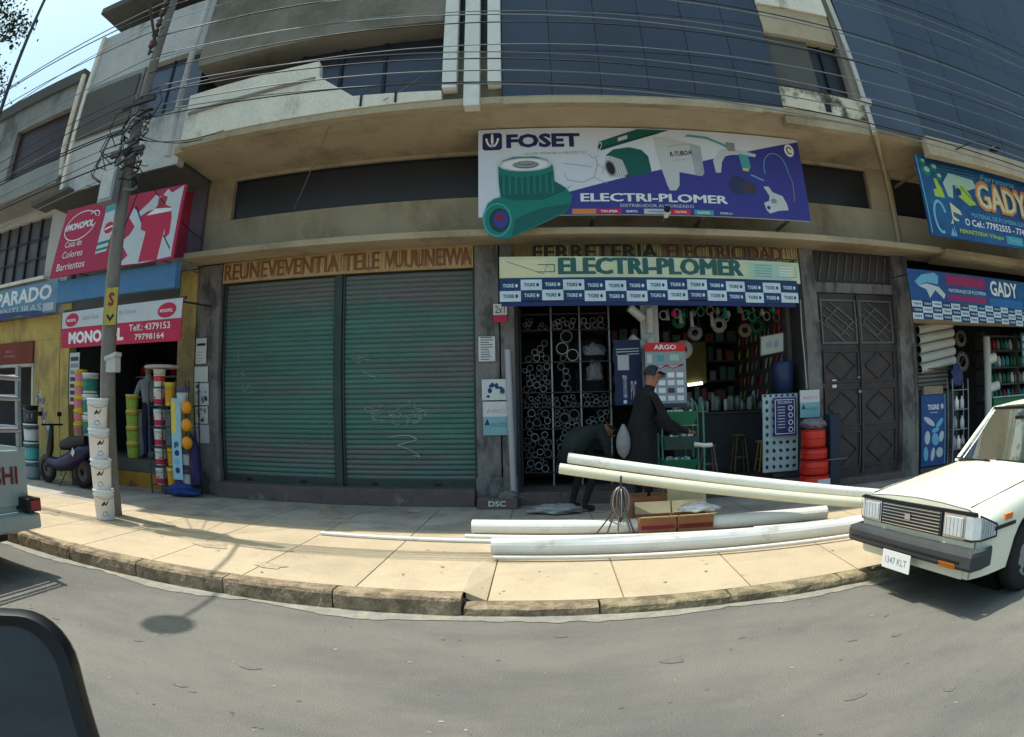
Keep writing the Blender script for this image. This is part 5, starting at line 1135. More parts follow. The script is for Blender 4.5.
copy_tree(cY, (-5.96, 8.52, .302), (0, 0, .7), 'yellow paint can on the bottom shelf of the slim rack', (1, 1, .8)); copy_tree(cY, (-5.96, 8.56, .622), (0, 0, .2), 'yellow paint can on the second shelf of the slim rack', (1, 1, .8))
cP = bucket('paint_can', .3, .125, mat('violet_grey_plastic', (96, 92, 122), .5), mat('violet_grey_plastic', (96, 92, 122)), LGREY, 'white', 'violet grey paint can on the top shelf beside the orange floats of the slim rack', 'can', 'violet cans on the slim rack', (-5.68, 8.52, 1.602), .1)
for z, nm in ((.302, 'bottom'), (.622, 'second')): copy_tree(cP, (-5.66, 8.58, z), (0, 0, z), 'violet grey paint can on the ' + nm + ' shelf of the slim rack')
fr = Frame((-5.86, 8.395, .42), (1, .05, 0)); b = MB(); b.rect(fr, 0, 0, .2, 1.3, LBLUE, -.012, 0); o = b.build('paint_poster', None, org=(-5.76, 8.4, .42)); tag(o, 'tall narrow pale blue poster with a yellow top hung on the slim rack', 'poster')
b = MB(); b.rect(fr, .0, .75, .1, 1.25, YELI, .002); b.poly(fr, [(.05, .5), (.15, .55), (.12, .62), (.05, .6)], TIGB, .002)
for k in range(4): b.disc(fr, .1, .15 + .14 * k, .05, .05, SKYB if k % 2 else TIGB, .002, 12)
b.build('artwork', o)
for i, z in enumerate((1.58, 1.30, 1.02)):
    b = MB(); b.lathe((-5.51, 8.36, z), [(0, -.06), (.06, -.055), (.10, -.02), (.105, .01), (.09, .04), (.04, .06), (0, .06)], ORANGE, 18, (0, 1, .1)); o = b.build('orange_float', None, org=(-5.51, 8.36, z)); tag(o, ['highest', 'middle', 'lowest'][i] + ' of the three orange round floats hanging on the slim rack', 'float', 'orange floats on the rack')
    b = MB(); b.tube([(-5.51, 8.36, z + .1), (-5.51, 8.38, z + .18)], .006, CABLE, 5); b.build('cord', o)
crumple('blue_cloth', 'bunch of dark blue cloth at the foot of the slim rack', 'cloth', (-5.72, 8.45, .24), (.30, .16, .13), mat('blue_cloth', (40, 64, 128), .8), 12)
crumple('blue_sack', 'tall dark violet sack leaning between the slim rack and the notice pilaster', 'sack', (-5.46, 8.5, .62), (.10, .10, .55), mat('violet_sack', (52, 44, 92), .7, var=.2), 15)
b = MB(); b.lathe((-6.15, 8.5, 2.21), [(0, .05), (.3, .045), (.33, .02), (.31, 0), (0, .01)], GREYL, 18); tag(b.build('tray', None, org=(-6.15, 8.5, 2.2)), 'flat grey tray lying on top of the slim rack', 'tray')
# paint shop interior
b = MB(); b.box(-7.9, -6.75, 9.7, 10.2, .64, 1.5, mat('counter_glass', (150, 156, 160), .25, var=.2, scale=5)); b.box(-7.95, -6.7, 9.65, 10.25, 1.505, 1.54, GREYL); c_ = b.build('glass_counter', None, .01, org=(-7.3, 9.9, .64)); tag(c_, 'pale glass counter inside the dark paint shop', 'counter')
b = MB()
for x in (-7.9, -7.5, -7.1, -6.78): b.box(x, x + .02, 9.68, 9.699, .66, 1.5, IRON)
b.rect(Frame((-7.45, 9.69, .75)), 0, 0, .3, .6, TIGB, .001); b.build('counter_trim', c_)
sh = thing('paint_shelf', 'shelf unit loaded with paint tins at the back of the paint shop', 'shelf', (-8.2, 11.5, .64))
for z in (.9, 1.35, 1.8, 2.25): b = MB(); b.box(-9.0, -6.3, 11.3, 11.7, z, z + .03, GREYL); b.build('shelf_board', sh)
for x in (-9.0, -7.6, -6.3): b = MB(); b.box(x, x + .03, 11.3, 11.7, .64, 2.7, IRON); b.build('upright', sh)
tin = MB(); tin.lathe((0, 0, 0), [(0, 0), (.09, 0), (.09, .2), (.095, .21), (.09, .22), (0, .215)], WHITEP, 14); tin0 = tin.build('paint_tin'); tin0['_org'] = (0, 0, 0)
tins = [tin0] + [MB().lathe((0, 0, 0), [(0, 0), (.09, 0), (.09, .2), (.095, .21), (.09, .22), (0, .215)], m, 14).build('paint_tin') for m in (CRIM, YELI, TEALI)]
first = set()
for z in (.93, 1.38, 1.83, 2.28):
    for k in range(11):
        if rnd.random() < .2: continue
        j = rnd.randrange(4); x = -8.85 + k * .235
        o = tins[j] if j not in first else tins[j].copy()
        if j in first: COL.objects.link(o)
        first.add(j); o.location = (x, 11.45, z); tag(o, ['white', 'crimson', 'yellow', 'teal'][j] + ' paint tin on the shelves at the back of the paint shop', 'tin', ['white', 'crimson', 'yellow', 'teal'][j] + ' tins in the paint shop')
yc = bucket('paint_pail', .3, .14, YEL, WHITEP, LIME, 'white', 'lowest yellow-green pail inside the paint shop door', 'pail', 'pails inside the paint shop', (-7.45, 9.25, .64), .4)
for i, nm in enumerate(('second', 'third', 'topmost')): copy_tree(yc, (-7.45, 9.25, .64 + .29 * (i + 1)), (0, 0, .5 * i), nm + ' yellow-green pail in the pile inside the paint shop door')
fr = Frame((-9.05, 8.9, 1.6)); b = MB(); b.rect(fr, 0, 0, .32, 1.0, LGREY, -.006, 0); o = b.build('hanging_chart', None, org=(-9, 8.9, 1.6)); tag(o, 'narrow grey colour chart hanging on the mustard pillar', 'chart'); b = MB()
for k in range(7): b.rect(fr, .03, .06 + k * .13, .29, .14 + k * .13, rnd.choice([SKYB, DKGREY, MGREY, TIGB, CRIM2]), .001)
b.build('artwork', o)

# ------------------------------------------------------------------ scooter in the shade on the left
def scooter():
    t = thing('motor_scooter', 'dark motor scooter with a pale diamond sticker parked in the shade by the mustard wall', 'scooter', (-8.3, 7.9, .15))
    x0 = -8.85; y = 7.95
    for x in (x0, x0 + 1.1):
        b = MB(); b.lathe((x, y, .42), [(.16, -.05), (.25, -.05), (.27, 0), (.25, .05), (.16, .05)], BLACKP, 22, (0, 1, 0)); w_ = b.build('wheel', t); b = MB(); b.lathe((x, y, .42), [(.165, .02), (.05, .03), (.05, -.03), (.165, -.02)], IRON, 14, (0, 1, 0)); b.build('rim', w_)
    VB = mat('violet_black_fairing', (40, 34, 66), .35, var=.2); DG = mat('green_black_fairing', (28, 40, 38), .35, var=.2)
    b = MB(); b.tube([(x0 + .1, y, .55), (x0 + .4, y, .52), (x0 + .75, y, .60), (x0 + 1.15, y, .78), (x0 + 1.35, y, .86)], [.10, .13, .17, .15, .05], VB, 12); b.build('body', t)
    b = MB(); b.tube([(x0 + .5, y, .86), (x0 + .8, y, .92), (x0 + 1.25, y, .98)], [.08, .13, .09], BLACKP, 12); b.build('seat', t)
    b = MB(); b.tube([(x0, y, .45), (x0 + .12, y, .8), (x0 + .2, y, 1.2)], [.05, .09, .05], DG, 12); b.build('front_shield', t)
    b = MB(); b.tube([(x0 + .22, y - .32, 1.22), (x0 + .18, y, 1.22), (x0 + .22, y + .32, 1.22)], .018, BLACKP, 8); b.build('handlebar', t)
    for s_ in (-1, 1): b = MB(); b.tube([(x0 + .2, y + s_ * .25, 1.22), (x0 + .16, y + s_ * .28, 1.38)], .008, BLACKP, 6); b.obox((x0 + .15, y + s_ * .29, 1.41), ((1, 0, 0), (0, 1, 0), (0, 0, 1)), (.01, .06, .04), BLACKP); b.build('mirror', t)
    fr = Frame((x0 + .95, y - .175, .70)); b = MB(); b.poly(fr, [(0, .06), (.06, 0), (.12, .08), (.06, .16)], LGREY, .0, .004); b.build('sticker', t)
    b = MB(); b.tube([(x0 + .6, y, .4), (x0 + .55, y - .18, .16)], .012, IRON, 6); b.build('side_stand', t)
scooter()

# ------------------------------------------------------------------ hardware shop: pipe racks
rk = thing('pipe_rack', 'dark steel pigeonhole rack full of pipe ends beside the upright pipe in the hardware shop', 'rack', (.35, 9.8, .34))
RX = [-.34, .14, .58, 1.04]; RZ = [.55, .78, 1.22, 1.55, 1.78, 2.25, 2.75, 3.0]
for x in RX:
    b = MB(); b.box(x - .012, x + .012, 9.6, 9.64, .34, 3.1, GALV if x > .1 else IRON); b.build('upright', rk); b = MB(); b.box(x - .012, x + .012, 10.9, 10.94, .34, 3.1, IRON); b.build('upright', rk)
for z in RZ: b = MB(); b.box(-.35, 1.05, 9.6, 10.94, z - .015, z, IRON); b.build('shelf', rk)
b = MB(); b.box(-.35, 1.05, 10.95, 10.97, .34, 3.1, ROOM); b.build('back_sheet', rk)
DULL = mat('dull_pipe_grey', (120, 122, 124), .45, var=.18, scale=6); DULL2 = mat('dull_pipe_white', (168, 168, 166), .45, var=.15, scale=6); HOLE = mat('pipe_bore', (20, 20, 22), .9)
protos = {}
def rack_pipe(x, z, r, i, lab, grp):
    k = (r, i % 2)
    if k not in protos:
        b = MB(); b.pipe((0, 0, 0), (0, 1.25, 0), r, r * .86, DULL2 if i % 2 else DULL, 12, HOLE); b.add([(r * .86 * math.cos(a), .1, r * .86 * math.sin(a)) for a in [2 * PI * q / 12 for q in range(12)]], [tuple(range(12))], HOLE)
        o = b.build('pipe'); protos[k] = o
    else: o = protos[k].copy(); COL.objects.link(o)
    o.location = (x, 9.56 + rnd.uniform(-.05, .05), z); tag(o, lab, 'pipe', grp)
cells = [(0, 0, (.045, .055, .03), 13), (0, 1, (.04, .05, .06), 20), (0, 2, (.05, .06, .035), 16), (0, 3, (.028, .036), 20), (0, 4, (.05, .042, .034), 20), (0, 5, (.04, .05), 7), (0, 6, (.03,), 8),
         (1, 0, (.03, .022), 26), (1, 1, (.055, .04), 14), (1, 2, (.08, .04, .03), 14), (1, 3, (.045, .03), 12), (1, 4, (.055, .045), 5), (1, 5, (.095, .05), 4), (1, 6, (.04,), 5),
         (2, 0, (.05, .04), 10), (2, 2, (.05, .035), 9), (2, 3, (.035,), 12), (2, 6, (.045,), 6), (1, 6, (.04,), 6)]
rows_ = ['bottom', 'second', 'third', 'fourth', 'fifth', 'sixth', 'top']; cols_ = ['pilaster side', 'middle', 'banner side']
for (c, r_, rad, n) in cells:
    x0, x1 = RX[c] + .02, RX[c + 1] - .02; z0 = RZ[r_]; placed = []
    for i in range(n):
        r = rnd.choice(rad)
        for tr in range(160):
            x = rnd.uniform(x0 + r, x1 - r) ; z = z0 + r
            for _ in range(30):
                hit = [p for p in placed if (p[0] - x) ** 2 + (p[1] - z) ** 2 < (p[2] + r) ** 2 * .98]
                if not hit: break
                z += .012
            if not hit and z + r < (RZ[r_ + 1] - .02):
                placed.append((x, z, r)); rack_pipe(x, z, r, i, 'pipe end in the %s bay, %s row of the pigeonhole rack' % (cols_[c], rows_[r_]), 'pipes in the %s bay, %s row of the rack' % (cols_[c], rows_[r_])); break
crumple('plastic_bundle', 'grey plastic bundle hanging in the banner side bay of the pipe rack', 'bundle', (.80, 9.65, 2.05), (.12, .08, .2), mat('grey_film', (110, 108, 112), .4), 21)
crumple('plastic_bundle', 'pale film bundle above the hanging bundle in the pipe rack', 'bundle', (.80, 9.7, 2.40), (.18, .12, .12), mat('grey_film2', (124, 122, 128), .4), 25)
# PVC crosses and elbow on white pipe, blue banners
b = MB(); b.box(1.52, 1.80, 9.46, 9.5, 1.2, 3.1, mat('white_board', (206, 206, 208), .6, var=.05)); bd = b.build('display_board', None, org=(1.66, 9.48, 1.2)); tag(bd, 'tall white display board behind the standing person', 'board')
for i, z in enumerate((2.86, 2.40)):
    b = MB(); b.pipe((1.55, 9.40, z - .0), (1.34, 9.34, z + .17), .065, .055, PVC, 14); b.pipe((1.66, 9.42, z - .22), (1.66, 9.42, z + .16), .06, .05, PVC, 14); tag(b.build('pipe_fitting', None, org=(1.5, 9.4, z)), ['upper', 'lower'][i] + ' white pipe branch fitting on the tall display board', 'fitting', 'branch fittings on the board')
fr = Frame((1.06, 9.2, 1.55), (1, 0, 0)); b = MB(); b.rect(fr, 0, 0, .40, .97, mat('navy_banner', (36, 44, 84), .6, var=.12), -.02, 0); o = b.build('roll_banner', None, org=(1.26, 9.2, 1.55)); tag(o, 'navy banner with white stripes and a pale card beside the pipe rack', 'banner'); b = MB()
for k in range(3): b.line(fr, [(.03, .83 - .04 * k), (.38, .84 - .04 * k)], .014, LGREY, .002)
b.rect(fr, .05, .52, .22, .76, LGREY, .002); b.text(fr, 'TUBOS', .12, .1, .18, .45, WHITE, .002); b.text(fr, 'PVC', .24, .08, .32, .36, WHITE, .002); b.disc(fr, .15, .05, .03, .03, WHITE, .002, 10); b.build('artwork', o)
b = MB(); b.rect(fr, .46, -.2, .62, .9, mat('navy_banner', (36, 44, 84)), -.05, -.03); tag(b.build('roll_banner', None, org=(1.6, 9.22, 1.4)), 'narrow navy banner squeezed beside the red topped display', 'banner')
# red topped fittings display
fr = Frame((1.46, 8.8, 1.50), (1, 0, -.01)); b = MB(); b.rect(fr, 0, 0, .60, .90, mat('display_grey', (150, 152, 158), .5, var=.05), -.03, 0); o = b.build('fittings_display', None, org=(1.7, 8.8, 1.5)); tag(o, 'upright display board with a red header reading ARGO', 'display'); b = MB()
b.rect(fr, 0, .80, .60, .93, REDI, .002); b.text(fr, 'ARGO', .13, .83, .46, .90, WHITE, .004, bold=.03)
b.rect(fr, .03, .64, .1, .76, LGREY, .002); b.rect(fr, .18, .66, .28, .75, TEALI, .002); b.rect(fr, .36, .67, .5, .76, PALEG, .002)
for k in range(3): b.line(fr, [(.2, .55 + .03 * k), (.3, .60), (.4, .56 + .02 * k), (.56, .61)], .014, (CRIM, LGREY, PINKI)[k], .002)
for r_ in range(4):
    for c in range(4): b.rect(fr, .05 + .135 * c, .10 + .11 * r_, .15 + .135 * c, .17 + .11 * r_, WHITE if (r_ * 3 + c) % 5 else DKGREY, .002)
b.rect(fr, .0, .0, .6, .06, DKGREY, .002); b.build('artwork', o)
b = MB(); b.bar((1.5, 8.84, .33), (1.5, 8.84, 1.5), .02, .02, GREENP); b.bar((2.04, 8.84, .33), (2.04, 8.84, 1.5), .02, .02, GREENP); b.build('leg', o)
# green tiered stand with bins
st = thing('bin_stand', 'green tubular stand with plastic bins of fittings beside the red topped display', 'stand', (1.85, 8.45, .34))
for x, y in ((1.6, 8.3), (2.1, 8.3), (1.6, 8.6), (2.1, 8.6), (2.16, 8.2)): b = MB(); b.tube([(x, y, .34), (x - .02, y, 1.5), (x - .05, y, 1.56)], .014, mat('green_tube', (70, 132, 112), .5), 8); b.build('upright', st)
for z in (.6, .95, 1.25): b = MB(); b.bar((1.6, 8.3, z), (2.1, 8.3, z), .016, .016, GALV); b.build('rail', st)
for i, z in enumerate((1.26, .62, .93)):
    b = MB(); b.add([(1.62, 8.22, z), (2.02, 8.22, z), (2.02, 8.55, z), (1.62, 8.55, z), (1.58, 8.16, z + .18), (2.06, 8.16, z + .18), (2.06, 8.6, z + .18), (1.58, 8.6, z + .18)], [(3, 2, 1, 0), (0, 1, 5, 4), (1, 2, 6, 5), (2, 3, 7, 6), (3, 0, 4, 7)], GREENP if i != 2 else mat('grey_green_bin', (60, 84, 80), .5)); o = b.build('plastic_bin', None, org=(1.8, 8.4, z)); tag(o, ['top', 'bottom', 'middle'][i] + ' green bin of small fittings on the tubular stand', 'bin', 'bins on the green stand')
    for q in range(14): 
        x, y = rnd.uniform(1.66, 1.98), rnd.uniform(8.24, 8.5); b = MB(); b.cyl((x, y, z + .12), (x + rnd.uniform(-.05, .05), y + .04, z + .19), .022, rnd.choice([PVC, LGREY, PALEG]), n=8); tag(b.build('small_fitting', None, org=(x, y, z + .12)), 'small pale pipe fitting in the %s green bin' % ['top', 'bottom', 'middle'][i], 'fitting', 'fittings in the %s green bin' % ['top', 'bottom', 'middle'][i])
b = MB(); b.tube([(2.0, 8.15, 1.0), (2.12, 8.1, .98), (2.24, 8.12, .98)], .03, PVC, 8); tag(b.build('tap', None, org=(2.1, 8.1, 1)), 'white tap sticking out of the green tubular stand', 'tap')
# stools
def stool(x, y, z, h, m, lab):
    t = thing('stool', lab, 'stool', (x, y, z), 'wooden stools in the hardware shop'); r = .15
    b = MB(); b.lathe((x, y, z + h), [(0, 0), (r, 0), (r, .03), (0, .035)], m, 16); b.build('seat', t)
    for k in range(4):
        a = PI / 4 + k * PI / 2; b = MB(); b.tube([(x + r * .7 * math.cos(a), y + r * .7 * math.sin(a), z + h), (x + r * 1.25 * math.cos(a), y + r * 1.25 * math.sin(a), z)], .016, m, 8); b.build('leg', t)
    b = MB(); p = [(x + r * 1.0 * math.cos(PI / 4 + k * PI / 2), y + r * 1.0 * math.sin(PI / 4 + k * PI / 2), z + h * .4) for k in range(5)]; b.tube(p, .01, m, 6); b.build('stretcher', t)
stool(2.75, 10.2, .34, .48, WOODG, 'pale wooden stool nearest the red topped display'); stool(3.42, 10.5, .34, .62, mat('brown_wood', (128, 100, 66), .6, var=.2), 'taller brown stool in the middle of the hardware shop'); stool(3.82, 10.3, .34, .5, WOODY, 'yellow stool nearest the checkered board')
b = MB(); b.box(2.3, 4.1, 10.9, 11.4, .34, 1.35, ROOM); b.box(2.25, 4.12, 10.85, 11.45, 1.351, 1.39, DGREY); o = b.build('counter', None, .01, org=(3.2, 11, .34)); tag(o, 'dark shop counter behind the three stools', 'counter')
b = MB(); b.box(2.75, 2.95, 10.9, 11.0, 1.395, 1.41, GREYL); tag(b.build('tray', None, org=(2.85, 11, 1.4)), 'thin pale tray on the dark shop counter', 'tray')
# mustard panel with an added gleam tube, shelves of goods at the back
b = MB(); b.box(2.72, 3.2, 11.9, 11.95, 1.95, 2.75, mat('mustard_board', (130, 118, 62), .6, var=.2)); o = b.build('wall_cabinet', None, org=(3, 11.9, 1.95)); tag(o, 'mustard cabinet front with a bright reflection at its foot inside the hardware shop', 'cabinet')
b = MB(); b.tube([(2.80, 11.86, 1.92), (3.1, 11.86, 1.95)], .03, mat('gleam_glow', (236, 240, 230), .4, emit=2.2), 8); tag(b.build('gleam_tube', None, org=(3, 11.86, 1.9)), 'small glowing tube added as a gleam under the mustard cabinet', 'lamp')  # added glow standing in for a gleam, no real lamp
sh = thing('goods_shelf', 'dark shelf unit along the back wall of the hardware shop', 'shelf', (3, 12.6, .34))
for z in (1.6, 2.0, 2.4, 2.8): b = MB(); b.box(1.3, 4.1, 12.5, 12.9, z, z + .03, DGREY); b.build('shelf_board', sh)
for x in (1.3, 2.6, 4.08): b = MB(); b.box(x, x + .03, 12.5, 12.9, .34, 3.2, DGREY); b.build('upright', sh)
gm = [mat('goods_a', (120, 140, 150), .5), mat('goods_b', (150, 90, 80), .5), mat('goods_c', (90, 120, 110), .5), mat('goods_d', (150, 150, 150), .5)]
for z in (1.63, 2.03, 2.43, 2.83):
    x = 1.4
    while x < 4.0:
        w_, h_ = rnd.uniform(.10, .22), rnd.uniform(.14, .3); b = MB(); b.box(x, x + w_, 12.5, 12.75, z, z + h_, gm[rnd.randrange(4)]); o = b.build('carton', None, .01, org=(x, 12.6, z)); tag(o, 'small carton of goods on the back shelves of the hardware shop', 'carton', 'cartons on the back shelves'); x += w_ + rnd.uniform(.01, .1)
# hanging goods under the awning
for i in range(34):
    x = 1.9 + i * .062 + rnd.uniform(-.02, .02); y = 9.3 + rnd.uniform(0, .5); z = 3.1; l = rnd.uniform(.1, .45); m = rnd.choice([REDM if i < 12 else GREENP, GREENP, GALV, PVCG, WOODG, BLACKP, CRIM])
    b = MB(); b.tube([(x, y, 3.44), (x, y, z - l * .3)], .004, CABLE, 4); hz = z - l * .3
    if i % 3 == 0: b.tube([(x + .06 * math.cos(a), y, hz - .07 + .07 * math.sin(a)) for a in [q * PI / 6 for q in range(13)]], .012, m, 6)
    elif i % 3 == 1: b.cyl((x, y, hz), (x + .01, y, hz - l * .6), .022, m, r2=.035, n=8)
    else: b.lathe((x, y, hz - .12), [(0, .12), (.03, .1), (.045, .04), (.03, 0), (0, 0)], m, 10)
    tag(b.build('hanging_fitting', None, org=(x, y, hz)), 'small coloured fitting hanging from the ceiling of the hardware shop entrance', 'fitting', 'fittings hanging in the hardware shop entrance')
# right side of opening
fr = Frame((3.36, 9.1, .44)); b = MB(); b.rect(fr, 0, 0, .62, 1.2, mat('pale_checker_board', (176, 190, 196), .5), -.03, 0); o = b.build('fittings_board', None, org=(3.6, 9.1, .44)); tag(o, 'pale board dotted with dark fittings beside the red rolls in the shop opening', 'board'); b = MB()
for r_ in range(9):
    for c in range(5): b.disc(fr, .07 + c * .12, .08 + r_ * .125, .028, .035, DKGRN if (r_ + c) % 3 else BLKI, .002, 8, rot=.5 * c)
for c in range(6): b.rect(fr, .02 + .1 * c, 1.16, .06 + .1 * c, 1.195, NAVY, .002)
b.build('artwork', o)
fr = Frame((3.52, 9.03, 1.0)); b = MB(); b.rect(fr, 0, 0, .40, .58, mat('indigo_poster', (40, 44, 100), .5), -.006, 0); o = b.build('poster', None, org=(3.7, 9.03, 1.0)); tag(o, 'indigo poster with white border and round tools pinned on the dotted board', 'poster'); b = MB()
b.line(fr, [(.03, .03), (.37, .03), (.37, .55), (.03, .55), (.03, .03)], .01, WHITE, .001); b.text(fr, 'ESCUADRA', .08, .49, .33, .53, WHITE, .002)
for k in range(8): b.line(fr, [(.07, .44 - .045 * k), (.2, .44 - .045 * k)], .012, LGREY, .001)
for k in range(4): b.arc(fr, .3, .42 - .11 * k, .035, .035, .014, WHITE, .002)
b.build('artwork', o)
b = MB(); b.lathe((3.82, 9.35, 1.66), [(0, 0), (.19, 0), (.2, .46), (.17, .5), (0, .5)], mat('dark_blue_drum', (44, 54, 92), .4, var=.2), 22); o = b.build('drum', None, org=(3.82, 9.35, 1.66)); tag(o, 'dark blue plastic drum standing behind the dotted board', 'drum')
b = MB(); b.box(3.56, 4.08, 9.14, 9.6, .34, 1.655, ROOM); tag(b.build('crate', None, .01, org=(3.8, 9.3, .34)), 'dark crate behind the dotted board carrying the blue drum', 'crate')
fr = Frame((3.39, 9.2, 2.24), (1, 0, .16), (.06, 0, 1)); b = MB(); b.rect(fr, 0, 0, .42, .30, mat('pale_framed_print', (168, 172, 164), .5, var=.1), -.012, 0); o = b.build('framed_print', None, org=(3.6, 9.2, 2.24)); tag(o, 'tilted pale framed print hanging beside the red rolls in the shop opening', 'print'); b = MB()
b.line(fr, [(0, 0), (.42, 0), (.42, .3), (0, .3), (0, 0)], .015, DKGREY, .002); b.disc(fr, .15, .15, .06, .05, MGREY, .002); b.disc(fr, .28, .14, .05, .06, MGREY, .0025); b.build('artwork', o)
# red rolls stack
for i, (z, h, r) in enumerate(((.16, .24, .25), (.41, .22, .235), (.64, .17, .22), (.82, .27, .20))):
    x = 4.07 - .008 * i; b = MB(); b.lathe((x, 8.62, z), [(r * .5, .0), (r * .95, .0), (r, .03), (r * 1.01, h * .5), (r, h - .03), (r * .95, h - .005), (r * .5, h - .005), (r * .5, 0)], REDM, 28); o = b.build('red_roll', None, org=(x, 8.62, z)); tag(o, ['lowest and widest red roll with a white label beside the iron door', 'second red roll from the bottom beside the iron door', 'third and thinnest red roll beside the iron door', 'topmost red roll under the pink to blue poster'][i], 'roll', 'red rolls stacked beside the iron door')
    b = MB()
    for k in range(3): zz = z + .02 + (h - .04) * k / 2; b.tube([(x + (r * 1.008) * math.cos(a), 8.62 + r * 1.008 * math.sin(a), zz) for a in [q * PI / 14 for q in range(29)]], .004, mat('dark_red_plastic', (130, 24, 20), .4), 5)
    b.build('edge_seam', o)
    if i == 0: b = MB(); b.rect(Frame((x - .06, 8.362, z + .06), (1, .12, 0)), 0, 0, .24, .13, LGREY, 0, .004); b.build('label', o)
crumple('plastic_wrap', 'crumpled grey wrap on top of the red roll stack', 'wrap', (4.05, 8.62, 1.16), (.2, .17, .09), mat('grey_wrap', (128, 116, 124), .5), 31)
b = MB(); b.tube([(4.05, 8.86, 1.7), (4.0, 8.84, 2.6), (3.86, 8.5, 3.0)], .012, mat('pale_cord', (170, 170, 172), .5), 6); tag(b.build('cord', None, org=(4, 8.8, 2)), 'pale cord running up from the poster to the awning end', 'cord')
b = MB(); b.box(4.32, 4.52, 8.55, 8.75, .2, 1.3, mat('dark_blue_sheet', (36, 48, 66), .6, var=.2)); tag(b.build('wrapped_panel', None, .02, org=(4.4, 8.6, .2)), 'dark blue wrapped panel standing between the red rolls and the iron door', 'panel')
b = MB(); b.tube([(4.2, 8.48, .62), (4.62, 8.5, .62)], .006, GALV, 5); tag(b.build('rod', None, org=(4.4, 8.5, .6)), 'thin pale rod sticking out beside the red rolls', 'rod')

# ------------------------------------------------------------------ right plumbing shop goods
GP = 'thick white pipes stacked in the shop behind the car'
for i in range(5):
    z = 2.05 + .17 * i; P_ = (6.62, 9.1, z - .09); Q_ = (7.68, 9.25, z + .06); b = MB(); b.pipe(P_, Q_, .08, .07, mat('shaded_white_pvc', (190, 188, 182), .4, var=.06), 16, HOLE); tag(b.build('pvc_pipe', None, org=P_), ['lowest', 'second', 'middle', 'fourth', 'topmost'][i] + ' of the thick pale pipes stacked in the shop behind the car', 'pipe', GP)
for i in range(6):
    z = 1.60 + .075 * i
    b = MB(); b.pipe((6.6, 9.2 + .02 * (i % 2), z), (7.5, 9.3, z + .03), .034, .028, mat('shaded_grey_pvc', (128, 124, 120), .4, var=.1), 12, HOLE); tag(b.build('pvc_pipe', None, org=(6.6, 9.2, z)), 'thin grey pipe under the thick pale stack in the shop behind the car', 'pipe', 'thin grey pipes in the shop behind the car')
b = MB(); b.box(6.56, 7.62, 9.06, 9.5, .24, 1.55, ROOM); tag(b.build('pipe_table', None, .01, org=(7, 9.2, .24)), 'dark base carrying the stacked pipes of the shop behind the car', 'table')
b = MB(); b.box(6.56, 7.66, 9.05, 9.5, 1.945, 1.965, IRON); tag(b.build('pipe_shelf', None, org=(7, 9.2, 1.95)), 'thin dark shelf under the thick pale pipes of the shop behind the car', 'shelf')
fr = Frame((6.56, 9.0, .26)); b = MB(); b.rect(fr, 0, 0, .64, 1.24, mat('royal_blue_board', (36, 76, 136), .5, var=.12), -.03, 0); o = b.build('product_board', None, org=(6.9, 9.0, .26)); tag(o, 'blue product board reading TIGRE with pale fittings by the car bonnet', 'board'); b = MB()
b.text(fr, 'TIGRE', .16, .98, .46, 1.07, WHITE, .002, bold=.03); b.disc(fr, .54, 1.03, .04, .05, LGREY, .002, 12); b.line(fr, [(.22, .93), (.42, .93)], .012, LGREY, .002)
for (u, v, ru, rv, ro) in ((.2, .78, .16, .05, -.5), (.47, .74, .12, .05, .7), (.15, .5, .07, .12, 0), (.36, .46, .09, .11, .3), (.52, .5, .06, .1, -.3), (.12, .22, .06, .13, .1), (.3, .2, .05, .12, -.2), (.48, .22, .09, .09, 0), (.36, .62, .1, .04, .2)): b.disc(fr, u, v, ru, rv, SKYB if ro > 0 else LGREY, .002 + .0005 * abs(ro), 14, rot=ro)
b.line(fr, [(.62, .0), (.62, 1.24)], .015, SKYB, .003); b.build('artwork', o)
b = MB(); b.rect(Frame((6.62, 8.98, 1.51)), 0, 0, .5, .14, WOODG, -.1, 0); tag(b.build('top_tray', None, org=(6.8, 9, 1.5)), 'small brownish tray on top of the blue product board', 'tray')
sr = thing('wire_shelf', 'narrow wire shelf tower with bottles beside the blue product board', 'shelf', (7.5, 8.95, .24))
for x, y in ((7.28, 8.85), (7.72, 8.85), (7.28, 9.02), (7.72, 9.02)): b = MB(); b.bar((x, y, .24), (x, y, 1.75), .018, .018, GALV); b.build('upright', sr)
for z in (.5, .85, 1.2, 1.55): b = MB(); b.box(7.28, 7.72, 8.85, 9.02, z, z + .012, GALV); b.build('shelf', sr)
for i, (x, z) in enumerate(((7.38, .515), (7.5, .515), (7.62, .515), (7.4, .865), (7.6, .865), (7.45, 1.215), (7.6, 1.215))):
    b = MB(); b.lathe((x, 8.93, z), [(0, 0), (.05, 0), (.05, .15), (.02, .2), (.02, .23), (0, .23)], rnd.choice([WHITEP, PVCG, LGREY]), 12); tag(b.build('bottle', None, org=(x, 8.93, z)), 'pale bottle on the wire shelf tower beside the blue product board', 'bottle', 'bottles on the wire shelf tower')
crumple('triangular_pack', 'dark blue pointed pack with a violet band above the wire shelf tower', 'pack', (7.5, 8.95, 1.75), (.16, .05, .24), mat('pack_blue', (48, 56, 100), .5), 41)
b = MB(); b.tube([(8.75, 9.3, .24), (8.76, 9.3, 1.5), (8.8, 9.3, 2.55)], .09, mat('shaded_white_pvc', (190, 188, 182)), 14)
b.tube([(8.78, 9.3, 2.1), (9.0, 9.25, 2.15)], .10, PVC, 12); b.tube([(8.78, 9.3, 1.55), (9.05, 9.22, 1.6)], .09, PVC, 12); tag(b.build('pipe_column', None, org=(8.75, 9.3, .24)), 'upright white pipe column with branch stubs in the shop behind the car', 'pipe')
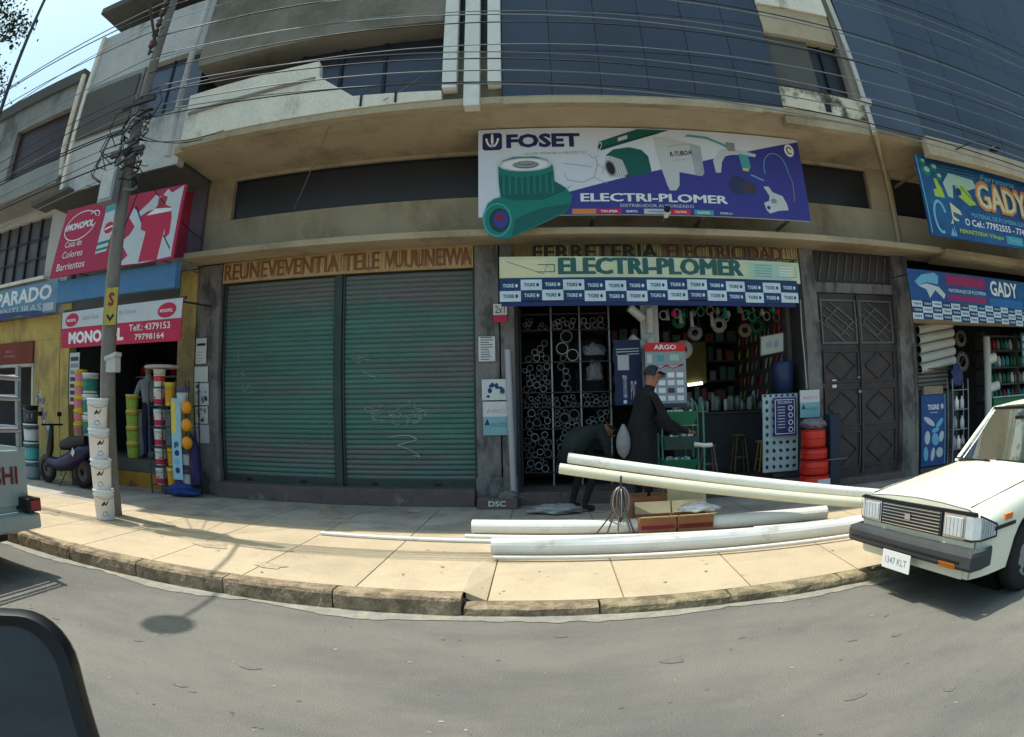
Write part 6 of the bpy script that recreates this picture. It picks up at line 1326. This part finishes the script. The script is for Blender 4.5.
for i, (z, r) in enumerate(((2.55, .17), (2.1, .2))):
    b = MB(); b.lathe((8.2, 9.6, z), [(r * .55, -.05), (r, -.05), (r, .05), (r * .55, .05), (r * .55, -.05)], IRON2, 20, (0, 1, 0)); b.tube([(8.2 + r * .5 * math.cos(.8), 9.6, z + r * .5 * math.sin(.8)), (8.2 - r * .5 * math.cos(.8), 9.6, z - r * .5 * math.sin(.8))], .012, IRON2, 6); tag(b.build('hose_reel', None, org=(8.2, 9.6, z)), ['upper', 'lower'][i] + ' dark round reel hanging in the doorway behind the car', 'reel', 'reels in the doorway behind the car')
    b = MB(); b.bar((8.2, 9.66, z), (8.2, 9.66, z + .8 if i == 0 else z + .4), .02, .02, IRON); b.build('hook', bpy.data.objects[-1]) if 0 else None
gsh = thing('goods_shelf', 'tall shelf of bottles and cans behind the car in the shop behind the car', 'shelf', (10, 9.8, .24))
for z in (.8, 1.25, 1.6, 1.95, 2.3, 2.6): b = MB(); b.box(9.1, 11.6, 9.7, 10.1, z, z + .03, DGREY); b.build('shelf_board', gsh)
for x in (9.1, 10.3, 11.57): b = MB(); b.box(x, x + .03, 9.7, 10.1, .24, 2.7, DGREY); b.build('upright', gsh)
botp = {}
for z in (.83, 1.28, 1.63, 1.98, 2.33):
    for k in range(15):
        j = rnd.randrange(5); x = 9.22 + k * .158
        if j not in botp: b = MB(); b.lathe((0, 0, 0), [(0, 0), (.055, 0), (.055, .16), (.03, .2), (.03, .23), (0, .23)], [WHITEP, CRIM, TEALI, MGREY, GREENP][j], 12); o = b.build('bottle'); botp[j] = o
        else: o = botp[j].copy(); COL.objects.link(o)
        o.location = (x, 9.82, z); tag(o, ['white', 'crimson', 'teal', 'grey', 'green'][j] + ' bottle on the tall shelf in the shop behind the car', 'bottle', ['white', 'crimson', 'teal', 'grey', 'green'][j] + ' bottles in the shop behind the car')
b = MB(); b.box(8.95, 10.2, 9.3, 9.62, .24, 1.35, GREENP); b.box(8.9, 10.25, 9.25, 9.65, 1.351, 1.38, PALEG); o = b.build('green_counter', None, .01, org=(9.5, 9.4, .24)); tag(o, 'green shop counter behind the windscreen of the car', 'counter')
fr = Frame((9.75, 9.0, 1.95)); b = MB(); b.rect(fr, 0, 0, .6, .66, mat('teal_board', (40, 100, 112), .5), -.02, 0); o = b.build('hook_board', None, org=(10, 9, 1.95)); tag(o, 'teal board of small packets hanging over the car roof', 'board'); b = MB()
for r_ in range(4):
    for c in range(4): b.rect(fr, .05 + .14 * c, .05 + .15 * r_, .14 + .14 * c, .15 + .15 * r_, LGREY, .002)
b.build('artwork', o)

# more stock inside the hardware shop
b = MB(); b.box(2.9, 3.9, 9.9, 10.2, .34, 1.2, ROOM) if 0 else None
stk = [('white jar', WHITEP), ('grey canister', PVCG), ('pale green jar', PALEG), ('silver tin', GALV)]
for i in range(22):
    x = 2.35 + i * .08; nm, m = stk[i % 4]; h = rnd.uniform(.12, .34); b = MB(); r = rnd.uniform(.035, .07)
    b.lathe((x, 11.0 + .1 * (i % 3), 1.41), [(0, 0), (r, 0), (r, h * .8), (r * .7, h * .9), (r * .7, h), (0, h)], m, 12); tag(b.build('jar', None, org=(x, 11.1, 1.41)), nm + ' in the row on the dark counter of the hardware shop', 'jar', nm + 's on the counter')
for i, (x, y, z, r, m) in enumerate([(2.35, 10.2, 2.45, .16, GREYL), (2.62, 10.4, 2.75, .13, PVCG), (2.25, 10.0, 2.9, .12, GREENP), (3.1, 10.5, 2.9, .14, GREYL), (3.45, 10.1, 2.75, .12, WOODG), (3.75, 10.3, 2.85, .15, GREENP)]):
    b = MB(); b.lathe((x, y, z), [(r * .45, -.04), (r, -.04), (r, .04), (r * .45, .04), (r * .45, -.04)], m, 20, (.2, 1, 0)); tag(b.build('hose_coil', None, org=(x, y, z)), ['largest pale', 'small grey', 'small green', 'pale upper', 'brownish', 'large green'][i] + ' hose coil hanging inside the hardware shop', 'coil')
    b = MB(); b.tube([(x, y, z + r), (x, y, 3.44)], .005, CABLE, 4); b.build('cord', bpy.data.objects[-1]) if 0 else None
b = MB(); b.box(4.05, 4.13, 9.6, 12.4, .34, 3.3, mat('peg_board_grey', (104, 100, 98), .8, var=.15, scale=3)); pgb = b.build('peg_board', None, org=(4.1, 11, .34)); tag(pgb, 'grey peg board along the side wall of the hardware shop', 'board')
for r_ in range(6):
    for c in range(10):
        y = 9.8 + .26 * c + rnd.uniform(-.04, .04); z = 1.5 + .27 * r_; m = rnd.choice([GALV, REDM, GREYL, WOODG, BLACKP, YELI, PVCG]); b = MB()
        b.tube([(4.02, y, z), (4.0, y, z - .09), (4.0, y + .03, z - .17)], [.012, .022, .016], m, 7); tag(b.build('hanging_tool', None, org=(4, y, z)), 'small tool on the grey peg board inside the hardware shop', 'tool', 'tools on the peg board')
for i in range(7):
    x = 1.95 + .3 * i; b = MB(); h = rnd.uniform(.5, .9); m = [GREYL, PVCG, CARD, CARDL, TEALP, GREYL, DBLUE][i]
    b.box(x, x + .24, 9.75 + .1 * (i % 2), 10.0, 1.9 if 0 else .345, .345 + h * .6, m) if i in (0,) else None
# ------------------------------------------------------------------ people
SKIN = mat('brown_skin', (150, 104, 78), .6, var=.05, scale=10)
def skinned(verts, edges, radii, root=0, sub=2):
    me = bpy.data.meshes.new('skeleton'); me.from_pydata([tuple(v) for v in verts], edges, []); ob = bpy.data.objects.new('skeleton', me); COL.objects.link(ob)
    ob.modifiers.new('skin', 'SKIN')
    if not me.skin_vertices: pass
    sv = me.skin_vertices[0].data
    for i, r in enumerate(radii): sv[i].radius = (r[0], r[1]) if isinstance(r, tuple) else (r, r); sv[i].use_root = (i == root)
    s = ob.modifiers.new('sub', 'SUBSURF'); s.levels = sub; s.render_levels = sub
    dg = bpy.context.evaluated_depsgraph_get(); out = bpy.data.meshes.new_from_object(ob.evaluated_get(dg)); bpy.data.objects.remove(ob); return out
def person(name_label, org, yaw, J, clothes, hair, extra=None, coat=None, cap=None, grp=None):
    """J: joint -> local position (x forward, y left, z up)"""
    t = thing('person', name_label, 'person', org, grp); t.rotation_euler = (0, 0, yaw); t['_org'] = (0, 0, 0)
    names = ['pelvis', 'belly', 'chest', 'neck', 'jaw', 'skull', 'crown', 'shl', 'ell', 'wrl', 'hdl', 'shr', 'elr', 'wrr', 'hdr', 'hil', 'knl', 'anl', 'tol', 'hir', 'knr', 'anr', 'tor']
    R = dict(pelvis=(.15, .12), belly=(.145, .11), chest=(.16, .12), neck=.062, jaw=(.068, .075), skull=(.088, .10), crown=(.066, .075), shl=.068, ell=.047, wrl=.032, hdl=(.04, .022), hil=.092, knl=.062, anl=.043, tol=.035)
    for k in list(R): 
        if k.endswith('l') and k[:-1] + 'r' in names: R[k[:-1] + 'r'] = R[k]
    E_ = [('pelvis', 'belly'), ('belly', 'chest'), ('chest', 'neck'), ('neck', 'jaw'), ('jaw', 'skull'), ('skull', 'crown')]
    for s in 'lr': E_ += [('chest', 'sh' + s), ('sh' + s, 'el' + s), ('el' + s, 'wr' + s), ('wr' + s, 'hd' + s), ('pelvis', 'hi' + s), ('hi' + s, 'kn' + s), ('kn' + s, 'an' + s), ('an' + s, 'to' + s)]
    me = skinned([J[n] for n in names], [(names.index(a), names.index(b)) for a, b in E_], [R[n] for n in names])
    top, legs, shoes = clothes; b = MB(); JV = {n: V(J[n]) for n in names}
    zone = {}
    for n in names: zone[n] = top if n in ('belly', 'chest', 'neck', 'shl', 'ell', 'wrl', 'shr', 'elr', 'wrr') else SKIN if n in ('jaw', 'skull', 'crown', 'hdl', 'hdr') else shoes if n in ('tol', 'tor', 'anl', 'anr') else legs
    vs = [v.co.copy() for v in me.vertices]
    for p in me.polygons:
        c = p.center; n = min(names, key=lambda q: (c - JV[q]).length - (R[q][0] if isinstance(R[q], tuple) else R[q]) * .3)
        if n in ('anl', 'anr') and c.z > JV[n].z + .05: m = legs
        else: m = zone[n]
        b.f.append(tuple(p.vertices)); b.m.append(b.mi(m)); b.s.append(True)
    b.v = vs
    hd = JV['skull']; fw = (V(J['face']) if 'face' in J else V((1, 0, 0))).normalized(); upv = (JV['crown'] - JV['jaw']).normalized(); sd = upv.cross(fw).normalized()
    b.tube([hd + fw * .085 + upv * .02, hd + fw * .118 - upv * .02, hd + fw * .09 - upv * .03], [.008, .016, .008], SKIN, 7)
    for s in (-1, 1):
        b.lathe(hd + fw * .085 + sd * s * .032 + upv * .015, [(0, -.004), (.010, 0), (0, .006)], WHITEP, 8, fw); b.lathe(hd + fw * .090 + sd * s * .032 + upv * .015, [(0, -.003), (.005, 0), (0, .004)], BLACKP, 8, fw)
        b.tube([hd + sd * s * .083 + upv * .02, hd + sd * s * .094 - upv * .0, hd + sd * s * .083 - upv * .03], [.012, .018, .010], SKIN, 7)
    b.tube([hd + fw * .083 - upv * .055 - sd * .02, hd + fw * .09 - upv * .055, hd + fw * .083 - upv * .055 + sd * .02], .006, mat('lips', (130, 72, 62), .6), 6)
    for s in 'lr':
        h = JV['hd' + s]; d = (h - JV['wr' + s]).normalized(); side = d.cross(V((0, 0, 1)));
        side = side.normalized() if side.length > .1 else V((0, 1, 0)); dn = side.cross(d)
        for k, L in enumerate((.07, .08, .075, .06)):
            o = h + side * (-.03 + .02 * k) + d * .01; b.tube([o, o + d * L * .5 + dn * .006, o + d * L * .85 - V((0, 0, .02))], [.0095, .009, .007], SKIN, 6)
        b.tube([h - side * .03 - d * .02, h - side * .06 + d * .015, h - side * .062 + d * .045], [.011, .010, .008], SKIN, 6)
    body = b.build('body', t, org=None)
    # hair as a cap hugging the back of the head
    b = MB(); ax = upv; n = 16; vs = []
    for i in range(7):
        th = .15 + i * .27
        for j in range(n):
            ph = 2 * PI * j / n; dirv = ax * math.cos(th) + (fw * math.cos(ph) + sd * math.sin(ph)) * math.sin(th)
            k = .112 if not (math.cos(ph) > .3 and th > .95) else .07; vs.append(hd + upv * .02 + dirv * k)
    b.add(vs, [(i * n + j, i * n + (j + 1) % n, (i + 1) * n + (j + 1) % n, (i + 1) * n + j) for i in range(6) for j in range(n)] + [tuple(range(n))[::-1]], hair, True); b.build('hair' if not cap else 'cap', t)
    if cap: b = MB(); b.add([hd + upv * .055 + fw * .08 + sd * .07, hd + upv * .055 + fw * .08 - sd * .07, hd + upv * .035 + fw * .17 - sd * .04, hd + upv * .035 + fw * .17 + sd * .04, hd + upv * .065 + fw * .08 + sd * .07, hd + upv * .065 + fw * .08 - sd * .07, hd + upv * .042 + fw * .17 - sd * .04, hd + upv * .042 + fw * .17 + sd * .04], [(0, 1, 2, 3), (7, 6, 5, 4), (0, 4, 5, 1), (1, 5, 6, 2), (2, 6, 7, 3), (3, 7, 4, 0)], hair); b.build('cap_peak', t)
    if coat:
        vs_, es_, rs_ = coat; m2 = skinned(vs_, es_, rs_); b = MB(); b.v = [v.co.copy() for v in m2.vertices]
        for p in m2.polygons: b.f.append(tuple(p.vertices)); b.m.append(b.mi(top)); b.s.append(True)
        b.build('coat', t)
    return t
for k_ in ('_org',): pass
DKCOAT = mat('black_green_coat', (11, 13, 16), .85, var=.25, scale=9, bump=.4, bscale=18); DKTR = mat('dark_trousers', (26, 22, 26), .85, var=.2, scale=9)
GRNJ = mat('dark_green_jacket', (34, 42, 42), .85, var=.25, scale=8, bump=.4, bscale=18); SHOE = mat('dark_shoes', (28, 26, 26), .6); HAIRB = mat('black_hair', (20, 18, 18), .6, var=.2, scale=40)
STAND = dict(pelvis=(-.02, 0, .95), belly=(.0, 0, 1.12), chest=(.06, 0, 1.34), neck=(.10, 0, 1.47), jaw=(.135, 0, 1.545), skull=(.15, 0, 1.625), crown=(.15, 0, 1.70),
    shl=(.06, .19, 1.40), ell=(.18, .27, 1.13), wrl=(.42, .20, 1.03), hdl=(.50, .18, 1.02), shr=(.06, -.19, 1.40), elr=(.20, -.26, 1.12), wrr=(.45, -.20, .99), hdr=(.53, -.18, .98),
    hil=(-.02, .095, .90), knl=(.02, .11, .49), anl=(-.03, .11, .08), tol=(.12, .13, .035), hir=(-.02, -.095, .90), knr=(.05, -.11, .49), anr=(.0, -.12, .08), tor=(.15, -.14, .035), face=(1, 0, -.15))
_old = thing
pa = person('person in a long black coat and dark cap leaning towards the green stand, hands forward', (1.17, 7.45, .15), .25, {k: (tuple(c * 1.07 for c in v) if k != 'face' else v) for k, v in STAND.items()}, (DKCOAT, DKTR, SHOE), mat('dark_cap', (34, 42, 48), .8), cap=True,
    coat=([(-.02, 0, .48), (-.02, 0, .85), (0, 0, 1.12), (.06, 0, 1.38), (.06, .2, 1.42), (.18, .28, 1.16), (.38, .22, 1.06), (.06, -.2, 1.42), (.2, -.27, 1.15), (.40, -.21, 1.03), (.09, 0, 1.52)], [(0, 1), (1, 2), (2, 3), (3, 4), (4, 5), (5, 6), (3, 7), (7, 8), (8, 9), (3, 10)], [(.25, .22), (.24, .20), (.19, .16), (.19, .16), .095, .075, .055, .095, .075, .055, .085]))
BEND = dict(pelvis=(-.25, 0, .78), belly=(-.12, 0, .98), chest=(.10, 0, 1.10), neck=(.26, 0, 1.10), jaw=(.33, 0, 1.08), skull=(.40, 0, 1.06), crown=(.46, 0, 1.07),
    shl=(.12, .19, 1.08), ell=(.2, .24, .80), wrl=(.32, .18, .58), hdl=(.36, .16, .50), shr=(.12, -.19, 1.08), elr=(.22, -.24, .80), wrr=(.36, -.18, .60), hdr=(.40, -.16, .52),
    hil=(-.25, .10, .74), knl=(.02, .15, .50), anl=(-.12, .13, .08), tol=(.03, .15, .035), hir=(-.25, -.10, .74), knr=(.06, -.15, .49), anr=(-.08, -.13, .08), tor=(.08, -.15, .035), face=(.6, 0, -.8))
person('person in a dark green jacket bending down in the shop entrance behind the slanting pipes', (.52, 8.30, .15), .45, BEND, (GRNJ, DKTR, SHOE), HAIRB,
    coat=([(-.22, 0, .72), (-.1, 0, 1.0), (.12, 0, 1.1), (.14, .2, 1.06), (.22, .25, .82), (.14, -.2, 1.06), (.24, -.25, .82)], [(0, 1), (1, 2), (2, 3), (3, 4), (2, 5), (5, 6)], [(.2, .17), (.22, .18), (.18, .15), .09, .07, .09, .07]))
S2 = dict(STAND); 
S2.update(wrl=(.36, .2, 1.1), hdl=(.44, .18, 1.13), chest=(.03, 0, 1.36), neck=(.05, 0, 1.52), jaw=(.07, 0, 1.60), skull=(.08, 0, 1.68), crown=(.08, 0, 1.75), face=(1, 0, -.2))
person('person in a grey shirt and dark blue trousers standing at the paint shop counter', (-7.12, 9.42, .64), 2.6, {k: (tuple(c * .98 for c in v) if k != 'face' else v) for k, v in S2.items()}, (mat('grey_shirt', (150, 156, 164), .85, var=.12, scale=9), mat('navy_trousers', (36, 44, 74), .85), SHOE), HAIRB)
S3 = dict(STAND); S3.update(chest=(.03, 0, 1.36), neck=(.05, 0, 1.52), jaw=(.07, 0, 1.60), skull=(.08, 0, 1.68), crown=(.08, 0, 1.75))
# grey bag on the arm of the standing person
b = MB(); vs = []; n = 18
for i in range(9):
    z = .92 + .05 * i; w_ = [.02, .08, .10, .11, .11, .10, .08, .05, .02][i]
    for j in range(n): a = 2 * PI * j / n; vs.append((.93 + w_ * .75 * math.cos(a) * (1 + .12 * math.sin(3 * a)), 7.30 + w_ * .6 * math.sin(a), z))
b.add(vs, [(i * n + j, i * n + (j + 1) % n, (i + 1) * n + (j + 1) % n, (i + 1) * n + j) for i in range(8) for j in range(n)], mat('grey_bag', (124, 124, 128), .6, var=.15, scale=12), True)
tag(b.build('shoulder_bag', None, org=(.9, 7.3, 1.1)), 'pale grey bag hanging at the back of the person in the black coat', 'bag')

# ------------------------------------------------------------------ street tree over the grey house roof
tr = thing('street_tree', 'dark leafy tree whose outer twigs show over the grey house roof', 'tree', (-11.4, 5.0, .15))
BARK = mat('bark', (84, 70, 56), .9, var=.2, scale=8, bump=.5)
b = MB(); b.tube([(-11.4, 5, .1), (-11.45, 5, 3), (-11.3, 5, 6.5), (-11.2, 5, 9)], [.2, .16, .11, .05], BARK, 12); b.build('trunk', tr)
LEAF = mat('leaf_green', (52, 72, 40), .7, var=.35, scale=3, island=.35)
cen = [];
for i in range(9):
    a = i * .7; e = V((-11.6 + 1.2 * math.cos(a), 5 + 1.5 * math.sin(a), 8.6 + .8 * math.sin(i * 1.7))); b = MB(); b.tube([(-11.3, 5, 6.6 + .1 * i), ((e.x - 11.3) / 2, (e.y + 5) / 2, 8.0), tuple(e)], [.06, .035, .012], BARK, 6); b.build('limb', tr); cen.append(e)
cen += [V((-10.6, 5, 9.3)), V((-10.9, 5.1, 8.8)), V((-10.6, 4.8, 9.9))]
b = MB()
for c in cen:
    for k in range(420):
        p = c + V((rnd.gauss(0, .22), rnd.gauss(0, .3), rnd.gauss(0, .2))); a = V((rnd.uniform(-1, 1), rnd.uniform(-1, 1), rnd.uniform(-1, .4))).normalized(); s_ = a.cross(V((rnd.uniform(-1, 1), rnd.uniform(-1, 1), 1))).normalized(); L = rnd.uniform(.08, .16)
        b.add([p, p + a * L * .5 + s_ * L * .25, p + a * L, p + a * L * .5 - s_ * L * .25], [(0, 1, 2, 3)], LEAF)
b.build('crown', tr)
# ------------------------------------------------------------------ camera, light, sky
cam = bpy.data.cameras.new('camera'); co = bpy.data.objects.new('camera', cam); COL.objects.link(co)
f, pit, yaw, rol = 620.0, 0.06832386967499325, -0.04963137519838981, -0.018434562911790433
k2, k3, k4 = -0.07795324144098269, 0.21126700222501932, -0.03179942417344556
cam.type = 'PANO'; cam.panorama_type = 'FISHEYE_LENS_POLYNOMIAL'
cam.sensor_width = 36; cam.sensor_height = 36 * 737 / 1024; cam.fisheye_fov = math.radians(178)
Fm = f * 36 / 1024
cam.fisheye_polynomial_k0 = 0; cam.fisheye_polynomial_k1 = -1 / Fm; cam.fisheye_polynomial_k2 = -k2 / Fm ** 2
cam.fisheye_polynomial_k3 = -k3 / Fm ** 3; cam.fisheye_polynomial_k4 = -k4 / Fm ** 4
cam.clip_start = 0.02; cam.clip_end = 3000
def toworld(d):
    x, y, z = d; c, s = math.cos(rol), math.sin(rol); x, y = c * x - s * y, s * x + c * y
    D = (x, -z, y); c, s = math.cos(pit), math.sin(pit); D = (D[0], D[1] * c - D[2] * s, D[1] * s + D[2] * c)
    c, s = math.cos(yaw), math.sin(yaw); return (D[0] * c + D[1] * s, -D[0] * s + D[1] * c, D[2])
M = Matrix([toworld((1, 0, 0)), toworld((0, 1, 0)), toworld((0, 0, 1))]).transposed()
co.matrix_world = Matrix.Translation((0, 0, 1.5)) @ M.to_4x4()
scene.camera = co

SUN = V((-0.98, 0.19, 2.75)).normalized()      # towards the sun
w = bpy.data.worlds.new('World'); scene.world = w; w.use_nodes = True
nt = w.node_tree; bg = nt.nodes['Background']; sk = nt.nodes.new('ShaderNodeTexSky'); sk.sky_type = 'NISHITA'; sk.sun_disc = False
sk.sun_elevation = math.asin(SUN.z); sk.sun_rotation = math.atan2(SUN.x, SUN.y); sk.air_density = 1.0; sk.dust_density = 3.0; sk.altitude = 0; sk.ozone_density = 1.2
tint = nt.nodes.new('ShaderNodeVectorMath'); tint.operation = 'MULTIPLY'; tint.inputs[1].default_value = (1.02, 1.24, 1.12)
nt.links.new(sk.outputs[0], tint.inputs[0]); nt.links.new(tint.outputs[0], bg.inputs['Color']); bg.inputs['Strength'].default_value = 0.15
ld = bpy.data.lights.new('sun', 'SUN'); ld.energy = 3.9; ld.angle = math.radians(0.5); ld.color = (1.0, 0.96, 0.88)
lo = bpy.data.objects.new('sun', ld); COL.objects.link(lo); lo.rotation_euler = SUN.to_track_quat('Z', 'Y').to_euler(); lo.location = (0, 0, 30)
vs = scene.view_settings; vs.view_transform = 'Standard'; vs.look = 'None'; vs.gamma = 1; vs.exposure = 0.36; vs.use_curve_mapping = False
scene.cycles.max_bounces = 6; scene.cycles.use_denoising = True
for o in bpy.data.objects:
    if '_org' in o: del o['_org']
